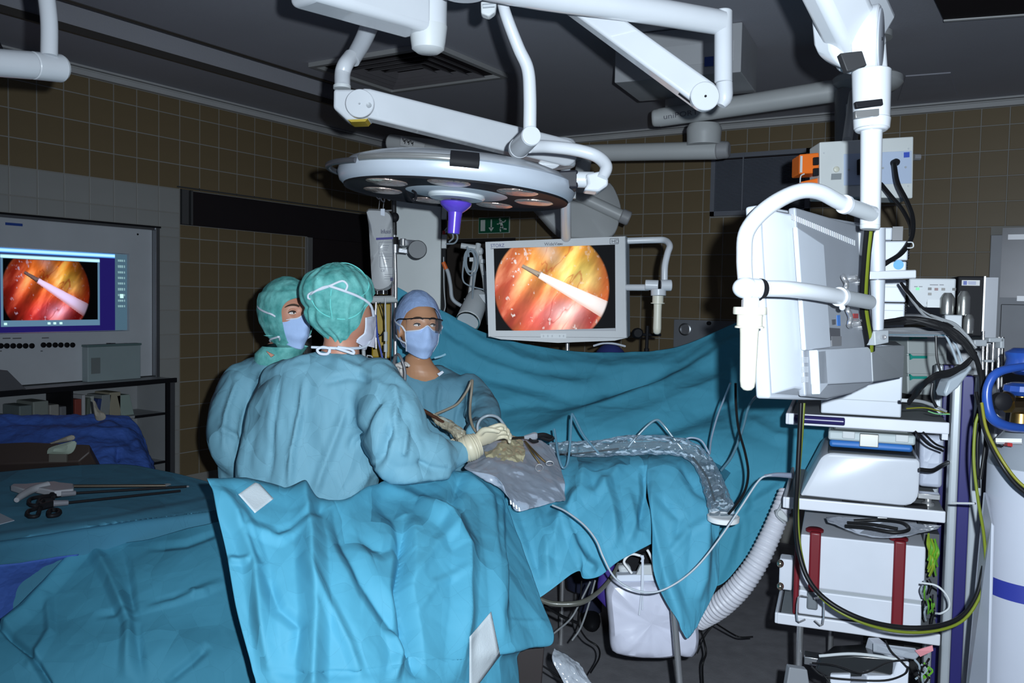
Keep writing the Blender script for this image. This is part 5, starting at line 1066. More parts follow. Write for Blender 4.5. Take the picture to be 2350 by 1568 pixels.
mb = MB(); q = [P(-60, 1020, 3.86), P(60, 1014, 3.86), P(170, 1019, 3.84), P(206, 1020, 3.84), P(206, 1038, 3.82), P(180, 1060, 3.8), P(-60, 1068, 3.8)]
mb.slab(q, .18); obj('body', mb, brn, t, bevel=.006)
mb = MB(); mb.slab([P(112, 1043, 3.79), P(153, 1043, 3.79), P(153, 1061, 3.79), P(112, 1061, 3.79)], .01); obj('side_label', mb, mat('tray label', (.11, .10, .085), .6), t, smooth=0)
pp = mat('crumpled pale paper', (.34, .40, .33), .8)
for i, (q, l) in enumerate([([(108, 1042), (114, 1028), (160, 1014), (170, 1012), (175, 1020), (160, 1042)], 'pale green folded paper lying on the brown tray'), ([(114, 1017), (163, 999), (168, 1010), (120, 1019)], 'pale beige paper slip standing up behind the brown tray'), ([(212, 918), (218, 922), (226, 940), (240, 950), (241, 962), (222, 965), (215, 945)], 'beige paper strip sticking up from the violet wrap')]):
    G = resample([P(*a, 3.80 if i < 2 else 4.25) for a in q+q[:1]], 25)[:-1]; c_ = G.mean(0); R_ = [G, c_+(G-c_)*.5-CF*.012, c_+(G-c_)*.02-CF*.004]; mb = MB(); mb.rings([G+CF*.004]+R_); tag(obj('paper', mb, pp if i < 1 else mat('beige paper', (.32, .29, .24), .8), smooth=20), l, 'paper')

# --- instruments on the left table
def Zt(x, y, z=.962): return onz(x, y, z)
wpl = mat('dirty white plastic', (.30, .30, .32), .45)
t = thing('grasper', 'white-handled laparoscopic grasper lying on the left instrument table', 'instrument', Zt(150, 1130))
mb = MB(); mb.slab([Zt(*q, .985) for q in [(24, 1114), (30, 1110), (60, 1110), (125, 1104), (140, 1107), (170, 1110), (169, 1122), (125, 1127), (80, 1118), (58, 1124)]], np.array([0, 0, -.02])); obj('body', mb, wpl, t, bevel=.004)
mb = MB(); mb.tube([Zt(38, 1148, .97), Zt(50, 1138, .975), Zt(75, 1124, .98), Zt(110, 1113, .985)], [.008, .011, .012, .012], sides=10); obj('lever', mb, wpl, t)
mb = MB(); mb.tube([Zt(112, 1128, .975), Zt(128, 1131, .975), Zt(130, 1118, .975)], .007, sides=8); obj('trigger', mb, wpl, t)
mb = MB(); mb.tube([Zt(168, 1116, .975), Zt(380, 1115, .965)], .0055, smooth=1, sides=12); obj('shaft', mb, mat('dark bronze shaft', (.10, .08, .06), .35, .7), t)
mb = MB(); mb.tube([Zt(378, 1115, .965), Zt(385, 1113, .966), Zt(392, 1112, .966)], [.006, .005, .002], sides=8); obj('jaw', mb, CH(), t)
for n_, (hx, hy, l, ln, tipx, tipy) in enumerate([(64, 1154, 'black-ringed laparoscopic scissors lying behind the front pair', (140, 1136), 428, 1117), (60, 1180, 'front black-ringed laparoscopic instrument near the table edge', (122, 1158), 414, 1127)]):
    t = thing('laparoscopic_forceps', l, 'instrument', Zt(hx+60, hy))
    if n_ == 0: ring = [(66, 1156), (70, 1146), (90, 1141), (118, 1138), (92, 1147), (86, 1159), (72, 1160)]
    else: ring = [(62, 1182), (66, 1173), (82, 1168), (95, 1162), (90, 1174), (86, 1184), (70, 1186)]
    mb = MB(); mb.tube([Zt(*q, .968) for q in ring+ring[:1]], .006, sides=8); obj('handle_ring', mb, DK(), t)
    ring = [(92, 1157), (100, 1150), (118, 1148), (122, 1142)] if n_ == 0 else [(112, 1178), (116, 1172), (132, 1171), (137, 1177), (130, 1182), (114, 1184), (112, 1178)]
    mb = MB(); mb.tube([Zt(*q, .968) for q in ring], .007, sides=8); obj('handle_ring', mb, DK(), t)
    mb = MB(); a, b = ((118, 1138), (140, 1133)) if n_ == 0 else ((94, 1164), (124, 1156)); mb.tube([Zt(*a, .97), Zt(*b, .97)], .011, smooth=1, sides=8); obj('hinge_block', mb, DK(), t)
    mb = MB(); a, b = ((140, 1134), (174, 1132)) if n_ == 0 else ((122, 1156), (157, 1154)); mb.tube([Zt(*a, .972), Zt(*b, .97)], [.010, .008], smooth=1, sides=10); obj('grey_knob', mb, mat('smoke plastic', (.16, .16, .18), .3), t, bevel=.001)
    mb = MB(); mb.tube([Zt(*b, .97), Zt(tipx, tipy, .962)], .0042, smooth=1, sides=10); obj('shaft', mb, DK(), t)
    if n_ == 0: mb = MB(); mb.tube([Zt(tipx, tipy, .962), Zt(tipx+6, tipy, .962)], .003, smooth=1, sides=8); obj('tip', mb, CH(), t)
mb = MB(); mb.slab([Zt(-30, 1170, .954), Zt(0, 1178, .954), Zt(33, 1194, .954), Zt(0, 1203, .954), Zt(-40, 1212, .954)], np.array([0, 0, -.002])); tag(obj('gauze', mb, mat('white gauze', (.30, .33, .38), .9), smooth=0), 'white gauze corner on the instrument table at the left edge', 'gauze')

# ================================================================== PEOPLE
def sm(a, b, x): t = np.clip((x-a)/(b-a), 0, 1); return t*t*(3-2*t)
def hsurf(D):
    x, y, z = D[:, 0], D[:, 1], D[:, 2]
    o = np.stack([x*.074, y*.094, z*.120], 1)
    o[:, 0] *= 1-.30*sm(0, -1, z)+.03*np.exp(-((z-.3)/.4)**2)
    lo = sm(-.1, -.9, z); o[:, 1] = np.where(y < 0, o[:, 1]*(1-.55*lo), o[:, 1]*(1+.02*lo))
    fr = np.clip(y, 0, 1)**.6
    o[:, 1] += fr*(.024*np.exp(-(x/.14)**2)*np.exp(-((z+.20)/.15)**2)+.012*np.exp(-(x/.10)**2)*np.exp(-((z+.02)/.14)**2) - .009*np.exp(-((np.abs(x)-.37)/.17)**2-((z-.05)/.10)**2)
                   + .004*np.exp(-((z-.26)/.10)**2) + .005*np.exp(-((np.abs(x)-.5)/.2)**2-((z+.2)/.2)**2) + .009*np.exp(-(x/.35)**2-((z+.85)/.2)**2) + .007*np.exp(-(x/.25)**2-((z+.52)/.10)**2))
    return o
class Head:
    def __init__(s, c, f, up, k=1.):
        s.c = np.asarray(c, float); s.f = unit(f); s.r = unit(np.cross(s.f, up)); s.u = np.cross(s.r, s.f); s.k = k
    def w(s, o): o = np.atleast_2d(o)*s.k; return s.c+o[:, :1]*s.r+o[:, 1:2]*s.f+o[:, 2:]*s.u
    def d(s, az, z):   # azimuth from the face (deg, + = person's right... image side given by r), z in -1..1
        a = np.radians(np.asarray(az, float)); z = np.asarray(z, float)+0*a; c = np.sqrt(np.clip(1-z*z, 0, 1)); return np.stack([np.sin(a)*c, np.cos(a)*c, z], -1)
    def at(s, az, z, sc=1., lift=0.):
        D = s.d(np.atleast_1d(az), np.atleast_1d(z)); p = hsurf(D)*sc+D*lift; return s.w(p)
def grid_sphere(nu, nv):
    az = np.linspace(-180, 180, nu, endpoint=False); el = np.linspace(-88.5, 88.5, nv); A, E = np.meshgrid(az, np.sin(np.radians(el))); return A, E
def shell(H, name, fn, edge, m, parent, nu=120, nv=60, solid=.0015, back=False):
    """cloth shell over the head: opens along a smooth edge, edge(azimuth) = angle from the pole (crown, or back of the head)"""
    ph = np.linspace(0, 2*math.pi, nu, endpoint=False); te = edge(ph); T_ = np.outer(np.linspace(.01, 1, nv), te); PH = np.broadcast_to(ph, T_.shape)
    if back: D = np.stack([np.sin(T_)*np.cos(PH), -np.cos(T_), np.sin(T_)*np.sin(PH)], -1)
    else: D = np.stack([np.sin(T_)*np.sin(PH), np.sin(T_)*np.cos(PH), np.cos(T_)], -1)
    V = H.w(fn(D.reshape(-1, 3))).reshape(nv, nu, 3); mb = MB(); mb.grid(V, True); mb.f.append(tuple(range(nu)))
    o = obj(name, mb, m, parent, smooth=60, solid=solid)
    mb = MB(); mb.tube(np.concatenate([V[-1], V[-1][:2]])[::2], .0016, sides=6, smooth=2); obj('cap_hem', mb, m, parent); return o
def eye(H, side, gaze, root, brow=True, dark=False):
    az, z = 23*side, .055
    c = H.at(az, z, 1.0, .0005)[0]; nrm = unit(H.f*.93+H.r*side*.30); rt = unit(np.cross(nrm, H.u)); up = np.cross(rt, nrm); rt = -rt if np.dot(rt, H.r) < 0 else rt; k = H.k
    mb = MB(); mb.ell(c, (.0155*k, .0058*k, .0048*k), [rt, up, nrm], 20, 10); obj('eyeball', mb, mat('eye white', (.62, .58, .56), .2), root)
    g = c+rt*gaze[0]*k+up*gaze[1]*k
    mb = MB(); mb.ell(g+nrm*.0012*k, (.0056*k, .0058*k, .0040*k), [rt, up, nrm], 16, 8); obj('iris', mb, mat('dark brown iris', (.035, .018, .01), .12), root)
    mb = MB(); pts = [c+rt*x*k+up*y*k+nrm*zz*k for x, y, zz in ((-.0155, -.001, .001), (-.009, .0040, .004), (0, .0058, .005), (.009, .0044, .004), (.0155, -.0005, .001))]; mb.tube(pts, [.0008, .0022, .0027, .0024, .0008], sides=8); obj('upper_lashes', mb, mat('dark lashes', (.02, .012, .01), .6), root)
    mb = MB(); pts = [c+rt*x*k+up*y*k+nrm*zz*k for x, y, zz in ((-.0165, .001, .000), (-.009, .0095, .0035), (0, .0118, .0045), (.009, .0098, .0035), (.0165, .001, .000))]; mb.tube(pts, [.001, .0032, .0036, .0032, .001], sides=10); obj('upper_lid', mb, skin_use, root)
    mb = MB(); pts = [c+rt*x*k+up*y*k+nrm*zz*k for x, y, zz in ((-.0155, -.001, .000), (-.008, -.0068, .003), (0, -.0084, .0035), (.008, -.007, .003), (.0155, -.001, .000))]; mb.tube(pts, [.001, .0019, .0021, .0019, .001], sides=10); obj('lower_lid', mb, skin_use, root)
    if brow:
        pts = [H.at((23+x)*side, z_, 1.0, .002)[0] for x, z_ in ((-14, .235), (-6, .275), (4, .285), (14, .26), (22, .21))]
        mb = MB(); mb.tube(pts, [.0028, .0038, .0036, .0026, .0009], sides=8); obj('eyebrow', mb, mat('brown hair', (.05, .028, .018), .8), root)
def mask(H, root, m=None, az1=62, zt_=.005, straps=((60, -.03, 150, .42), (60, -.50, 150, -.55)), lift=.004, wd=.067):
    nu, nv = 41, 31; u = np.linspace(-1, 1, nu); v = np.linspace(0, 1, nv); U, V_ = np.meshgrid(u, v); A_ = np.abs(U)
    x = wd*U*(1-.22*V_**2); z = (-.010-.008*A_+.014*np.exp(-(U/.22)**2))*(1-V_)+(-.122+.030*A_**2)*V_
    y = .101-.052*A_**2.3+.019*np.exp(-(U/.33)**2)*np.exp(-((V_-.22)/.30)**2)+.006*np.exp(-(U/.5)**2)*np.exp(-((V_-.62)/.2)**2)-.020*sm(.55, 1, V_)*(1+.3*A_)
    cr = crumple(np.stack([U.ravel()*2.2, V_.ravel()*2.2, np.full(nu*nv, H.c[0])], 1), 3).reshape(nv, nu)*.0030+.0011*np.sin(V_*math.pi*7)*(1-.5*A_)
    G = H.w(np.stack([x, y+cr, z], -1).reshape(-1, 3)).reshape(nv, nu, 3); mb = MB(); mb.grid(G)
    o = obj('face_mask', mb, m or maskm, root, smooth=60, solid=.002)
    for e in (G[:, 0], G[:, -1], G[0]):
        mb = MB(); mb.tube(e[::4], .0028*H.k, sides=8, smooth=3); obj('mask_border', mb, whitec, root)
    for (a0, z0, a1, z1) in straps:
        for s in (-1, 1):
            A = np.linspace(a0*.94, a1, 9)*s; z_ = np.linspace(z0, z1, 9); pts = [H.at(a, q, 1.13, lift)[0] for a, q in zip(A, z_)]
            pts[0] = (G[0 if z0 > -.2 else -1, -1 if s > 0 else 0])
            mb = MB(); mb.tube(pts, .0036*H.k, sides=8, smooth=3); obj('mask_strap', mb, whitec, root)
    return o
def hand(name, wrist, d, palm, m, parent, k=1., curl=.9, spread=.12, thumb=1):
    """gloved hand: palm, five fingers of different length, curled; d = direction of the fingers, palm = palm normal"""
    d = unit(d); n = unit(palm-d*np.dot(palm, d)); s = np.cross(d, n); w0 = np.asarray(wrist, float); mb = MB()
    mb.loft([(w0-d*.02*k, s*.026*k, n*.019*k), (w0, s*.027*k, n*.018*k), (w0+d*.035*k, s*.037*k, n*.016*k), (w0+d*.07*k, s*.041*k, n*.014*k), (w0+d*.088*k, s*.038*k, n*.011*k)], 20)
    for i, (off, ln, r) in enumerate(((-.031, .066, .0078), (-.0105, .078, .0088), (.0105, .083, .009), (.031, .075, .0088))):
        p = w0+d*.078*k+s*off*k; pts = [p-d*.03*k, p]; a = .25*curl; dd = d+s*off*spread*8
        for sg in (.45, .32, .23):
            a2 = unit(dd)*math.cos(a)+n*math.sin(a); p = p+a2*ln*sg*k; pts.append(p); a += .75*curl
        mb.tube(pts, [r*k*1.1, r*k*1.05, r*k, r*k*.92, r*k*.75], sides=12, smooth=4)
        mb.ell(pts[-1], [r*k*.78]*3, nu=12, nv=8)
    p = w0+d*.022*k-s*.0*k+s*thumb*.026*k; a1 = unit(s*thumb*.75+d*.65+n*.35); a2 = unit(s*thumb*.1+d*.8+n*.6*curl); a3 = unit(-s*thumb*.35+d*.8+n*.5*curl)
    pts = [p-a1*.012*k, p+a1*.028*k, p+a1*.028*k+a2*.032*k, p+a1*.028*k+a2*.032*k+a3*.026*k]; mb.tube(pts, [.012*k, .0115*k, .010*k, .008*k], sides=12, smooth=4); mb.ell(pts[-1], [.0082*k]*3, nu=12, nv=8)
    return remesh(name, mb, .0032*k, 3, m, parent)
def body_disp(seed, amp=.011, f=(9, 9, 3.4), folds=()):
    def fn(co, no):
        h = amp*crumple(co*np.array(f), seed)+amp*.14*crumple(co*np.array(f)*[2.6, 2.6, 3.0], seed+9)
        x, y = pxof(co); fac = ((CO-co)*no).sum(1) > 0
        for poly, wd, ht in folds:
            d, al, sd = polydist(x, y, poly); e = np.clip(np.minimum(al, 1-al)*5, 0, 1)**.7; h = h+np.where(fac, 1.35*ht*np.clip(1-np.sqrt(d*d+4)/wd, 0, 1)**1.4*e, 0)
        return h
    return fn
def person_root(label, foot): return thing('person', label, 'person', foot)
def legs(root, c, fd, z0, dark_=False):
    sd = np.array([-fd[1], fd[0], 0]); tr = mat('navy trousers', (.012, .015, .04), .8) if dark_ else mat('green trousers', (.04, .18, .20), .8)
    for s in (-1, 1):
        b = np.array([c[0], c[1], 0])+sd*s*.10
        mb = MB(); mb.tube([b+[0, 0, z0], b+[0, 0, .45], b+[0, 0, .07]], [.085, .07, .06], sides=16); obj('trouser_leg', mb, tr, root)
        mb = MB(); mb.ell(b+fd*.05+[0, 0, .045], (.13, .048, .045), [fd, sd, ZUP], 20, 10); obj('shoe', mb, DK() if dark_ else mat('white clog', (.5, .5, .5), .5), root)

# ---- surgeon seen from behind
DS2 = 2.78
hc = P(784, 717, DS2); hf = unit(hdir(128)+ZUP*.02); H = Head(hc, hf, ZUP, 1.0)
root = person_root('surgeon seen from behind in pale blue gown and puffy sea-green cap', P(705, 1200, 2.78)*[1, 1, 0])
skin_use = skin
mb = MB(); A, E = grid_sphere(56, 44); mb.rings(H.w(hsurf(H.d(A.ravel(), E.ravel()))).reshape(44, 56, 3))
nk = P(778, 830, 2.80); mb.loft([(H.w([0, -.015, -.05])[0], H.r*.052, H.f*.058), (P(783, 790, 2.80), HR*.056, HF*.058), (nk, HR*.066, HF*.062), (P(770, 880, 2.82), HR*.12, HF*.09), (P(740, 1000, 2.84), HR*.15, HF*.09)], 24)
remesh('body', mb, .005, 2, skin, root)
def capfn(D):
    p = hsurf(D)*1.07; z = D[:, 2]; back = np.clip(-D[:, 1], 0, 1); az = np.arctan2(D[:, 0], -D[:, 1])
    puff = .003+.016*np.clip(z+.4, 0, 1)+.014*np.exp(-((z-.55)/.3)**2)-.010*np.exp(-((z-.12+.35*np.abs(az)*.3)/.07)**2)*back
    pl_ = .0035*np.sin(az*15+2*vnoise(D*3, 4))*np.clip(1.2-np.abs(z), 0, 1)+.005*crumple(D*3.0, 8)
    return p+D*(puff+pl_)[:, None]+np.array([0, -.014, .004])*np.clip(z+.5, 0, 1.2)[:, None]
def kp(front, side, back):
    def f(ph):
        az = np.degrees(np.abs((ph+math.pi) % (2*math.pi)-math.pi)); zl = np.interp(az, [0, 30, 60, 80, 100, 140, 180], [front, front-.03, (front*1.6+side*.4)/2, (front*.5+side*1.5)/2, side, (side+back)/2, back]); zl = np.convolve(np.r_[zl[-4:], zl, zl[:4]], np.ones(9)/9, 'valid'); return np.arccos(zl)
    return f
shell(H, 'surgical_cap', capfn, kp(.42, -.62, -.88), capm, root, 140, 80, .0015)
# elastic seams and mask ties on the back of the cap
def onhead(px, py, lift=0.):
    """point on this person's cap under a pixel of the picture, found from the cap surface"""
    A, E = grid_sphere(160, 110); V = H.w(capfn(H.d(A.ravel(), E.ravel()))); x, y = pxof(V); dep = (V-CO)@CF; e = (x-px)**2+(y-py)**2; e = e+(dep > (H.c-CO)@CF+.02)*1e5; k = np.argmin(e)
    return P(px, py, dep[k]-lift)
seam = mat('pale seam', (.16, .62, .58), .7)
for pts in ([(715, 690), (730, 712), (755, 727), (790, 733), (820, 722), (838, 700)], [(728, 640), (740, 620), (770, 606), (800, 605), (830, 622), (846, 650), (843, 668), (830, 680)], [(760, 665), (758, 700), (762, 730), (765, 790)]):
    mb = MB(); mb.tube([onhead(*q, .002) for q in pts], .0016, sides=6, smooth=4); obj('cap_seam', mb, seam, root)
for pts, r in (([(710, 685), (714, 675), (740, 660), (757, 656), (785, 645), (797, 655), (793, 668)], .0034), ([(712, 687), (707, 684), (710, 674), (735, 665), (755, 658)], .003), ([(757, 657), (790, 668), (825, 682), (850, 700), (857, 725)], .0042)):
    mb = MB(); mb.tube([onhead(*q, .004) for q in pts], r, sides=8, smooth=4); obj('mask_tie', mb, whitec, root)
mask(H, root, mat('white mask cloth', (.60, .60, .70), .8), straps=())
mb = MB(); mb.tube([P(856, 768, 2.85), P(840, 795, 2.79), P(800, 800, 2.71), P(760, 799, 2.69), P(715, 797, 2.70)], [.003, .004, .0045, .0045, .004], sides=8); obj('mask_tie', mb, whitec, root)
for pts in ([(757, 800), (752, 812), (735, 812), (728, 803), (740, 797), (757, 800)], [(757, 800), (756, 810)], [(770, 799), (795, 807), (812, 812), (806, 802), (775, 797)]):
    mb = MB(); mb.tube([P(*q, 2.685) for q in pts], .0042, sides=8, smooth=4); obj('mask_tie', mb, whitec, root)
mb = MB(); mb.slab([P(858, 724, 2.88), P(851, 760, 2.84), P(838, 792, 2.82), P(855, 796, 2.84), P(858, 770, 2.88)], .01); obj('mask_edge', mb, mat('white mask cloth', (.60, .60, .70), .8), root, bevel=.003)
mb = MB(); R2 = HR; B2 = HF
def sec(cx, cy, d, hw, hd_, tilt=0.): return (P(cx, cy, d), HR*m2(hw, d)+ZUP*tilt*m2(hw, d), HF*hd_)
mb.loft([sec(782, 806, 2.79, 46, .05), sec(776, 818, 2.79, 72, .07, -.05), sec(762, 845, 2.79, 125, .10, -.08), sec(752, 880, 2.80, 150, .125), sec(738, 940, 2.81, 162, .14), sec(722, 1020, 2.81, 165, .145), sec(706, 1100, 2.80, 162, .145), sec(700, 1200, 2.80, 160, .15), sec(700, 1400, 2.80, 165, .16), sec(700, 1750, 2.80, 170, .17)], 32)
def limb(mb, pts):
    Q = [P(x, y, d) for x, y, d, r in pts]; mb.tube(Q, [r for *_, r in pts], sides=20, smooth=5); mb.ell(Q[0], [pts[0][3]]*3, nu=16, nv=10); mb.ell(Q[-1], [pts[-1][3]]*3, nu=16, nv=10)
limb(mb, [(862, 885, 2.78, .088), (895, 960, 2.70, .110), (925, 1030, 2.64, .100), (985, 1045, 2.68, .075), (1040, 1040, 2.76, .052), (1062, 1034, 2.80, .040)])
limb(mb, [(655, 880, 2.84, .088), (650, 960, 2.9, .10), (680, 1030, 2.97, .09), (800, 1020, 3.1, .06)])
GF = [([(700, 860), (690, 950), (672, 1030), (664, 1120)], 12, .016), ([(600, 880), (570, 960), (555, 1060), (552, 1130)], 20, .014), ([(645, 850), (630, 960), (615, 1100)], 12, -.010), ([(800, 920), (770, 1000), (735, 1090), (720, 1140)], 18, .014), ([(900, 880), (912, 930), (900, 1000)], 16, .018),
      ([(880, 900), (840, 960), (800, 1040)], 18, -.014), ([(870, 870), (800, 865), (740, 880)], 14, -.008), ([(860, 1070), (900, 1100), (1000, 1090), (1050, 1070)], 22, .022), ([(865, 1075), (880, 1010), (910, 960)], 20, -.022), ([(940, 960), (930, 1030), (925, 1050)], 14, .012), ([(960, 1060), (990, 1080), (1040, 1075)], 12, -.014), ([(760, 820), (830, 850), (880, 890)], 14, .010), ([(720, 815), (650, 830), (610, 860)], 12, .008), ([(855, 1060), (830, 1110), (800, 1150)], 24, .02)]
remesh('surgical_gown', mb, .0082, 10, gownm, root, body_disp(61, .020, (5.5, 5.5, 2.2), GF))
mb = MB(); a, b = P(1052, 1036, 2.79), P(1098, 1012, 2.86); glm = mat('cream latex', (.58, .52, .38), .45)
mb.tube([P(1060, 1034, 2.79), P(1078, 1028, 2.79), P(1096, 1020, 2.80)], [m2(28, 2.8), m2(31, 2.8), m2(27, 2.8)], sides=24, smooth=10, ring=(.0065, .035)); obj('glove_cuff', mb, glm, root)
hand('glove', P(1090, 1015, 2.80), unit(CR*.75+CU*.35+CF*.25), unit(-CU*.5-CF*.6), glm, root, .86, 1.1, .12, -1)
legs(root, P(700, 1200, 2.8), hdir(150), .5)

# ---- man at the left
H = Head(P(660, 724, 3.12), unit(hdir(46)+ZUP*.05), ZUP, .98); Hm = H
root = person_root('man in a sea-green hood and light blue mask looking right, behind the nearer surgeon', P(610, 1100, 3.1)*[1, 1, 0])
mb = MB(); A, E = grid_sphere(64, 52); mb.rings(H.w(hsurf(H.d(A.ravel(), E.ravel()))).reshape(52, 64, 3))
mb.loft([(H.w([0, -.015, -.05])[0], H.r*.05, H.f*.056), (P(650, 790, 3.14), HR*.055, HF*.055), (P(640, 830, 3.14), HR*.065, HF*.06), (P(625, 900, 3.14), HR*.10, HF*.08)], 24)
remesh('body', mb, .0045, 1, skin, root)
eye(H, -1, (-.0035, .001), root); eye(H, 1, (-.0035, .001), root)
def hood(D): z = D[:, 2]; return hsurf(D)*1.05+D*(.012+.010*np.exp(-((z-.5)/.35)**2)-.004*np.exp(-((z-.62)/.05)**2)+.004*crumple(D*3.2, 18))[:, None]+np.array([0, -.012, 0])*np.clip(.6-D[:, 1], 0, 1)[:, None]
def hoodedge(ph):
    c, s_ = np.cos(ph), np.sin(ph); a = math.radians(50); b = np.where(s_ > 0, math.radians(25), math.radians(58)); return math.pi-1/((np.abs(c)/a)**2.6+(np.abs(s_)/b)**2.6)**(1/2.6)
shell(H, 'surgical_hood', hood, hoodedge, capm, root, 120, 84, .0015, True)
mb = MB(); mb.loft([(H.w([0, -.02, -.07])[0], H.r*.072, H.f*.080), (P(655, 795, 3.12), HR*.078, HF*.075), (P(640, 812, 3.12), HR*.082, HF*.08), (P(632, 838, 3.13), HR*.075, HF*.075)], 30); V_ = mb.v[0]; mb.v[0] = V_+(.005*crumple(V_*22, 4))[:, None]*unit(-CF); obj('hood_neck', mb, capm, root)
mask(H, root, straps=((60, -.03, 140, .30), (60, -.5, 120, -.62)), lift=.013, wd=.058)
mb = MB(); mb.slab([P(611, 806, 3.01), P(629, 815, 3.01), P(622, 820, 3.01)], .01); obj('neck_patch', mb, skin, root)
mb = MB()
mb.loft([sec(648, 812, 3.14, 34, .05), sec(632, 832, 3.14, 64, .08, -.1), sec(614, 862, 3.14, 88, .11, -.1), sec(604, 900, 3.14, 100, .125), sec(600, 960, 3.14, 100, .13), sec(603, 1040, 3.14, 98, .13), sec(606, 1120, 3.14, 98, .13), sec(606, 1500, 3.14, 104, .15)], 32)
limb(mb, [(552, 880, 3.10, .075), (528, 950, 3.06, .078), (530, 1020, 3.04, .078), (560, 1055, 3.06, .07), (640, 1050, 3.1, .06)])
GM = [([(545, 870), (518, 950), (512, 1040)], 12, .014), ([(575, 870), (560, 960), (545, 1050)], 12, -.014), ([(600, 850), (590, 900), (575, 960)], 12, .014), ([(500, 980), (540, 1000), (560, 1030)], 12, .014)]
remesh('surgical_gown', mb, .009, 8, gownm, root, body_disp(71, .018, (6, 6, 2.4), GM))
hand('glove', P(700, 1040, 3.15), unit(CR*.9+CF*.3), -CU, glm, root, .9, .8)
legs(root, P(606, 1200, 3.14), hdir(110), .5)

# ---- woman facing the camera
skin_use = skinw
H = Head(P(960, 752, 3.34), unit(hdir(24)+ZUP*.06), unit(ZUP+HR*.03), .97)
root = person_root('woman in clear eye shield, lilac cap and blue mask looking up to the right', P(1003, 1100, 3.4)*[1, 1, 0])
mb = MB(); A, E = grid_sphere(72, 60); mb.rings(H.w(hsurf(H.d(A.ravel(), E.ravel()))).reshape(60, 72, 3))
mb.loft([(H.w([0, -.02, -.05])[0], H.r*.044, H.f*.05), (P(958, 818, 3.37), HR*.046, HF*.05), (P(962, 836, 3.36), HR*.056, HF*.056), (P(966, 850, 3.365), HR*.072, HF*.066), (P(968, 862, 3.37), HR*.080, HF*.068), (P(972, 900, 3.4), HR*.10, HF*.07)], 28)
for s in (-1, 1): mb.ell(H.at(88*s, -.12, 1.0, .004)[0], (.008, .017, .028), [H.r, H.f, H.u], 14, 10)
remesh('body', mb, .0042, 1, skinw, root)
eye(H, -1, (-.0045, .001), root); eye(H, 1, (-.0045, .001), root)
lil = mat('lilac blue cap cloth', (.25, .35, .57), .8, bump=('crinkle', 60, .15), var=.05)
shell(H, 'surgical_cap', lambda D: hsurf(D)*1.05+D*(.007+.010*np.clip(D[:, 2], 0, 1)+.0035*crumple(D*2.6, 28))[:, None]+np.array([0, -.010, .004])*np.clip(D[:, 2]+.3, 0, 1)[:, None], kp(.56, -.50, -.70), lil, root, 120, 84, .0015)
mask(H, root, straps=((60, -.03, 120, .25), (60, -.5, 120, -.2)))
for s in (-1, 1):
    pts = [H.at(a*s, z_, 1.07, .003)[0] for a, z_ in ((96, -.1), (98, -.35), (80, -.75))]
# eye shield
mb = MB(); fr = []
for a in np.linspace(-62, 62, 13): fr.append(H.w([[math.sin(math.radians(a))*.083, .030+math.cos(math.radians(a))*.086, .032-.004*(a/62)**2]])[0])
mb.tube(fr, .0022, sides=8, smooth=3); obj('glasses_bar', mb, DK(), root)
for s in (-1, 1):
    p0 = fr[-1 if s > 0 else 0]; mb = MB(); mb.tube([p0, H.w([[.088*s, .02, .028]])[0], H.w([[.084*s, -.02, .012]])[0], H.w([[.078*s, -.035, -.03]])[0]], [.003, .0026, .0024, .0015], sides=8, smooth=3); obj('glasses_temple', mb, DK(), root)
def clearmat(name, col=(.9, .95, 1), fac=.18, rough=.08, bsc=40, bst=.5):
    m = bpy.data.materials.new(name); m.use_nodes = True; nt = m.node_tree; nt.nodes.clear(); out = nt.nodes.new('ShaderNodeOutputMaterial'); mx_ = nt.nodes.new('ShaderNodeMixShader'); tr = nt.nodes.new('ShaderNodeBsdfTransparent')
    b = nt.nodes.new('ShaderNodeBsdfPrincipled'); b.inputs['Base Color'].default_value = (*col, 1); b.inputs['Roughness'].default_value = rough; b.inputs['Specular IOR Level'].default_value = 1.0
    fr_ = nt.nodes.new('ShaderNodeFresnel'); fr_.inputs['IOR'].default_value = 1.5; ad = nt.nodes.new('ShaderNodeMath'); ad.operation = 'ADD'; ad.use_clamp = True; ad.inputs[1].default_value = fac
    nt.links.new(fr_.outputs[0], ad.inputs[0]); nt.links.new(ad.outputs[0], mx_.inputs[0]); nt.links.new(tr.outputs[0], mx_.inputs[1]); nt.links.new(b.outputs[0], mx_.inputs[2]); nt.links.new(mx_.outputs[0], out.inputs[0])
    if bst:
        tc = nt.nodes.new('ShaderNodeTexCoord'); vo = nt.nodes.new('ShaderNodeTexVoronoi'); vo.inputs['Scale'].default_value = bsc; bp = nt.nodes.new('ShaderNodeBump'); bp.inputs['Strength'].default_value = bst; bp.inputs['Distance'].default_value = .01
        nt.links.new(tc.outputs['Object'], vo.inputs['Vector']); nt.links.new(vo.outputs['Distance'], bp.inputs['Height']); nt.links.new(bp.outputs[0], b.inputs['Normal']); nt.links.new(bp.outputs[0], fr_.inputs['Normal'])
    return m
lens = clearmat('clear shield', (.8, .9, 1), .0, .08, 40, 0)
nu, nv = 25, 9; G = np.zeros((nv, nu, 3))
for j, v in enumerate(np.linspace(0, 1, nv)):
    for i, a in enumerate(np.linspace(-60, 60, nu)): G[j, i] = H.w([[math.sin(math.radians(a))*.083, .030+math.cos(math.radians(a))*(.086-.006*v), .030-.05*v-.006*v*(a/60)**2]])[0]
mb = MB(); mb.grid(G); obj('clear_visor', mb, lens, root)
mb = MB()
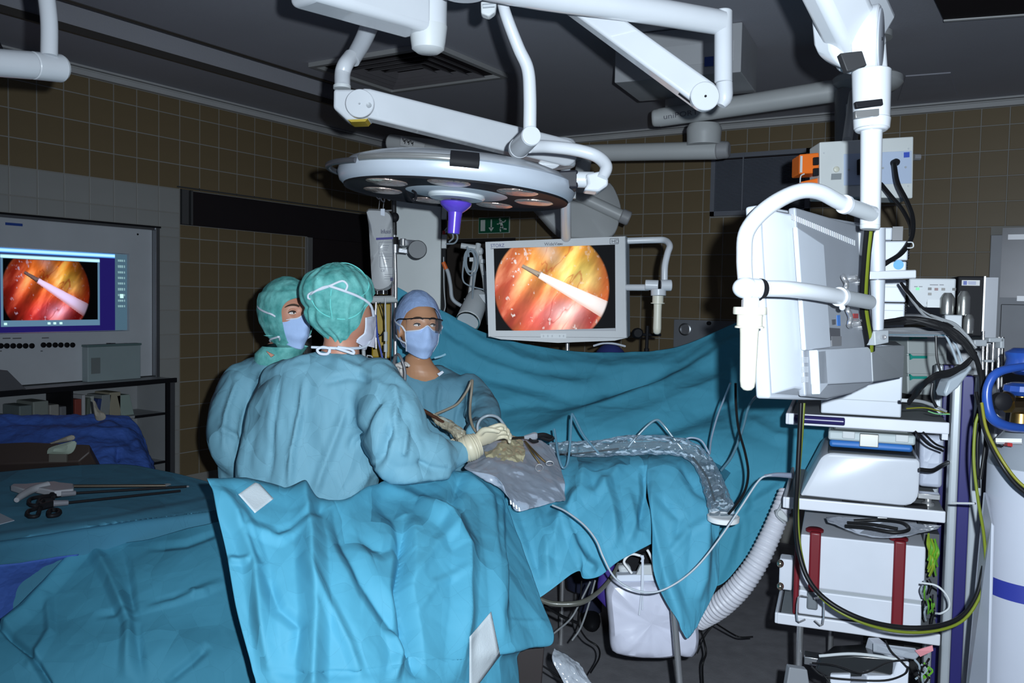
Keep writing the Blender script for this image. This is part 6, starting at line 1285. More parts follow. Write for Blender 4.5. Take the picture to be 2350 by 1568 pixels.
mb.loft([sec(966, 838, 3.43, 48, .06), sec(969, 850, 3.415, 72, .085, -.06), sec(979, 862, 3.41, 96, .105, -.08), sec(990, 890, 3.40, 112, .115, -.04), sec(998, 930, 3.40, 115, .12), sec(1003, 1000, 3.40, 110, .12), sec(1003, 1100, 3.40, 108, .12), sec(1000, 1500, 3.40, 112, .14)], 32)
limb(mb, [(1076, 895, 3.38, .062), (1102, 930, 3.28, .066), (1112, 965, 3.18, .062), (1100, 995, 3.05, .052), (1092, 1002, 2.98, .04)])
limb(mb, [(900, 880, 3.38, .062), (880, 940, 3.34, .066), (868, 985, 3.26, .060), (895, 950, 3.16, .045), (908, 918, 3.10, .036)])
GWF = [([(1010, 880), (1005, 930), (1010, 990)], 9, .010), ([(965, 885), (968, 940), (975, 990)], 9, -.010), ([(1060, 880), (1055, 930), (1045, 980)], 9, -.012), ([(1085, 905), (1070, 950), (1060, 1000)], 10, .012), ([(1120, 950), (1085, 975), (1070, 1000)], 9, .012), ([(940, 880), (945, 930), (955, 960)], 9, .010)]
remesh('surgical_gown', mb, .008, 7, gownw, root, body_disp(81, .013, (8, 8, 3), GWF))
mb = MB(); mb.slab([P(1003, 858, 3.27), P(1015, 851, 3.27), P(1019, 855, 3.27), P(1008, 864, 3.27)], .003); obj('gown_tag', mb, whitec, root, bevel=.001, label='small white paper tag at the neckline')
mb = MB(); mb.tube([P(997, 822, 3.30), P(1012, 818, 3.3), P(1023, 813, 3.3)], .004, sides=6); obj('cap_tie', mb, mat('clear strap', (.25, .45, .55), .5), root)
glw = mat('white latex', (.52, .49, .46), .5)
hand('glove', P(921, 912, 3.08), unit(CU*.95-CR*.25), unit(CR*.75-CF*.5), glw, root, .93, 1.25, .1, -1)
hand('glove', P(1092, 1002, 2.98), unit(-CR*.6-CF*.4-CU*.1), unit(-CU), glm, root, .85, 1.0)
legs(root, P(1003, 1200, 3.4), hdir(20), .5)

# ---- anaesthetist mostly hidden behind the screen drape
H = Head(P(1402, 852, 4.35), unit(hdir(200)-ZUP*.3), ZUP, 1.0)
root = person_root('person behind the screen drape, only the top of a navy cap showing', P(1402, 900, 4.4)*[1, 1, 0])
mb = MB(); A, E = grid_sphere(40, 32); mb.rings(H.w(hsurf(H.d(A.ravel(), E.ravel()))).reshape(32, 40, 3)); mb.loft([(P(1402, 880, 4.4), HR*.05, HF*.05), (P(1402, 930, 4.4), HR*.07, HF*.06), (P(1402, 960, 4.4), HR*.18, HF*.1), (P(1402, 1250, 4.4), HR*.2, HF*.12)], 24)
remesh('body', mb, .008, 3, skin, root)
shell(H, 'surgical_cap', lambda D: hsurf(D)*1.06+D*.01, kp(.3, -.1, .45), mat('navy cap', (.02, .03, .16), .8), root, 60, 40)
mb = MB(); mb.tube([P(1362, 794, 4.22), P(1385, 788, 4.2), P(1410, 789, 4.2), P(1435, 795, 4.22)], .005, sides=8); obj('mask_tie', mb, whitec, root)
mb = MB(); mb.loft([(P(1402, 950, 4.42), HR*.1, HF*.08), (P(1402, 985, 4.42), HR*.24, HF*.13), (P(1402, 1200, 4.42), HR*.24, HF*.14), (P(1402, 1350, 4.42), HR*.22, HF*.14)], 24); obj('scrub_shirt', mb, mat('navy trousers', (.012, .015, .04), .8), root)
legs(root, P(1402, 1300, 4.42), hdir(0), .6, True)
# ================================================================== THE INSTRUMENTS AND TUBES OVER THE TABLE
tubem = mat('grey silicone tube', (.27, .32, .36), .3, coat=.3); tubeb = mat('bluish clear tube', (.10, .22, .30), .2, coat=.6)
def cable(label, pts, wpx, m, name='cable', cat='cable', sides=10, group=None, smooth=6):
    mb = MB(); T(mb, pts, wpx, sides=sides, smooth=smooth); return tag(obj(name, mb, m), label, cat, group)
cable('bronze-grey tube with a sharp peak in front of the woman', [(1000, 951, 2.98), (1030, 938, 2.98), (1052, 925, 2.98), (1072, 897, 2.98), (1083, 873, 2.98), (1083, 890, 2.97), (1079, 930, 2.96), (1080, 962, 2.94), (1092, 990, 2.92), (1122, 1008, 2.92)], 6.5, mat('bronze grey tube', (.20, .17, .13), .25, coat=.5), 'tube', 'tube')
cable('short light grey cable loop just right of the gloved hands', [(1098, 996, 2.86), (1096, 978, 2.86), (1104, 962, 2.86), (1122, 954, 2.86), (1143, 959, 2.87), (1160, 980, 2.88), (1174, 1003, 2.9)], 6.5, tubem, 'cable')
cable('dark looped camera cable held in the woman\'s raised glove', [(945, 985, 3.0), (949, 940, 3.0), (943, 905, 3.0), (930, 885, 3.0), (929, 850, 3.0), (920, 822, 3.0), (911, 814, 3.02), (904, 830, 3.04), (907, 850, 3.06), (915, 868, 3.07)], 7, mat('dark grey cable', (.13, .13, .14), .3, coat=.4))
t = thing('endoscope_camera', 'dark endoscope camera head gripped in the woman\'s raised glove', 'camera', P(932, 910, 3.02))
mb = MB(); mb.tube([P(927, 882, 3.02), P(933, 905, 3.0), P(936, 935, 2.98)], [.012, .014, .011], sides=14); obj('camera_head', mb, mat('dark red brown metal', (.06, .03, .025), .25, .6), t)
mb = MB(); mb.tube([P(914, 893, 3.01), P(922, 886, 3.0), P(936, 888, 3.0)], .006, sides=10); obj('coupler', mb, DK(), t)
mb = MB(); mb.tube([P(930, 925, 2.97), P(938, 935, 2.97)], .010, smooth=1, sides=12); obj('focus_ring', mb, CH(), t)
t = thing('endoscope', 'brown metal endoscope with wrinkled clear sleeve pointing down to the gloved hands', 'instrument', P(1020, 970, 2.88))
mb = MB(); mb.tube([P(955, 934, 2.88), P(985, 950, 2.87), P(1064, 998, 2.83)], [.006, .0065, .0055], smooth=4, sides=12); obj('shaft', mb, mat('brown scope metal', (.12, .05, .03), .3, .6), t)
goldf = clearmat('clear crinkled foil', (.75, .68, .50), .30, .08, 60, .9)
def crsleeve(name, pts, parent, m, amp, seed, sides=40, n=70, label=None, fr=40):
    Q = catmull(np.array([[*P(x, y, d), m2(w_, d)/2] for x, y, d, w_ in pts]), max(4, n//len(pts)))
    mb = MB(); mb.tube(Q[:, :3], Q[:, 3], sides=sides, smooth=1); V = mb.v[0]; h = crumple(V*fr, seed)*amp; c_ = Q[np.argmin(((V[:, None]-Q[None, :, :3])**2).sum(2), 1), :3]; nn_ = V-c_; nn_ /= np.linalg.norm(nn_, axis=1)[:, None]+1e-9
    mb.v[0] = V+nn_*h[:, None]; return obj(name, mb, m, parent, smooth=20, label=label)
crsleeve('clear_sleeve', [(992, 952, 2.87, 8), (1003, 962, 2.87, 20), (1025, 975, 2.86, 26), (1045, 988, 2.84, 26), (1060, 1003, 2.83, 30), (1072, 1008, 2.83, 12)], t, goldf, .004, 3)
t = thing('trocar_instrument', 'thin black laparoscopic instrument lying level to the right of the gloves', 'instrument', P(1180, 1008, 2.95))
mb = MB(); mb.tube([P(1105, 1011, 2.88), P(1205, 1004, 2.95)], .0042, smooth=1); obj('shaft', mb, mat('dark shaft', (.03, .025, .02), .3, .4), t)
mb = MB(); mb.tube([P(1203, 1004, 2.95), P(1215, 1003, 2.95), P(1228, 1001, 2.95), P(1236, 1002, 2.95)], [.006, .010, .013, .006], sides=8, smooth=3); obj('rotation_wheel', mb, mat('smoke plastic light', (.32, .34, .38), .25), t, smooth=20)
mb = MB(); mb.tube([P(1232, 1001, 2.95), P(1250, 999, 2.95), P(1270, 1006, 2.96)], [.009, .008, .006], sides=8); mb.tube([P(1240, 1004, 2.95), P(1262, 1010, 2.95), P(1271, 1004, 2.95)], .006, sides=8); obj('handle', mb, DK(), t)
mb = MB(); mb.tube([P(1214, 1008, 2.94), P(1224, 1014, 2.94), P(1236, 1012, 2.94)], .005, sides=8); obj('lever', mb, DK(), t)
t = thing('hemostat', 'scissor clamp, warm light painted in its arms, with two finger rings on the clear sheet', 'instrument', P(1240, 1060, 2.93))
gold = mat('steel with painted warm light', (.55, .42, .22), .3, 1.)  # steel arms coloured gold to stand for the warm light on them
for pts in ([(1204, 1012, 2.96), (1222, 1040, 2.92), (1240, 1066, 2.9)], [(1206, 1013, 2.96), (1230, 1040, 2.92), (1252, 1061, 2.9)]):
    mb = MB(); T(mb, pts, [3, 5, 4], sides=8); obj('arm', mb, gold, t)
for (x, y) in ((1238, 1074), (1262, 1064)):
    th = np.linspace(0, 2*math.pi, 15); mb = MB(); mb.tube([P(x+8.5*math.cos(a), y+(8 if x < 1250 else 5)*math.sin(a), 2.89) for a in th], .0024, sides=8, smooth=2); obj('finger_ring', mb, CH(), t)
# fluid pouch of clear plastic over the drape
pouchm = clearmat('milky clear sheet', (.52, .58, .68), .36, .35, 14, .08)
PG = cloth_grid([[(1085, 1030, 2.98), (1130, 985, 3.05), (1180, 1000, 3.1), (1240, 1008, 3.1), (1272, 1030, 3.08)],
                 [(1078, 1055, 2.86), (1130, 1045, 2.90), (1190, 1050, 2.94), (1250, 1062, 2.98), (1288, 1075, 2.98)],
                 [(1068, 1077, 2.78), (1130, 1100, 2.76), (1190, 1110, 2.80), (1250, 1112, 2.84), (1296, 1110, 2.86)],
                 [(1130, 1090, 2.74), (1160, 1130, 2.72), (1205, 1150, 2.73), (1255, 1145, 2.77), (1298, 1140, 2.82)],
                 [(1152, 1106, 2.72), (1172, 1150, 2.70), (1192, 1173, 2.70), (1240, 1160, 2.74), (1297, 1148, 2.79)]], 110, 110, [([(1190, 1010), (1250, 1080), (1290, 1140)], 14, .012), ([(1100, 1050), (1180, 1080), (1260, 1120)], 14, .01)], (.009, 9, 1.), 44)
cloth('fluid_pouch', 'milky transparent plastic sheet hanging over the front edge of the patient drape', 'plastic sheet', [PG], pouchm, .0008)
YG = cloth_grid([[(1110, 1012, 3.02), (1150, 992, 3.06), (1200, 1010, 3.06)], [(1112, 1040, 2.90), (1150, 1038, 2.93), (1205, 1035, 2.97)], [(1120, 1060, 2.86), (1160, 1066, 2.87), (1200, 1062, 2.92)]], 70, 60, [([(1120, 1055), (1140, 1030), (1180, 1010)], 10, .014)], (.012, 16, 1.), 46)
cloth('adhesive_foil', 'crumpled yellowish transparent foil lit by warm light beside the gloves', 'foil', [YG], clearmat('yellowish foil', (.62, .56, .36), .45, .15, 30, .5), .0008)
mb = MB(); a = onfront(PG, 1175, 1152)-CF*.006
mk = thing('sheet_print', 'small white printed strokes on the lower edge of the milky sheet', 'print', a)
for i in range(4):
    x, y = 1170+i*6.5, 1148+i*5.3; mb = MB(); mb.slab([P(x, y, 2.685), P(x+3, y+1, 2.685), P(x+5, y+10, 2.685), P(x+1, y+10, 2.685)], .001); obj('stroke', mb, mat('glossy white', (.8, .8, .8), .3), mk, smooth=0)
# camera drape hose: clear crinkled sleeve with white end ring
t = thing('camera_sleeve', 'long crinkled transparent sleeve lying over the patient with white ring at its end', 'sleeve', P(1660, 1195, 2.72))
clr = clearmat('clear film', (.62, .75, .85), .07, .05, 42, .9)
crsleeve('clear_film', [(1262, 1025, 3.12, 22), (1300, 1030, 3.10, 34), (1370, 1030, 3.07, 38), (1450, 1022, 3.05, 46), (1530, 1022, 3.02, 44), (1585, 1035, 3.0, 42), (1618, 1070, 2.96, 46), (1640, 1120, 2.88, 52), (1657, 1175, 2.78, 60)], t, clr, .006, 7, 48, 150, fr=34)
mb = MB(); T(mb, [(1285, 1043, 3.09), (1330, 1041, 3.08), (1420, 1030, 3.06)], 4, sides=8); T(mb, [(1300, 1042, 3.08), (1312, 1043, 3.08)], 8, smooth=1, sides=8); obj('inner_cable', mb, DK(), t)
mb = MB(); T(mb, [(1590, 1050, 2.98), (1622, 1095, 2.9), (1640, 1150, 2.84)], 5, sides=8); obj('inner_cable', mb, DK(), t)
mb = MB(); mb.lathe(P(1660, 1189, 2.78), unit(ZUP-CF*.06), [(m2(31, 2.78), -.010), (m2(36, 2.78), -.010), (m2(36.5, 2.78), .007), (m2(31, 2.78), .007), (m2(31, 2.78), -.010)], 48, cap=False) if False else mb.lathe(P(1660, 1189, 2.78), unit(ZUP-CF*.06), [(.001, -.009), (m2(34, 2.78), -.010), (m2(36, 2.78), -.008), (m2(36.5, 2.78), .006), (m2(33, 2.78), .008), (m2(31, 2.78), .004), (.001, .003)], 48)
obj('end_ring', mb, mat('glossy white', (.8, .8, .8), .3), t)
cable('blue-grey tube zigzagging up and down left of the patient mound', [(1272, 985, 3.05), (1276, 1010, 3.03), (1282, 1050, 2.98), (1292, 1074, 2.96), (1303, 1062, 2.98), (1309, 1010, 3.0), (1312, 955, 3.02), (1318, 958, 3.03), (1340, 1000, 3.05), (1374, 1040, 3.06)], 5.5, tubeb, 'tube', 'tube', group=None)
cable('blue-grey tube forming a pointed arch over the patient', [(1436, 1035, 3.05), (1455, 1010, 3.05), (1485, 978, 3.05), (1507, 964, 3.05), (1522, 975, 3.05), (1545, 1005, 3.04), (1566, 1032, 3.03)], 5.5, mat('bluish clear tube2', (.16, .26, .32), .2, coat=.6), 'tube', 'tube')
cable('thin pale tube falling from the cream handle to the drape', [(1560, 1014, 3.1), (1585, 1005, 3.1), (1610, 1012, 3.08), (1626, 1038, 3.06), (1629, 1040, 3.06), (1632, 1010, 3.0), (1645, 960, 2.9), (1660, 920, 2.8), (1676, 880, 2.7)], 4.5, mat('pale tube', (.33, .40, .50), .3, coat=.3), 'tube', 'tube')
cable('black cable hanging below the cream handle in front of the drape', [(1688, 880, 2.6), (1689, 930, 2.62), (1695, 985, 2.65), (1710, 1040, 2.68), (1717, 1085, 2.7), (1710, 1125, 2.72), (1690, 1158, 2.74), (1672, 1180, 2.76)], 6, RB())
cable('grey-blue tube curving from the cart down across the teal drape', [(1765, 903, 2.7), (1738, 909, 2.72), (1718, 935, 2.76), (1706, 980, 2.82), (1690, 1025, 2.88), (1675, 1055, 2.92), (1655, 1080, 2.96)], 6, mat('teal grey tube', (.10, .20, .26), .25, coat=.5), 'tube', 'tube')
cable('long thin grey cable sagging across the white bag to the cart', [(1268, 1160, 2.68), (1300, 1175, 2.64), (1340, 1205, 2.6), (1368, 1240, 2.57), (1385, 1280, 2.55), (1410, 1325, 2.54), (1450, 1352, 2.53), (1500, 1360, 2.52), (1550, 1340, 2.52), (1600, 1300, 2.53), (1650, 1238, 2.54), (1700, 1165, 2.55), (1740, 1105, 2.56), (1762, 1092, 2.56), (1790, 1091, 2.57)], 4.6, mat('grey thin cable', (.36, .40, .44), .4))
mb = MB(); T(mb, [(1755, 1092, 2.56), (1785, 1090, 2.57), (1818, 1092, 2.58)], [6, 11, 13], sides=12); tag(obj('cable_plug', mb, mat('grey blue plug', (.20, .23, .30), .4)), 'grey cable plug at the left edge of the white device', 'plug')

# ================================================================== UNDER THE TABLE
t = thing('waste_bag', 'large white plastic bag hanging under the table with white hooks', 'bag', P(1500, 1510, 3.0))
out = [(1398, 1334), (1440, 1330), (1500, 1332), (1545, 1350), (1585, 1395), (1602, 1440), (1603, 1480), (1592, 1504), (1575, 1507), (1555, 1504), (1520, 1511), (1470, 1508), (1420, 1500), (1403, 1489), (1399, 1440), (1393, 1380), (1392, 1355)]
R0 = resample([P(*q, 3.0) for q in out+out[:1]], 81)[:-1]; cc = R0.mean(0); rings_ = []
for s, off in ((.985, .05), (1., .02), (1.0, .0), (.97, -.02), (.90, -.035), (.75, -.045), (.5, -.055), (.25, -.055), (.02, -.05)):
    R_ = cc+(R0-cc)*s+CF*off; R_ = R_+(-CF)*(.026*crumple(R_*5.5, 5)+.008*crumple(R_*13, 6))[:, None]*(1 if s < .99 else 0); rings_.append(R_)
mb = MB(); mb.rings(rings_); obj('bag_body', mb, mat('white vinyl', (.60, .61, .72), .35, coat=.2, bump=('crinkle', 14, .25)), t, smooth=30)
mb = MB(); mb.slab([P(1416, 1321, 2.98), P(1500, 1318, 2.98), P(1503, 1335, 2.98), P(1414, 1336, 2.98)], .05); obj('top_bar', mb, whitec, t, bevel=.004)
mb = MB(); mb.slab([P(1460, 1320, 2.97), P(1470, 1298, 2.97), P(1496, 1297, 2.97), P(1501, 1320, 2.97)], .02); obj('bracket', mb, W2(), t, bevel=.002)
for pts in ([(1450, 1316), (1441, 1304), (1432, 1290), (1440, 1277), (1452, 1272), (1470, 1276)], [(1500, 1312), (1499, 1292), (1490, 1270), (1485, 1262)]):
    mb = MB(); T(mb, [(*q, 2.96) for q in pts], 6, sides=8, smooth=4); obj('hook', mb, mat('glossy white', (.8, .8, .8), .3), t)
mb = MB(); T(mb, [(1473, 1275, 2.95), (1474, 1300, 2.94), (1472, 1360, 2.93), (1467, 1412, 2.93)], 4, sides=8); T(mb, [(1476, 1275, 2.95), (1476, 1340, 2.93), (1474, 1400, 2.93)], 3.5, sides=8); T(mb, [(1470, 1276, 2.95), (1476, 1281, 2.95), (1472, 1290, 2.95)], 6, sides=8); obj('cord', mb, whitec, t)
mb = MB(); mb.slab([P(1418, 1300, 3.02), P(1446, 1297, 3.02), P(1452, 1318, 3.02), P(1424, 1322, 3.02)], .05); obj('folded_tube', mb, W2(), t, bevel=.01)
t = thing('support_pole', 'chrome pole standing in front of the white bag', 'pole', P(1564, 1640, 2.75))
mb = MB(); T(mb, [(1543, 1360, 2.75), (1566, 1640, 2.75)], 15, sides=20, smooth=1); a = P(1566, 1640, 2.75); mb.tube([a, a*[1, 1, 0]], m2(7.5, 2.75), smooth=1, sides=20); obj('pole', mb, CH(), t)
mb = MB(); mb.lathe(a*[1, 1, 0], ZUP, [(.11, 0), (.11, .02), (.03, .03), (.001, .03)], 28); obj('foot', mb, CH(), t)
mb = MB(); T(mb, [(1808, 1130, 2.95), (1795, 1165, 2.93), (1768, 1230, 2.92), (1735, 1295, 2.92), (1695, 1350, 2.94), (1650, 1392, 2.98), (1600, 1422, 3.05)], [40, 42, 46, 50, 54, 54, 52], sides=28, smooth=34, ring=(.0145, .055))
hs = thing('corrugated_hose', 'thick white corrugated warming hose curving down from the cart to the drape', 'hose', P(1700, 1350, 3.0)); obj('hose', mb, mat('white hose', (.55, .55, .60), .45), hs)
mb = MB(); mb.slab([P(1781, 1175, 2.86), P(1795, 1170, 2.86), P(1813, 1193, 2.86), P(1808, 1200, 2.86), P(1785, 1188, 2.86)], .03); obj('hose_clip', mb, W2(), hs, bevel=.004)
mb = MB(); T(mb, [(1797, 1150, 2.86), (1790, 1165, 2.86), (1782, 1182, 2.86), (1800, 1200, 2.86)], 5, sides=8); obj('strap', mb, GR(), hs)
cable('bundle of dark hoses looping left under the table edge', [(1230, 1372, 2.9), (1270, 1386, 2.9), (1330, 1384, 2.9), (1370, 1362, 2.95), (1400, 1330, 3.0), (1420, 1295, 3.05)], [13, 13, 13, 11, 9, 9], mat('dark olive hose', (.10, .10, .085), .3, coat=.4), 'hose', 'hose')
for i, (pts, w_, l) in enumerate([([(1335, 1330, 3.2), (1332, 1380, 3.2), (1327, 1430, 3.25), (1345, 1465, 3.3), (1372, 1485, 3.3), (1375, 1510, 3.25), (1355, 1545, 3.2)], 4, 'thin black cable wandering over the floor left of the white bag'),
        ([(1355, 1335, 3.2), (1335, 1375, 3.2), (1310, 1420, 3.2), (1270, 1455, 3.15)], 4.5, 'grey tube slanting down to the left under the table edge'), ([(1366, 1332, 3.2), (1352, 1385, 3.2), (1333, 1440, 3.2), (1313, 1470, 3.2)], 4.5, 'second grey tube slanting down beside the black cable'),
        ([(1250, 1390, 3.1), (1290, 1415, 3.2), (1325, 1430, 3.25)], 7, 'black cable at the hem corner of the bright drape'), ([(1605, 1440, 3.3), (1615, 1470, 3.4), (1620, 1500, 3.4), (1612, 1530, 3.4), (1615, 1600, 3.3)], 5, 'black cable hanging right of the white bag'),
        ([(1640, 1430, 3.5), (1680, 1455, 3.6), (1700, 1463, 3.6), (1728, 1462, 3.6)], 4, 'short black cable on the floor right of the hose end'), ([(1640, 1432, 3.5), (1618, 1460, 3.5), (1600, 1500, 3.5)], 3, 'thin black wire beside the white bag'), ([(1240, 1525, 3.0), (1270, 1545, 3.0), (1300, 1565, 3.0), (1330, 1590, 3.0)], 4, 'dark cable near the plastic packaging')]):
    cable(l, pts, w_, RB() if i not in (1, 2) else mat('mid grey tube', (.22, .23, .24), .4), 'floor_cable')
PK = cloth_grid([[(1272, 1488, 2.9), (1300, 1500, 2.9), (1330, 1522, 2.9)], [(1267, 1515, 2.86), (1310, 1530, 2.86), (1355, 1560, 2.86)], [(1290, 1560, 2.84), (1330, 1575, 2.84), (1375, 1600, 2.84)], [(1330, 1640, 2.84), (1360, 1650, 2.84), (1400, 1660, 2.84)]], 60, 60, [], (.010, 14, 1.), 60)
cloth('plastic_packaging', 'crumpled transparent white packaging at the bottom beside the bright drape', 'packaging', [PK], clearmat('milky film', (.6, .65, .72), .55, .15, 40, .6), .001)
mb = MB(); mb.slab([P(1186, 1496, 2.6), P(1250, 1478, 2.6), P(1240, 1620, 2.6), P(1180, 1620, 2.6)], .15); a = P(1215, 1620, 2.7); mb.box([a[0], a[1], a[2]/2], (.05, .05, a[2]/2), [HR, HF, ZUP]); tag(obj('table_leg_cover', mb, mat('brown black', (.022, .016, .016), .6), bevel=.004), 'dark brown block under the right hem of the bright drape', 'table part')
mb = MB(); mb.loft([(P(1400, 1260, 3.2), HR*.02, HF*.012), (P(1390, 1340, 3.2), HR*.03, HF*.02), (P(1392, 1372, 3.2), HR*.034, HF*.022), (P(1402, 1396, 3.2), HR*.016, HF*.014)], 16); tag(obj('hanging_strap', mb, mat('violet fabric', (.04, .02, .20), .7)), 'violet fabric piece hanging behind the left edge of the white bag', 'strap')

# ================================================================== ANAESTHESIA COLUMN, IV POLE, INFUSION BAG
t = thing('supply_column', 'tall pale supply column behind the woman with a round chrome clamp', 'column', P(960, 700, 4.35)*[1, 1, 0])
d_ = 4.35; q = [P(908, 432, d_), P(1013, 436, d_), P(1016, 760, d_), P(908, 760, d_)]
lo = q[3]*[1, 1, 0]; ro = q[2]*[1, 1, 0]
mb = MB(); mb.slab([q[0]+[0, 0, .12], q[1]+[0, 0, .12], ro, lo], .22); obj('housing', mb, mat('pale column', (.46, .49, .49), .35, coat=.2), t, smooth=0, bevel=.004)
mb = MB(); mb.slab([P(1014, 445, d_), P(1023, 447, d_), P(1022, 762, d_), P(1016, 762, d_)], .1); obj('dark_channel', mb, DK(), t, smooth=0)
for (y0, y1) in ((475, 503), (538, 570)):
    mb = MB(); mb.slab([P(1014, y0, d_-.03), P(1025, y0, d_-.03), P(1024, y1, d_-.03), P(1013, y1, d_-.03)], .04); obj('socket_block', mb, W2(), t, smooth=0, bevel=.002)
    mb = MB(); mb.tube([P(1019, y0-8, d_-.03), P(1019, y0, d_-.03)], .008, smooth=1); obj('red_cap', mb, mat('red cap', (.4, .02, .02), .4), t)
mb = MB(); T(mb, [(1018, 590, 4.3), (1019, 660, 4.3), (1022, 700, 4.3), (1019, 715, 4.3)], 2.5, sides=6); obj('wire', mb, W2(), t)
t2 = thing('infusion_stand', 'chrome infusion stand with black clamps left of the pale column', 'stand', P(908, 760, 3.9)*[1, 1, 0])
mb = MB(); a = P(904, 420, 3.9); mb.tube([P(902, 430, 3.9), P(908, 640, 3.9), P(912, 900, 3.88)*[1, 1, 0]+[0, 0, 0]], m2(4.6, 3.9), smooth=1, sides=16); obj('pole', mb, CH(), t2)
mb = MB(); mb.tube([P(903, 437, 3.9), P(905, 540, 3.9)], m2(6, 3.9), smooth=1, sides=16); obj('sleeve', mb, mat('dark chrome', (.12, .12, .12), .2, .9), t2)
mb = MB(); mb.ell(P(906, 499, 3.88), (.019, .017, .022), [CR, CF, CU]); obj('knob', mb, DK(), t2)
mb = MB(); mb.tube([P(905, 545, 3.89), P(906, 561, 3.89)], .018, smooth=1); obj('collar', mb, DK(), t2)
mb = MB(); mb.tube([P(907, 562, 3.89), P(907, 581, 3.89)], .019, smooth=1, sides=16); mb.tube([P(893, 572, 3.9), P(905, 572, 3.9)], .007, smooth=1); obj('clamp', mb, ST(), t2)
mb = MB(); mb.slab([P(915, 569, 3.88), P(935, 572, 3.88), P(935, 582, 3.88), P(915, 580, 3.88)], .02); obj('clamp_arm', mb, ST(), t2, bevel=.002)
mb = MB(); a = P(958, 573, 3.86); mb.lathe(a, -CF+CR*.1, [(.001, -.02), (.038, -.02), (.041, -.01), (.041, .0), (.038, .004), (.001, .004)], 32); obj('round_disc', mb, mat('dark steel disc', (.10, .105, .11), .5, .3), t2)
mb = MB(); mb.slab([P(920, 549, 3.88), P(958, 552, 3.86), P(958, 562, 3.86), P(920, 566, 3.88)], .02); obj('clamp_lever', mb, ST(), t2, bevel=.002)
mb = MB(); mb.tube([P(925, 548, 3.87), P(925, 565, 3.87)], .014, smooth=1, sides=16); obj('lever_end', mb, CH(), t2, bevel=.002)
mb = MB(); mb.tube([P(878, 484, 3.88), P(903, 483, 3.9)], .004, smooth=1); mb.tube([P(860, 445, 3.9), P(905, 440, 3.9)], .005, smooth=1)
for (x, y) in ((862, 445), (873, 452), (886, 448)): mb.tube([P(x, y-8, 3.88), P(x+2, y+6, 3.87), P(x+8, y+12, 3.87), P(x+10, y+2, 3.88)], .003, sides=8)
for (x) in (872, 882): mb.tube([P(x, 455, 3.88), P(x-3, 482, 3.87)], .0018, sides=6, smooth=1)
obj('hook_rack', mb, CH(), t2)
mb = MB(); T(mb, [(1021, 530, 4.25), (1030, 522, 4.25), (1043, 530, 4.25), (1050, 545, 4.25), (1043, 558, 4.25), (1024, 560, 4.25)], 4, sides=8); T(mb, [(1022, 534, 4.25), (1034, 528, 4.25), (1040, 545, 4.25), (1030, 556, 4.25)], 4, sides=8); tag(obj('cable_coil', mb, tubem), 'small coil of grey cable right of the pale column', 'cable')
mb = MB(); T(mb, [(1020, 610, 4.3), (1028, 625, 4.3), (1034, 655, 4.3), (1038, 685, 4.3), (1055, 700, 4.3), (1072, 706, 4.3)], [8, 9, 9, 9, 9, 8], sides=12); hz = tag(obj('gas_hose', mb, mat('pale hose', (.36, .39, .42), .4)), 'pale gas hose curving down right of the column with an orange end', 'hose')
mb = MB(); T(mb, [(1017, 602, 4.29), (1024, 618, 4.29)], 10, sides=12, smooth=1); obj('orange_sleeve', mb, mat('orange sleeve', (.6, .12, .02), .4), hz)
# infusion bag
t = thing('infusion_bag', 'large printed clear infusion bag hanging on the chrome stand', 'bag', P(876, 665, 3.82))
out = [(841, 484), (846, 479), (880, 481), (897, 490), (901, 510), (903, 560), (903, 645), (886, 667), (860, 668), (853, 640), (849, 570), (846, 520)]
R0 = resample([P(*q, 3.84) for q in out+out[:1]], 61)[:-1]; cc = R0.mean(0)
mb = MB(); mb.rings([cc+(R0-cc)*.9+CF*.03, R0+CF*.005, cc+(R0-cc)*.94-CF*.018, cc+(R0-cc)*.6-CF*.032, cc+(R0-cc)*.02-CF*.036]); V_ = mb.v[0]; mb.v[0] = V_-CF*(.006*crumple(V_*12, 3))[:, None]; obj('bag_body', mb, mat('milky bag', (.42, .43, .44), .25, coat=.4), t, smooth=40)
bp_ = P(876, 560, 3.798); bl = mat('dark blue ink', (.03, .03, .10), .5); gi = mat('pale grey ink', (.22, .23, .28), .5)
text('Infusol', P(874, 536, 3.795), CR, CU, m2(14, 3.8), bl, t, sx=.62, ext=.0008)
mb = MB(); mb.slab([P(863, 546, 3.796), P(902, 544, 3.796), P(902, 549, 3.796), P(863, 551, 3.796)], .001); obj('blue_band', mb, mat('violet band', (.04, .03, .22), .5), t, smooth=0)
for (x0, y0, x1, y1) in ((870, 556, 901, 583), (872, 588, 901, 614)):
    mb = MB()
    for a, b in (((x0, y0), (x1, y0)), ((x1, y0), (x1, y1)), ((x1, y1), (x0, y1)), ((x0, y1), (x0, y0))): mb.tube([P(*a, 3.797), P(*b, 3.797)], .0008, sides=5, smooth=1)
    for k_ in range(3): mb.tube([P(x0+8, y0+8+k_*5, 3.797), P(x1-8-k_*2, y0+8+k_*5, 3.797)], .0008, sides=5, smooth=1)
    obj('print_box', mb, gi, t, smooth=0)
text('CE', P(874, 624, 3.797), CR, CU, m2(8, 3.8), gi, t)
for y in (630, 635, 640): mb = MB(); mb.tube([P(882, y, 3.797), P(901, y, 3.797)], .0007, sides=5, smooth=1); obj('print_line', mb, gi, t, smooth=0)
mb = MB(); mb.slab([P(896, 637, 3.795), P(902, 637, 3.795), P(902, 645, 3.795), P(896, 645, 3.795)], .001); obj('print_block', mb, bl, t, smooth=0)
mb = MB(); mb.slab([P(873, 479, 3.82), P(883, 479, 3.82), P(883, 497, 3.82), P(873, 497, 3.82)], .01); obj('cap_tag', mb, whitec, t, bevel=.002)
for x in (872, 883, 895):
    pass
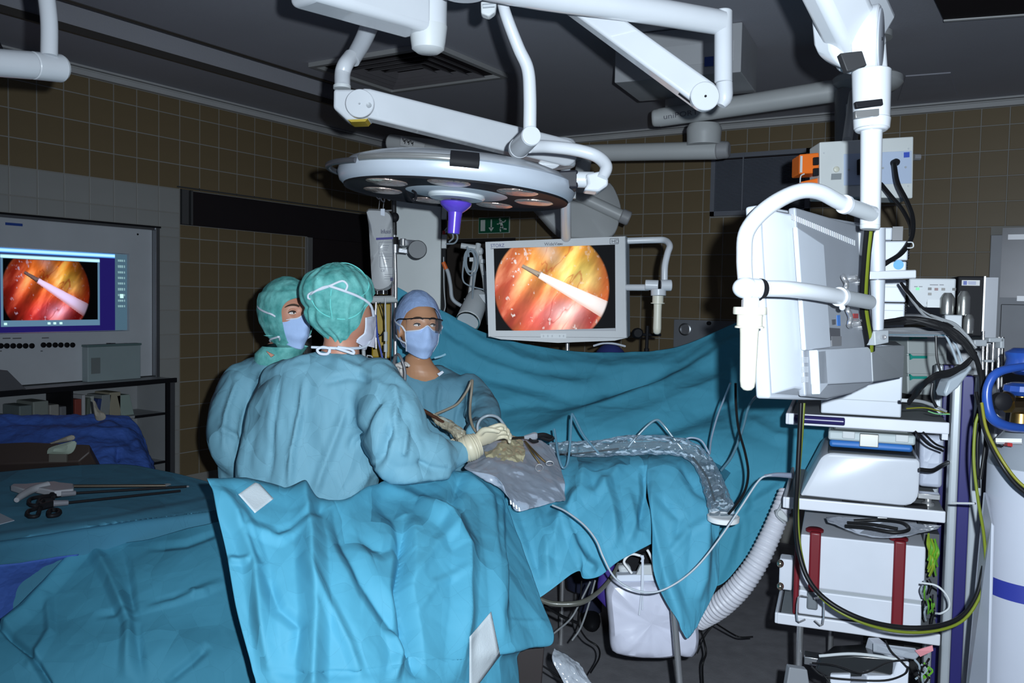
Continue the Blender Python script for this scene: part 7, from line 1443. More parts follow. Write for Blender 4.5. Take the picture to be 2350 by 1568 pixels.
mb = MB(); mb.tube([P(880, 667, 3.83), P(880, 676, 3.83)], .018, smooth=1, sides=14); mb.tube([P(866, 668, 3.83), P(866, 676, 3.83)], .008, smooth=1, sides=10); obj('port', mb, mat('dark chrome', (.12, .12, .12), .2, .9), t)
# tray, yellow container, syringes behind the surgeon
mb = MB(); mb.slab([P(850, 679, 3.78), P(903, 678, 3.78), P(913, 690, 3.75), P(850, 692, 3.75)], np.array([0, 0, -.006])); mb.slab([P(850, 682, 3.75), P(905, 681, 3.75), P(913, 690, 3.745), P(850, 692, 3.745)], .03); tr_ = tag(obj('clamp_shelf', mb, mat('pale shelf', (.42, .44, .44), .5), bevel=.002), 'small pale shelf below the infusion bag', 'shelf')
a = P(878, 820, 4.2); mb = MB(); q = [P(855, 696, 4.2), P(908, 696, 4.2), P(906, 822, 4.2), P(852, 822, 4.2)]; mb.slab(q, .2); yb = obj('body', mb, mat('yellow plastic', (.42, .27, .015), .45), thing('yellow_container', 'yellow container behind the head of the near surgeon', 'container', a), bevel=.008)
mb = MB(); mb.slab([P(852, 818, 4.25), P(898, 818, 4.25), P(896, 1000, 4.25)*[1, 1, 0], P(852, 1000, 4.25)*[1, 1, 0]], .15); tag(obj('dark_cabinet', mb, mat('near black cabinet', (.015, .013, .015), .6), bevel=.003), 'black cabinet below the yellow container', 'cabinet')
cable('clear syringe line hanging from the small shelf', [(884, 684, 3.72), (885, 740, 3.72), (886, 800, 3.72), (885, 840, 3.72)], 4, W2(), 'infusion_line', 'tube')
mb = MB(); T(mb, [(885, 762, 3.71), (885, 783, 3.71)], 9, sides=12, smooth=1); T(mb, [(885, 790, 3.71), (885, 808, 3.71)], 9, sides=12, smooth=1); tag(obj('drip_chamber', mb, W2()), 'white drip chamber on the line in front of the yellow container', 'infusion part')
cable('dark blue tube in front of the yellow container', [(862, 725, 3.74), (866, 770, 3.72), (875, 810, 3.72), (882, 842, 3.72)], 5, mat('blue tube', (.03, .06, .35), .35), 'tube', 'tube')
cable('thin dark wire loop in front of the yellow container', [(872, 694, 3.74), (880, 720, 3.74), (886, 750, 3.74), (875, 770, 3.74), (866, 765, 3.74)], 2.5, RB(), 'wire', 'cable')
cable('chrome tube at the left of the yellow container', [(863, 694, 3.76), (862, 730, 3.76), (863, 800, 3.76)], 6, CH(), 'rod', 'rod')
mb = MB(); T(mb, [(842, 816, 3.7), (853, 818, 3.7), (855, 828, 3.7), (849, 838, 3.7), (845, 828, 3.7), (842, 818, 3.7)], 3, sides=8); T(mb, [(834, 800, 3.75), (836, 835, 3.75)], 9, smooth=1, sides=12); tag(obj('buckle', mb, W2()), 'small white buckle right of the near surgeon\'s neck', 'clip')
# exam lamp with coiled cable
t = thing('examination_lamp', 'white examination lamp head with coiled cable left of the middle monitor', 'lamp', P(1085, 745, 4.15))
wl = mat('white lamp paint', (.50, .52, .53), .4)
mb = MB(); T(mb, [(1098, 560, 4.25), (1088, 620, 4.22), (1076, 705, 4.2)], 13, smooth=1, sides=14); obj('arm', mb, wl, t)
mb = MB(); T(mb, [(1098, 570, 4.27), (1112, 640, 4.26), (1122, 745, 4.25)], 11, smooth=1, sides=14); obj('arm', mb, wl, t)
mb = MB(); T(mb, [(1058, 564, 4.25), (1100, 570, 4.25)], 13, smooth=1, sides=14); mb.ell(P(1101, 577, 4.25), (.02, .02, .02)); obj('joint', mb, wl, t)
for (x, y) in ((1082, 596), (1108, 600), (1070, 690), (1112, 628)): mb = MB(); mb.box(P(x, y, 4.22), (.010, .01, .010), [CR, CF, CU]); obj('lug', mb, wl, t, smooth=0, bevel=.002)
a, b = P(1094, 690, 4.1), P(1074, 738, 3.98); mb = MB(); mb.tube([a+unit(a-b)*.03, a, b], [.045, .052, .056], smooth=1, sides=32); obj('lamp_head', mb, wl, t, bevel=.006)
ax_ = unit(b-a); mb = MB(); mb.lathe(b, ax_, [(.052, -.01), (.055, .004), (.050, .006), (.044, -.012), (.02, -.02), (.001, -.02)], 32); obj('reflector', mb, mat('lamp reflector', (.5, .5, .45), .15, 1.), t)
for i, (rx, ry, w_) in enumerate(((13, 26, 4), (10, 23, 4), (15, 30, 4))):
    th = np.linspace(0, 2*math.pi, 15); mb = MB(); T(mb, [(1078+i*2+rx*math.cos(a_), 598+i*2+ry*math.sin(a_), 4.16) for a_ in th], w_, sides=8, smooth=2); obj('cable_coil', mb, tubem, t)
mb = MB(); T(mb, [(1064, 600, 4.15), (1062, 640, 4.15), (1075, 655, 4.15), (1110, 665, 4.15)], 3.5, sides=8); T(mb, [(1088, 625, 4.1), (1084, 690, 4.02), (1086, 735, 3.98)], 4, sides=8); T(mb, [(1072, 566, 4.16), (1076, 590, 4.15)], 5, sides=8); obj('cable', mb, tubem, t)
mb = MB(); mb.slab([P(1098, 676, 4.0), P(1120, 676, 4.0), P(1120, 704, 4.0), P(1108, 690, 4.0)], .02); obj('grey_bracket', mb, GR(), t)
# dark clamp rail right of the monitor
t = thing('rail_clamp', 'black clamp knob on a dark rail above the drape, right of the middle monitor', 'clamp', P(1480, 790, 4.05))
mb = MB(); mb.lathe(P(1463, 765, 4.0), -CF, [(.024, -.02), (.024, .012), (.018, .02), (.001, .02)], 20); obj('knob', mb, DK(), t)
mb = MB(); T(mb, [(1470, 768, 4.02), (1516, 769, 4.05)], 7, smooth=1, sides=10); obj('rail', mb, DK(), t)
mb = MB(); T(mb, [(1486, 748, 4.03), (1484, 800, 4.03)], 8, smooth=1, sides=10); a = P(1484, 800, 4.03); mb.tube([a, a*[1, 1, 0]], .012, smooth=1); obj('post', mb, DK(), t)
for x in (1300, 1307): pass
mb = MB(); T(mb, [(1302, 787, 4.1), (1302, 802, 4.1)], 9, smooth=1); mb.tube([P(1302, 802, 4.1), P(1302, 802, 4.1)*[1, 1, 0]], .012, smooth=1); tag(obj('screen_pole', mb, CH()), 'chrome pole tip just below the middle monitor', 'pole')
# poles carrying the ends of the screen drape
for (x, y, d, l) in ((903, 652, 4.02, 'pole at the left end of the screen drape'), (1935, 700, 3.62, 'pole at the right end of the screen drape')):
    a = P(x, y, d); mb = MB(); mb.tube([a, a*[1, 1, 0]], .011, smooth=1); tag(obj('drape_pole', mb, CH()), l, 'pole')

# ================================================================== THE EQUIPMENT CART
Lc, Rc = P(1808, 957, 2.65), P(2178, 975, 2.50)
CU_ = unit([Rc[0]-Lc[0], Rc[1]-Lc[1], 0]); CV_ = np.array([-CU_[1], CU_[0], 0]); CV_ = CV_ if np.dot(CV_, CF) > 0 else -CV_
CO_ = np.array([Lc[0], Lc[1], 0]); LEN = np.linalg.norm((Rc-Lc)[:2])
def K(u, v, z): return CO_+CU_*u+CV_*v+ZUP*z
def kuz(px, py, v=0.):
    p = onpl(px, py, CO_+CV_*v, CV_); return np.dot(p-CO_, CU_), p[2]
def kbox(mb, u0, u1, v0, v1, z0, z1): return mb.box(K((u0+u1)/2, (v0+v1)/2, (z0+z1)/2), (abs(u1-u0)/2, abs(v1-v0)/2, abs(z1-z0)/2), [CU_, CV_, ZUP])
def kpx(mb, x0, y0, x1, y1, v0, v1):   # box whose front face (at v0) covers a rectangle of the photo
    u0, za = kuz(x0, (y0+y1)/2, v0); u1, zb = kuz(x1, (y0+y1)/2, v0); um = (x0+x1)/2; z1 = kuz(um, y0, v0)[1]; z0 = kuz(um, y1, v0)[1]
    return kbox(mb, u0, u1, v0, v1, z0, z1)
cart = thing('equipment_cart', 'tall white and blue equipment cart with open shelves at the right', 'cart', K(LEN/2, .25, 0))
WD = .52; shm = mat('shelf grey top', (.20, .21, .22), .5); ed = mat('shelf white edge', (.60, .61, .66), .4)
zs = [kuz(1990, 972)[1], kuz(1985, 1170)[1], kuz(1968, 1443)[1]]
for i, z in enumerate(zs):
    ex = (0, 0, .012)[i]
    mb = MB(); kbox(mb, -ex+.01, LEN, .005, WD, z-.012, z+.012); obj('shelf', mb, shm, cart, smooth=0, bevel=.002)
    mb = MB(); kbox(mb, -ex, LEN+.001, -.006, .004, z-.017, z+.017); kbox(mb, -ex-.006, -ex+.004, -.004, WD, z-.017, z+.017); obj('shelf_edge', mb, ed, cart, smooth=0, bevel=.004, seg=3)
mb = MB(); mb.tube([K(.018, -.010, zs[0]+.002), K(.16, -.010, zs[0]+.002)], .012, smooth=1, sides=16); obj('handle_grip', mb, mat('dark violet grip', (.02, .015, .09), .3), cart, bevel=.004)
for name, u0, u1, m in (('column_profile', LEN+.004, LEN+.028, mat('column grey', (.42, .45, .48), .35, .3)), ('column_insert', LEN+.028, LEN+.058, mat('violet blue insert', (.022, .02, .12), .35)), ('column_profile', LEN+.058, LEN+.088, mat('column grey', (.42, .45, .48), .35, .3))):
    mb = MB(); z1 = kuz(2215, 862)[1]
    for v0, v1 in ((-.012, .05), (WD-.06, WD)): kbox(mb, u0, u1, v0, v1, .08, z1)
    obj(name, mb, m, cart, smooth=0, bevel=.006 if 'insert' not in name else .003)
mb = MB(); mb.slab([P(2178, 873, 2.2), P(2218, 852, 2.2), P(2228, 838, 2.2), P(2233, 846, 2.2), P(2200, 890, 2.2), P(2172, 912, 2.2), P(2168, 900, 2.2)], .05); obj('column_cap', mb, mat('grey cap', (.30, .34, .38), .4), cart, bevel=.006)
mb = MB(); kbox(mb, -.05, LEN+.1, .0, WD, .08, .14); obj('base', mb, ed, cart, bevel=.01)
for u in (0, LEN+.05):
    for v in (.03, WD-.03): mb = MB(); mb.lathe(K(u, v-.012, .04), CV_, [(.001, -.012), (.04, -.012), (.04, .012), (.001, .012)], 20); obj('castor', mb, DK(), cart)
mb = MB(); mb.tube([K(.055, .03, zs[2]-.02), K(.055, .03, .14)], .010, smooth=1); obj('front_post', mb, CH(), cart)
mb = MB(); u_, z_ = kuz(1862, 1510, .03); kbox(mb, u_-.02, u_+.03, .0, .05, z_-.012, z_+.012); obj('post_clamp', mb, ST(), cart, bevel=.002)
mb = MB(); kpx(mb, 2176, 976, 2162, 1010, -.004, .03); obj('bracket', mb, ed, cart, smooth=0)
# top bar of the cart
mb = MB(); mb.tube([P(2040, 766, 2.5), P(2185, 768, 2.35)], .0085, smooth=1, sides=14); obj('top_rail', mb, CH(), cart)
ztop = kuz(2100, 758)[1]
mb = MB(); kbox(mb, .05, LEN, .03, WD, ztop-.01, ztop+.008); obj('top_shelf', mb, mat('dark shelf', (.06, .065, .075), .5), cart, smooth=0, bevel=.002)

# devices on the shelves
def dev(name, label, cat, anchor): return thing(name, label, cat, anchor)
# white insufflator with sloped front on the middle shelf, dark top
z0 = zs[1]+.014; u0 = kuz(1836, 1100)[0]; u1 = kuz(2112, 1100)[0]; zt_ = kuz(1990, 1046, .0)[1]
t = dev('white_device', 'rounded white medical device with slanted front on the middle cart shelf', 'device', K((u0+u1)/2, .1, z0))
P2 = np.array(rpoly([(u0, z0+.008), (u0+.062, zt_), (u1, zt_), (u1, z0+.004)], [.006, .03, .016, .05])); cm_ = P2.mean(0)
mb = MB(); mb.rings([[K((cm_+(p-cm_)*s)[0], v_, (cm_+(p-cm_)*s)[1]) for p in P2] for s, v_ in ((.93, .004), (.98, .008), (1, .02), (1, .38), (.975, .40))]); obj('housing', mb, mat('glossy white housing', (.55, .57, .62), .3, coat=.3), t, smooth=40)
mb = MB(); kbox(mb, u0+.075, u1-.012, .012, .38, zt_-.006, zt_+.006); obj('dark_top', mb, mat('dark grey lid', (.05, .055, .06), .35), t, bevel=.008)
for uu in (u0+.12, u0+.29):
    mb = MB(); kbox(mb, uu, uu+.06, .02, .06, z0-.004, z0+.006); obj('foot', mb, DK(), t, smooth=0)
# blue and white sterilisation box on top
u2, u3 = kuz(1903, 1030, .03)[0], kuz(2095, 1030, .03)[0]; zb = zt_+.013; zc = kuz(2000, 1016, .03)[1]; zd = kuz(2000, 994, .03)[1]
t = dev('sterile_case', 'blue plastic case with pale lid and steel latch on top of the white device', 'case', K((u2+u3)/2, .15, zb))
blm = mat('blue plastic case', (.03, .14, .42), .4); plm = mat('pale plastic lid', (.40, .45, .46), .4)
mb = MB(); kbox(mb, u2, u3, .03, .30, zb, zc); obj('base', mb, blm, t, bevel=.008)
mb = MB(); kbox(mb, u2-.004, u3+.006, .026, .304, zc, zd); obj('lid', mb, plm, t, bevel=.006)
mb = MB(); kbox(mb, u2+.01, u3-.01, .035, .295, zd, zd+.022); obj('lid_top', mb, mat('dark perforated lid', (.07, .08, .08), .4), t, bevel=.006)
mb = MB(); um_ = kuz(1994, 1020, .02)[0]; kbox(mb, um_-.026, um_+.026, .016, .028, zc-.012, zd-.002); obj('latch', mb, mat('steel latch', (.35, .35, .33), .35, .6), t, bevel=.002)
for uu in (kuz(1945, 1010, .02)[0], kuz(2068, 1010, .02)[0]):
    mb = MB(); kbox(mb, uu-.015, uu+.02, .02, .03, zd-.02, zd+.001); obj('clip', mb, W2(), t, bevel=.002)
for i in range(9):
    for j in range(4):
        pass
mb = MB()
for i in range(7):
    uu = u2+.02+i*(u3-u2-.04)/6
    for j in range(9): mb.lathe(K(uu+j*.003, .05+j*.027, zd+.022), ZUP, [(.006, 0), (.006, .002), (.001, .002)], 10)
stuff(obj('studs', mb, mat('pale studs', (.3, .32, .33), .4), t))
# second bag, bottle behind on the right of the middle shelf
mb = MB(); kpx(mb, 2110, 1000, 2165, 1120, .14, .34); tag(obj('white_packet', mb, mat('translucent white', (.42, .45, .54), .4, bump=('crinkle', 16, .4)), bevel=.012, seg=3), 'whitish packet standing behind the white device on the middle cart shelf', 'packet')
a = K(kuz(2130, 1150, .08)[0], .08, zs[1]+.012); mb = MB(); mb.lathe(a, ZUP, [(.018, 0), (.018, .010), (.010, .012), (.008, .03), (.001, .03)], 18); mb.box(a+[0, 0, .03], (.03, .02, .008), [CU_, CV_, ZUP]); tag(obj('metal_fitting', mb, CH(), bevel=.002), 'small shiny metal fitting on the middle cart shelf right of the white device', 'fitting')
cable('black plug cable behind the white device', [(2110, 1078, 2.42), (2140, 1080, 2.42), (2160, 1070, 2.45), (2175, 1062, 2.5)], 10, RB())
# white boxes above the top shelf 0 (light source, camera unit)
def panel_dev(name, label, x0, y0, x1, y1, v0, v1, m, lines=(), cat='device', bev=.004):
    mb = MB(); kpx(mb, x0, y0, x1, y1, v0, v1); tt = thing(name, label, cat, K(kuz((x0+x1)/2, y1, v0)[0], v0, kuz((x0+x1)/2, y1, v0)[1])); obj('housing', mb, m, tt, smooth=0, bevel=bev)
    for yl in lines:
        mb = MB(); kpx(mb, x0+1, yl, x1-1, yl+1.6, v0-.002, v0+.01); obj('seam', mb, GR(), tt, smooth=0)
    return tt
wdv = mat('white device casing', (.50, .53, .58), .4)
panel_dev('white_unit', 'flat white unit on the upper cart shelf below the hanging monitor', 1885, 858, 2070, 954, .03, .40, wdv, (918,))
panel_dev('white_unit', 'broad white unit under the hanging monitor\'s lower edge, upper of the two', 1960, 792, 2072, 856, .06, .40, wdv, (820,))
for i, (x0, y0, x1, y1, v0, l) in enumerate([(2026, 696, 2076, 756, .05, 'lowest white module of the stack beside the grey upright'), (2022, 642, 2079, 694, .06, 'second white module from the bottom of the stack beside the grey upright'), (2022, 600, 2080, 640, .06, 'white module with a blue emblem in the stack beside the grey upright'), (2024, 553, 2084, 598, .06, 'uppermost tall white module with a small handle in the stack')]):
    tt = panel_dev('white_module', l, x0, y0, x1, y1, v0, .36, wdv, (y0+16,) if i in (0, 1) else ())
    tt['group'] = 'white modules stacked at the top of the cart'
    if i == 2:
        u_, z_ = kuz(2062, 608, v0-.002); mb = MB(); mb.lathe(K(u_, v0, z_), -CV_, [(.014, 0), (.014, .002), (.001, .002)], 24, ); obj('blue_emblem', mb, mat('sky blue print', (.08, .35, .75), .5), tt)
    if i == 3:
        mb = MB(); T(mb, [(2083, 556, 2.33), (2094, 557, 2.33), (2096, 566, 2.33), (2090, 569, 2.33), (2082, 569, 2.33)], 3, sides=8); obj('handle', mb, W2(), tt)
    mb = MB()
    for k_ in range(int((y1-y0)/6)): kpx(mb, x1, y0+k_*6, x1+4, y0+k_*6+3, v0, v0+.2)
    stuff(obj('cooling_fins', mb, DK(), tt, smooth=0))
tt = panel_dev('grey_module', 'white and dark module on the very top of the stack behind the grey upright', 2024, 522, 2048, 552, .10, .3, wdv)
mb = MB(); kpx(mb, 2048, 520, 2072, 552, .10, .3); obj('dark_part', mb, mat('dark grey', (.06, .06, .07), .4), tt, smooth=0)
# control panel with coloured lights, black unit with a sticker and steel flasks
t = panel_dev('control_unit', 'pale control unit with a row of small square lights on the right stack', 2085, 639, 2193, 706, .10, .38, mat('pale front', (.42, .44, .46), .45))
for (x, y, c, n_) in ((2106, 663, (.02, .45, .10), 'green'), (2134, 663, (.01, .01, .01), 'black'), (2149, 664, (.10, .01, .01), 'dark red'), (2165, 664, (.10, .09, .08), 'grey'), (2190, 664, (.01, .01, .01), 'black'), (2134, 675, (.10, .09, .08), 'grey'), (2131, 696, (.05, .05, .04), 'dark')):
    mb = MB(); kpx(mb, x-4, y-3, x+4, y+3, .094, .11); obj('indicator', mb, mat('indicator '+n_, c, .4) if n_ != 'green' else mat('green lamp', (.02, .3, .1), .4, emis=((.1, .9, .3), .35)), t, smooth=0)
for x0, x1, y in ((2134, 2153, 654), (2156, 2166, 654), (2098, 2106, 658), (2109, 2117, 658)):
    mb = MB(); kpx(mb, x0, y-1, x1, y+1, .0985, .10); obj('print_mark', mb, mat('faint print', (.15, .15, .17), .5), t, smooth=0)
mb = MB(); kpx(mb, 2128, 688, 2158, 706, .092, .11); obj('white_label', mb, W2(), t, smooth=0)
t = panel_dev('black_unit', 'black glossy unit with a small white sticker at the top of the right stack', 2196, 634, 2258, 772, .16, .40, mat('glossy black front', (.012, .012, .014), .5, spec=.08))
mb = MB(); kpx(mb, 2207, 643, 2249, 656, .155, .17); obj('sticker', mb, mat('sticker white', (.5, .5, .5), .5), t, smooth=0, bevel=.001)
mb = MB(); kpx(mb, 2211, 645, 2219, 654, .152, .16); obj('sticker_logo', mb, mat('sticker blue', (.05, .08, .3), .5), t, smooth=0)
for y_ in (647, 651): mb = MB(); kpx(mb, 2222, y_, 2240, y_+1.5, .153, .16); obj('sticker_line', mb, mat('sticker blue', (.05, .08, .3), .5), t, smooth=0)
mb = MB(); kpx(mb, 2255, 634, 2259, 800, .15, .17); obj('chrome_edge', mb, mat('bright edge', (.6, .6, .6), .25, .8), t, smooth=0)
mb = MB(); kpx(mb, 2259, 637, 2288, 790, .18, .42); obj('steel_side', mb, mat('dull stainless', (.16, .165, .18), .5, .7), t, smooth=0)
flm = mat('steel flask', (.42, .42, .40), .28, .85, bump=('noise', 20, .1))
for i, (x0, y0, x1, y1, v0, l) in enumerate([(2160, 672, 2194, 722, .05, 'left upper steel flask'), (2199, 668, 2230, 724, .05, 'right upper steel flask'), (2168, 723, 2208, 760, .03, 'lower pale box below the flasks'), (2212, 722, 2238, 766, .03, 'lower right steel flask')]):
    uc = (kuz(x0, y0, v0)[0]+kuz(x1, y0, v0)[0])/2; r_ = abs(kuz(x1, y0, v0)[0]-kuz(x0, y0, v0)[0])/2; za, zb_ = kuz((x0+x1)/2, y1, v0)[1], kuz((x0+x1)/2, y0, v0)[1]
    mb = MB()
    if i == 2: kpx(mb, x0, y0, x1, y1, v0, v0+.08)
    else: mb.lathe(K(uc, v0+r_, za), ZUP, [(r_*.95, 0), (r_, .006), (r_, (zb_-za)*.75), (r_*.75, (zb_-za)*.9), (r_*.5, (zb_-za)), (.001, (zb_-za))], 24)
    tag(obj('steel_flask' if i != 2 else 'plug_box', mb, flm if i != 2 else mat('pale front', (.42, .44, .46), .45), bevel=.003 if i == 2 else 0), l+' on the right stack of the cart', 'flask' if i != 2 else 'box')
# drawer unit with green handles further back
t = thing('drawer_unit', 'pale drawer unit with three green recessed handles seen behind the cart cables', 'cabinet', P(2120, 930, 3.2))
mb = MB(); q = [P(2080, 768, 3.3), P(2172, 768, 3.3), P(2176, 910, 3.3), P(2086, 905, 3.3)]; mb.slab(q, .4); obj('carcass', mb, mat('pale drawer', (.40, .43, .42), .45), t, smooth=0, bevel=.004)
for i, y in enumerate((772, 818, 865)):
    q = [P(2082, y-2, 3.29), P(2168, y-2, 3.29), P(2169, y+42, 3.29), P(2083, y+40, 3.29)]; mb = MB(); mb.slab(q, .02); dr = obj('drawer', mb, mat('pale drawer', (.40, .43, .42), .45), t, smooth=0, bevel=.003)
    mb = MB(); mb.slab([P(2089, y-6, 3.28), P(2095, y-1, 3.28), P(2128, y-1, 3.28), P(2128, y+5, 3.28), P(2095, y+5, 3.28), P(2090, y+8, 3.28)], .012); obj('green_handle', mb, mat('green handle', (.01, .28, .22), .45), dr, smooth=0)
mb = MB(); a, b = P(2100, 905, 3.3), P(2160, 905, 3.4); mb.slab([P(2086, 905, 3.3), P(2176, 910, 3.3), P(2176, 1300, 3.3)*[1, 1, 0], P(2086, 1300, 3.3)*[1, 1, 0]], .38); obj('plinth', mb, mat('dark plinth', (.03, .03, .03), .6), t, smooth=0)
# red and white case on the lowest visible shelf
z0 = zs[2]+.014; t = dev('transport_case', 'large white case with dark red straps and wire catch on the lower cart shelf', 'case', K(.24, .1, z0))
wb_ = mat('pale case board', (.58, .60, .66), .45); rd = mat('dark red strap', (.15, .008, .014), .4)
u0, u1 = kuz(1818, 1340, .02)[0], kuz(2118, 1340, .02)[0]; zA = z0; zB = kuz(1970, 1366, .02)[1]; zC = kuz(1970, 1240, .02)[1]
mb = MB(); kbox(mb, u0+.02, u1, .02, .36, zA, zB-.006); obj('lower_shell', mb, wb_, t, smooth=0, bevel=.004)
mb = MB(); kbox(mb, u0+.02, u1+.004, .02, .36, zB+.004, zC); obj('upper_shell', mb, wb_, t, smooth=0, bevel=.004)
mb = MB(); kbox(mb, u0+.024, u1-.002, .024, .356, zB-.006, zB+.004); obj('joint_strip', mb, GR(), t, smooth=0)
mb = MB(); kbox(mb, u0+.004, u0+.02, .012, .05, zA-.002, zC-.01); obj('corner_guard', mb, rd, t, bevel=.005)
def strap(x0, x1, za, zb_, m, name='strap'):
    a, b = kuz(x0, 1300, .01)[0], kuz(x1, 1300, .01)[0]; mb = MB(); kbox(mb, a, b, .008, .03, za, zb_); return obj(name, mb, m, t, bevel=.006, seg=3)
strap(1856, 1882, zB-.005, zC+.012, rd); strap(2050, 2078, zA, zC+.012, rd); strap(1854, 1880, zA+.02, zB-.005, mat('grey latch plate', (.22, .24, .26), .35, .4), 'latch_plate')
for x in (1869, 2064):
    a = K(kuz(x, 1230, .03)[0], .05, zC+.006); mb = MB(); mb.lathe(a, ZUP, [(.026, 0), (.026, .006), (.02, .010), (.001, .010)], 24); obj('strap_button', mb, rd, t)
for (xa, xb) in ((1830, 1848), (1880, 1890)):
    pass
mb = MB(); T(mb, [(1853, 1370, 2.56), (1832, 1372, 2.55), (1830, 1425, 2.54), (1848, 1422, 2.54)], 4, sides=8, smooth=3); T(mb, [(1868, 1374, 2.54), (1889, 1377, 2.53), (1888, 1434, 2.52), (1870, 1424, 2.53)], 4, sides=8, smooth=3); obj('wire_catch', mb, CH(), t)
mb = MB(); kpx(mb, 1788, 1284, 1818, 1355, .06, .12); obj('side_box', mb, wb_, t, bevel=.004)
for y in (1294, 1346): mb = MB(); mb.ell(P(1791, y, 2.68), (.010, .012, .012)); obj('brass_stud', mb, mat('bright brass', (.7, .6, .45), .2, 1.), t)
pg = cloth_grid([[(1895, 1185, 2.62), (1960, 1188, 2.56), (2040, 1195, 2.5), (2160, 1205, 2.42)], [(1900, 1200, 2.56), (1970, 1226, 2.5), (2050, 1235, 2.44), (2150, 1215, 2.36)]], 50, 14, [], (.006, 14, 1), 70)
cloth('plastic_film', 'clear plastic film lying on top of the red-strapped case', 'film', [pg], clearmat('clear film2', (.55, .58, .65), .25, .1, 30, .6), .001)
mb = MB(); T(mb, [(1940, 1208, 2.48), (1990, 1212, 2.44), (2050, 1222, 2.4), (2085, 1216, 2.4), (2070, 1200, 2.44), (2020, 1194, 2.5), (1960, 1196, 2.52)], 9, sides=10); T(mb, [(1945, 1200, 2.5), (2000, 1204, 2.46), (2060, 1214, 2.42)], 8, sides=10); tag(obj('cable_coil', mb, RB()), 'black cable coil on top of the red-strapped case', 'cable')
mb = MB(); kpx(mb, 2014, 1186, 2036, 1198, .05, .08); tag(obj('white_plug', mb, mat('glossy white', (.8, .8, .8), .3), bevel=.002), 'small white plug above the red-strapped case', 'plug')
# green leafy looking cable tangle at the back of the case
rng = np.random.default_rng(4)
t = thing('cable_tangle', 'tangle of yellow-green and grey wires behind the red-strapped case', 'cables', P(2135, 1300, 2.45))
for i in range(16):
    x = 2122+rng.uniform(0, 26); y = 1215+rng.uniform(0, 60); pts = [(x, y, 2.42), (x+rng.uniform(-6, 8), y+25, 2.40), (x+rng.uniform(-8, 6), y+50, 2.42)]; mb = MB(); T(mb, pts, 5, sides=6, smooth=4); obj('wire', mb, mat('yellow green wire', (.20, .28, .02), .4) if i % 2 else mat('green wire', (.10, .30, .02), .4), t)
for i in range(12):
    x = 2118+rng.uniform(0, 30); y = 1320+rng.uniform(0, 90); pts = [(x, y, 2.42), (x+rng.uniform(-8, 12), y+14, 2.40), (x+rng.uniform(-8, 8), y+32, 2.42)]; mb = MB(); T(mb, pts, 4, sides=6, smooth=4); obj('wire', mb, [tubem, RB(), mat('green wire', (.10, .30, .02), .4)][i % 3], t)
mb = MB(); kpx(mb, 2116, 1225, 2152, 1420, .10, .3); obj('dark_backing', mb, mat('dark shelf', (.06, .065, .075), .5), t, smooth=0)
cable('white looped cable between the case and the cart column', [(2115, 1338, 2.3), (2150, 1345, 2.28), (2175, 1370, 2.27), (2178, 1395, 2.27), (2160, 1408, 2.28), (2148, 1408, 2.3)], 5, W2())
# big black/yellow-green cable looping across the cart
cable('black cable hanging in a long loop in front of the cart shelves', [(1838, 925, 2.25), (1835, 1000, 2.25), (1830, 1100, 2.25), (1826, 1180, 2.26), (1832, 1260, 2.26), (1855, 1330, 2.24), (1900, 1380, 2.22), (1970, 1418, 2.18), (2050, 1438, 2.12), (2130, 1440, 2.07), (2200, 1420, 2.02), (2240, 1370, 2.0), (2258, 1300, 2.0)], 11, RB())
cable('green and yellow cable hanging in a long loop beside the black one', [(1845, 925, 2.26), (1840, 1000, 2.26), (1832, 1110, 2.26), (1831, 1190, 2.26), (1838, 1268, 2.26), (1860, 1338, 2.24), (1905, 1390, 2.22), (1975, 1428, 2.18), (2055, 1449, 2.12), (2135, 1450, 2.06), (2205, 1428, 2.01), (2246, 1375, 1.99), (2262, 1310, 1.98), (2258, 1230, 1.97), (2245, 1150, 1.96), (2235, 1060, 1.96), (2238, 980, 1.96), (2246, 950, 1.96)], 7, mat('green yellow wire', (.22, .25, .01), .5))
cable('yellow and black cable falling across the gas cylinder', [(2250, 930, 1.9), (2258, 980, 1.88), (2275, 1025, 1.86), (2300, 1070, 1.84), (2330, 1110, 1.83), (2365, 1140, 1.82)], 11, RB())
cable('yellow stripe cable lying along the black one on the gas cylinder', [(2253, 925, 1.89), (2262, 978, 1.87), (2280, 1021, 1.85), (2305, 1064, 1.83), (2334, 1102, 1.82), (2368, 1131, 1.81)], 7, mat('yellow wire', (.16, .155, .01), .5))
# black socket-box cables
cable('black cable curving down from the plug of the white socket box', [(2052, 378, 2.8), (2060, 420, 2.7), (2080, 460, 2.6), (2094, 500, 2.5), (2092, 545, 2.45), (2070, 580, 2.4), (2040, 600, 2.38), (2022, 612, 2.38)], 11, RB())
cable('second black cable running beside it from the white socket box', [(2022, 422, 2.75), (2045, 450, 2.7), (2070, 480, 2.62), (2088, 515, 2.55), (2090, 540, 2.5)], 9, RB())
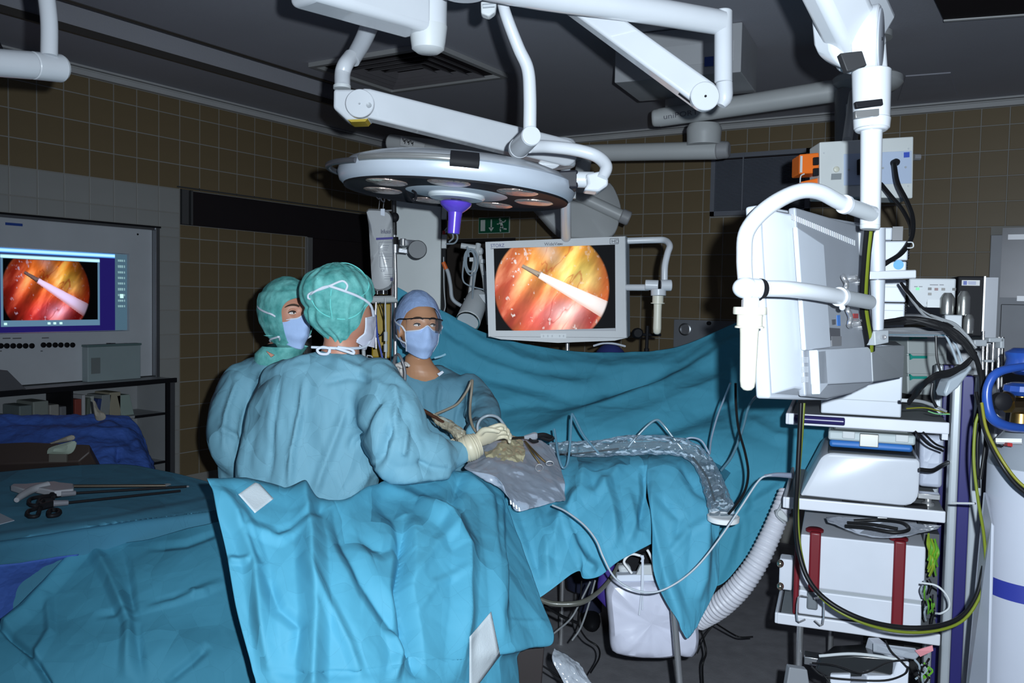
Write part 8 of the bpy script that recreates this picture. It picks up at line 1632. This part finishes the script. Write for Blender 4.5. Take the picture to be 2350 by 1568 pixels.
# cable bundles of the cart top
rng = np.random.default_rng(11)
bt = thing('cable_bundle', 'thick bundle of black cables sweeping from the monitor upright over the right stack', 'cables', P(2150, 780, 2.2))
for i in range(9):
    j = lambda s: rng.uniform(-s, s)
    pts = [(2022, 742+j(4), 2.2+j(.03)), (2080, 736+j(6), 2.18), (2140, 745+j(9), 2.15), (2190, 768+j(10), 2.12), (2228, 805+j(10), 2.1), (2248, 850+j(8), 2.08), (2256+j(5), 910, 2.06), (2245+j(8), 970, 2.06)]
    mb = MB(); T(mb, pts, 9, sides=8); obj('cable', mb, RB(), bt)
for i in range(5):
    pts = [(2068, 650, 2.3), (2090+j(3), 680+j(5), 2.25), (2130+j(5), 720+j(7), 2.2), (2185, 745+j(6), 2.15), (2215, 770+j(5), 2.12), (2240, 800, 2.1)]
    mb = MB(); T(mb, pts, 7, sides=8); obj('cable', mb, RB() if i % 2 else mat('mid grey tube', (.22, .23, .24), .4), bt)
bt = thing('cable_bundle', 'second bundle of black cables slanting down left from the cart column cap', 'cables', P(2140, 890, 2.25))
for i in range(8):
    pts = [(2240, 812+j(5), 2.1), (2215, 838+j(6), 2.12), (2180, 856+j(6), 2.15), (2150, 862+j(6), 2.18), (2125, 878+j(6), 2.2), (2105, 900+j(8), 2.25), (2085, 925+j(5), 2.28)]
    mb = MB(); T(mb, pts, 7, sides=8); obj('cable', mb, RB(), bt)
for i, pts in enumerate([[(2148, 770, 2.2), (2150, 820, 2.2), (2160, 860, 2.2)], [(2170, 768, 2.2), (2185, 800, 2.2), (2198, 835, 2.2)], [(2180, 768, 2.2), (2195, 795, 2.2), (2208, 830, 2.2)], [(2140, 880, 2.25), (2138, 910, 2.25), (2150, 935, 2.25)]]):
    mb = MB(); T(mb, pts, 6, sides=8); obj('cable', mb, RB() if i in (0, 3) else tubem, bt)
cable('grey jack cable plugged into the flat white unit', [(2072, 918, 2.3), (2110, 921, 2.3), (2140, 930, 2.3), (2172, 945, 2.3)], [7, 8, 8, 6], mat('mid grey tube', (.22, .23, .24), .4))
mb = MB(); T(mb, [(2068, 919, 2.29), (2088, 920, 2.29)], 9, sides=12, smooth=1); tag(obj('jack_plug', mb, W2(), bevel=.001), 'white jack plug in the flat white unit', 'plug')
cable('yellow cable on the upper cart shelf', [(2080, 938, 2.34), (2120, 936, 2.34), (2150, 942, 2.34), (2178, 950, 2.34)], 3.5, mat('yellow wire', (.16, .155, .01), .5))
cable('light green cable on the upper cart shelf', [(2130, 944, 2.33), (2150, 950, 2.33), (2180, 951, 2.33)], 3, mat('pale green wire', (.15, .40, .18), .5))
cable('black cable curving under the upper cart shelf', [(2100, 990, 2.36), (2130, 1020, 2.36), (2165, 1036, 2.36)], 5, RB()); cable('second black cable below the upper cart shelf', [(2118, 992, 2.36), (2145, 1018, 2.36), (2168, 1028, 2.36)], 5, RB())
# lower equipment under the third shelf
t = thing('lower_device', 'dark device with rounded pale frame on the bottom shelf of the cart', 'device', P(1960, 1560, 2.5))
mb = MB(); mb.slab([P(1868, 1540, 2.48), P(1880, 1508, 2.48), P(1960, 1504, 2.44), (P(2060, 1512, 2.4)), P(2072, 1525, 2.4), P(2066, 1556, 2.4), P(1900, 1553, 2.46)], .25); obj('dark_body', mb, mat('glossy dark', (.02, .022, .024), .2), t, bevel=.01, seg=3)
mb = MB(); T(mb, [(1880, 1506, 2.47), (1960, 1501, 2.43), (2050, 1512, 2.38), (2080, 1520, 2.37)], 7, sides=10); obj('pale_rim', mb, W2(), t)
mb = MB(); mb.slab([P(2060, 1520, 2.38), P(2088, 1520, 2.38), P(2082, 1640, 2.38), P(1990, 1640, 2.38), P(1990, 1552, 2.4), P(2050, 1552, 2.4)], .2); mb.slab([P(1905, 1549, 2.45), P(1952, 1549, 2.43), P(1952, 1640, 2.43), P(1905, 1640, 2.45)], .2); obj('pale_base', mb, wb_, t, bevel=.004)
for i, pts in enumerate([[(1862, 1530, 2.42), (1890, 1552, 2.4), (1950, 1560, 2.38), (2030, 1562, 2.35), (2075, 1548, 2.33), (2085, 1530, 2.33)], [(1864, 1522, 2.42), (1920, 1528, 2.38), (1980, 1545, 2.36), (2040, 1520, 2.34), (2085, 1515, 2.33)], [(1868, 1535, 2.42), (1890, 1550, 2.4), (1910, 1575, 2.38)], [(2032, 1470, 2.4), (2045, 1495, 2.38), (2065, 1515, 2.36), (2085, 1535, 2.34)]]):
    mb = MB(); T(mb, pts, 4.5, sides=8); obj('cable', mb, RB(), t)
tag(obj('grey_plate', MB().slab([P(1812, 1532, 2.5), P(1853, 1538, 2.5), P(1868, 1640, 2.5), P(1795, 1640, 2.5)], .03), mat('dull grey plate', (.24, .25, .27), .5), smooth=0, bevel=.003), 'plain grey plate at the lower left foot of the cart', 'plate')
tag(obj('paper_card', MB().slab([P(2004, 1476, 2.45), P(2100, 1488, 2.4), P(2112, 1500, 2.38), P(2100, 1512, 2.38), P(2004, 1494, 2.45)], .004), mat('grey card', (.30, .32, .36), .5), smooth=0), 'grey card lying below the lower cart shelf', 'card')
tag(obj('paper_card', MB().slab([P(2100, 1494, 2.36), P(2140, 1482, 2.34), P(2142, 1494, 2.34), P(2112, 1508, 2.36)], .004), mat('red white card', (.65, .25, .28), .5), smooth=0), 'small red and white card below the lower cart shelf', 'card')
for i in range(10):
    x = 2098+rng.uniform(0, 35); y = 1508+rng.uniform(0, 40); pts = [(x, y, 2.34), (x+j(18), y+14, 2.33), (x+j(18), y+34, 2.34)]
    if i == 0: t = thing('cable_tangle', 'tangle of dark and grey wires at the bottom of the cart column', 'cables', P(2115, 1560, 2.36))
    mb = MB(); T(mb, pts, 5, sides=6, smooth=4); obj('wire', mb, [RB(), tubem, RB(), mat('green wire', (.10, .30, .02), .4)][i % 4], t)

# ================================================================== GAS CYLINDER AND STAND AT THE RIGHT EDGE
DG = 2.05; cc_ = onz(2380, 1900, 0); base = P(2386, 1200, DG)*[1, 1, 0]; zz1 = P(2386, 1068, DG)[2]; zz2 = P(2386, 990, DG)[2]; rG = m2(112, DG)
t = thing('gas_cylinder', 'tall white gas cylinder with grey shoulder and blue band at the right edge', 'gas cylinder', base)
mb = MB(); mb.lathe(base, ZUP, [(rG*.95, 0), (rG, .02), (rG, zz1)], 64); obj('body', mb, mat('cylinder white', (.38, .40, .46), .35, var=.03), t)
mb = MB(); mb.lathe(base, ZUP, [(rG*1.001, zz1-.001), (rG*.97, zz1+.025), (rG*.86, zz1+.055), (rG*.62, zz2+.01), (rG*.3, zz2+.03), (.001, zz2+.03)], 64); obj('shoulder', mb, mat('cylinder grey', (.20, .22, .25), .35), t)
mb = MB(); zb_ = P(2300, 1372, DG-.1)[2]; mb.lathe(base, ZUP, [(rG*1.0, zb_-.022), (rG*1.012, zb_-.022), (rG*1.012, zb_+.018), (rG*1.0, zb_+.018)], 64); obj('blue_band', mb, mat('blue band', (.02, .03, .22), .5), t)
sn_ = unit(-CF-CR*.4); 
for (x, y, w_, h_, m) in ((2285, 1006, 60, 9, mat('label white', (.6, .6, .62), .5)), (2303, 1015, 9, 8, mat('red label', (.30, .02, .02), .5)), (2283, 1019, 8, 4, DK())):
    mb = MB(); mb.slab([P(x, y, DG-.066), P(x+w_, y+1, DG-.100), P(x+w_, y+1+h_, DG-.104), P(x, y+h_, DG-.070)], .01); obj('label', mb, m, t, smooth=0)
# blue guard ring with handwheel
bg = mat('blue coated guard', (.015, .055, .26), .3, coat=.3)
mb = MB(); T(mb, [(2420, 835, 1.95), (2345, 842, 1.93), (2290, 855, 1.92), (2268, 885, 1.92), (2266, 925, 1.92), (2278, 960, 1.92), (2310, 978, 1.93), (2360, 984, 1.95), (2420, 984, 1.97)], [18, 18, 20, 20, 22, 24, 22, 20, 20], sides=20); obj('guard_ring', mb, bg, t)
mb = MB(); mb.lathe(P(2355, 830, 2.0), ZUP, [(.02, -.03), (.045, -.02), (.04, .005), (.045, .02), (.028, .03), (.001, .03)], 24); obj('cap_top', mb, bg, t)
mb = MB(); mb.lathe(P(2348, 893, 2.02), ZUP, [(.001, -.014), (.03, -.014), (.042, -.004), (.040, .008), (.025, .014), (.001, .014)], 12); obj('hand_wheel', mb, bg, t, smooth=20)
br = mat('brass', (.22, .14, .05), .35, 1.)
mb = MB(); mb.lathe(P(2343, 968, 2.05), ZUP, [(.025, -.01), (.022, .02), (.030, .03), (.030, .05), (.014, .055), (.014, .08), (.001, .08)], 16); obj('valve', mb, br, t, smooth=30)
mb = MB(); mb.tube([P(2312, 930, 2.0), P(2360, 930, 2.05)], .018, smooth=1, sides=8); mb.ell(P(2310, 915, 2.0), (.018, .016, .016)); obj('valve_body', mb, br, t, smooth=30)
mb = MB(); mb.lathe(P(2300, 922, 1.99), -CF, [(.02, -.015), (.02, .006), (.012, .012), (.001, .012)], 16); obj('valve_cap', mb, DK(), t)
# white board beside the cylinder
q = [P(2256, 1130, 2.0), P(2275, 1132, 1.98), P(2290, 1200, 1.93), P(2312, 1400, 1.9), P(2315, 1650, 1.9), P(2205, 1650, 2.0)]
mb = MB(); mb.slab([P(2256, 1130, 2.08), P(2262, 1130, 2.07), P(2275, 1200, 1.93), P(2262, 1700, 1.93), P(2205, 1700, 2.06)], .01); tag(obj('white_board', mb, mat('cylinder white', (.38, .40, .46), .35), smooth=0, bevel=.002), 'white upright board standing between the cart column and the gas cylinder', 'board')
mb = MB(); mb.slab([P(2224, 1010, 2.62), P(2262, 1010, 2.62), P(2218, 1700, 2.62), P(2180, 1700, 2.62)], .1); mb.tube([P(2200, 1690, 2.68), P(2200, 1690, 2.68)*[1, 1, 0]], .03); tag(obj('dark_cable_duct', mb, mat('brown black duct', (.028, .022, .018), .5), smooth=0), 'dark duct between the cart column and the white board', 'duct')
# chrome rails with clamps behind
t = thing('rail_rack', 'group of chrome rods with dark clamps behind the blue guard ring', 'rack', P(2290, 900, 2.5)*[1, 1, 0])
for i, (x, y0, y1, w_, m) in enumerate([(2293, 774, 940, 8, CH()), (2257, 760, 880, 6, CH()), (2266, 790, 880, 6, CH()), (2280, 785, 850, 5, CH()), (2301, 774, 925, 7, mat('dark chrome', (.12, .12, .12), .2, .9))]):
    mb = MB(); T(mb, [(x, y0, 2.5), (x-3, y1, 2.5)], w_, smooth=1, sides=12); obj('rod', mb, m, t)
a = P(2290, 925, 2.5); mb = MB(); mb.tube([a, a*[1, 1, 0]], .02, smooth=1); obj('post', mb, ST(), t)
for (x0, y0, x1, y1) in ((2236, 780, 2266, 795), (2270, 775, 2305, 786), (2262, 826, 2283, 832), (2296, 776, 2306, 800)):
    mb = MB(); mb.slab([P(x0, y0, 2.48), P(x1, y0, 2.48), P(x1, y1, 2.48), P(x0, y1, 2.48)], .03); obj('clamp', mb, GR(), t, smooth=0, bevel=.003)
mb = MB(); T(mb, [(2185, 1158-3, 2.2), (2238, 1156, 2.1)], 5, smooth=1, sides=10); tag(obj('chrome_bar', mb, mat('glossy white', (.8, .8, .8), .3)), 'short bright bar right of the cart column', 'rod')
for i, pts in enumerate([[(2255, 850, 2.1), (2262, 900, 2.08), (2258, 950, 2.06), (2262, 1010, 2.05), (2250, 1100, 2.04)], [(2240, 900, 2.12), (2250, 960, 2.1), (2243, 1020, 2.1), (2246, 1120, 2.1)]]):
    cable(('dark cable hanging beside the blue guard ring', 'second dark cable dropping behind the cart column')[i], pts, 8, RB())
# warm spot added under the operating lamp, aimed at the operating field
wl_ = bpy.data.lights.new('added_warm_spot', 'SPOT'); wl_.energy = 75; wl_.color = (1.0, .70, .26); wl_.spot_size = math.radians(20); wl_.spot_blend = .9; wl_.shadow_soft_size = .05
wo = bpy.data.objects.new('added_warm_spot', wl_); COL.objects.link(wo); p_ = lc-lup*.03+CR*.22-CF*.05; wo.location = p_
wo.rotation_euler = Vector(P(1112, 1015, 2.92)-p_).to_track_quat('-Z', 'Y').to_euler()
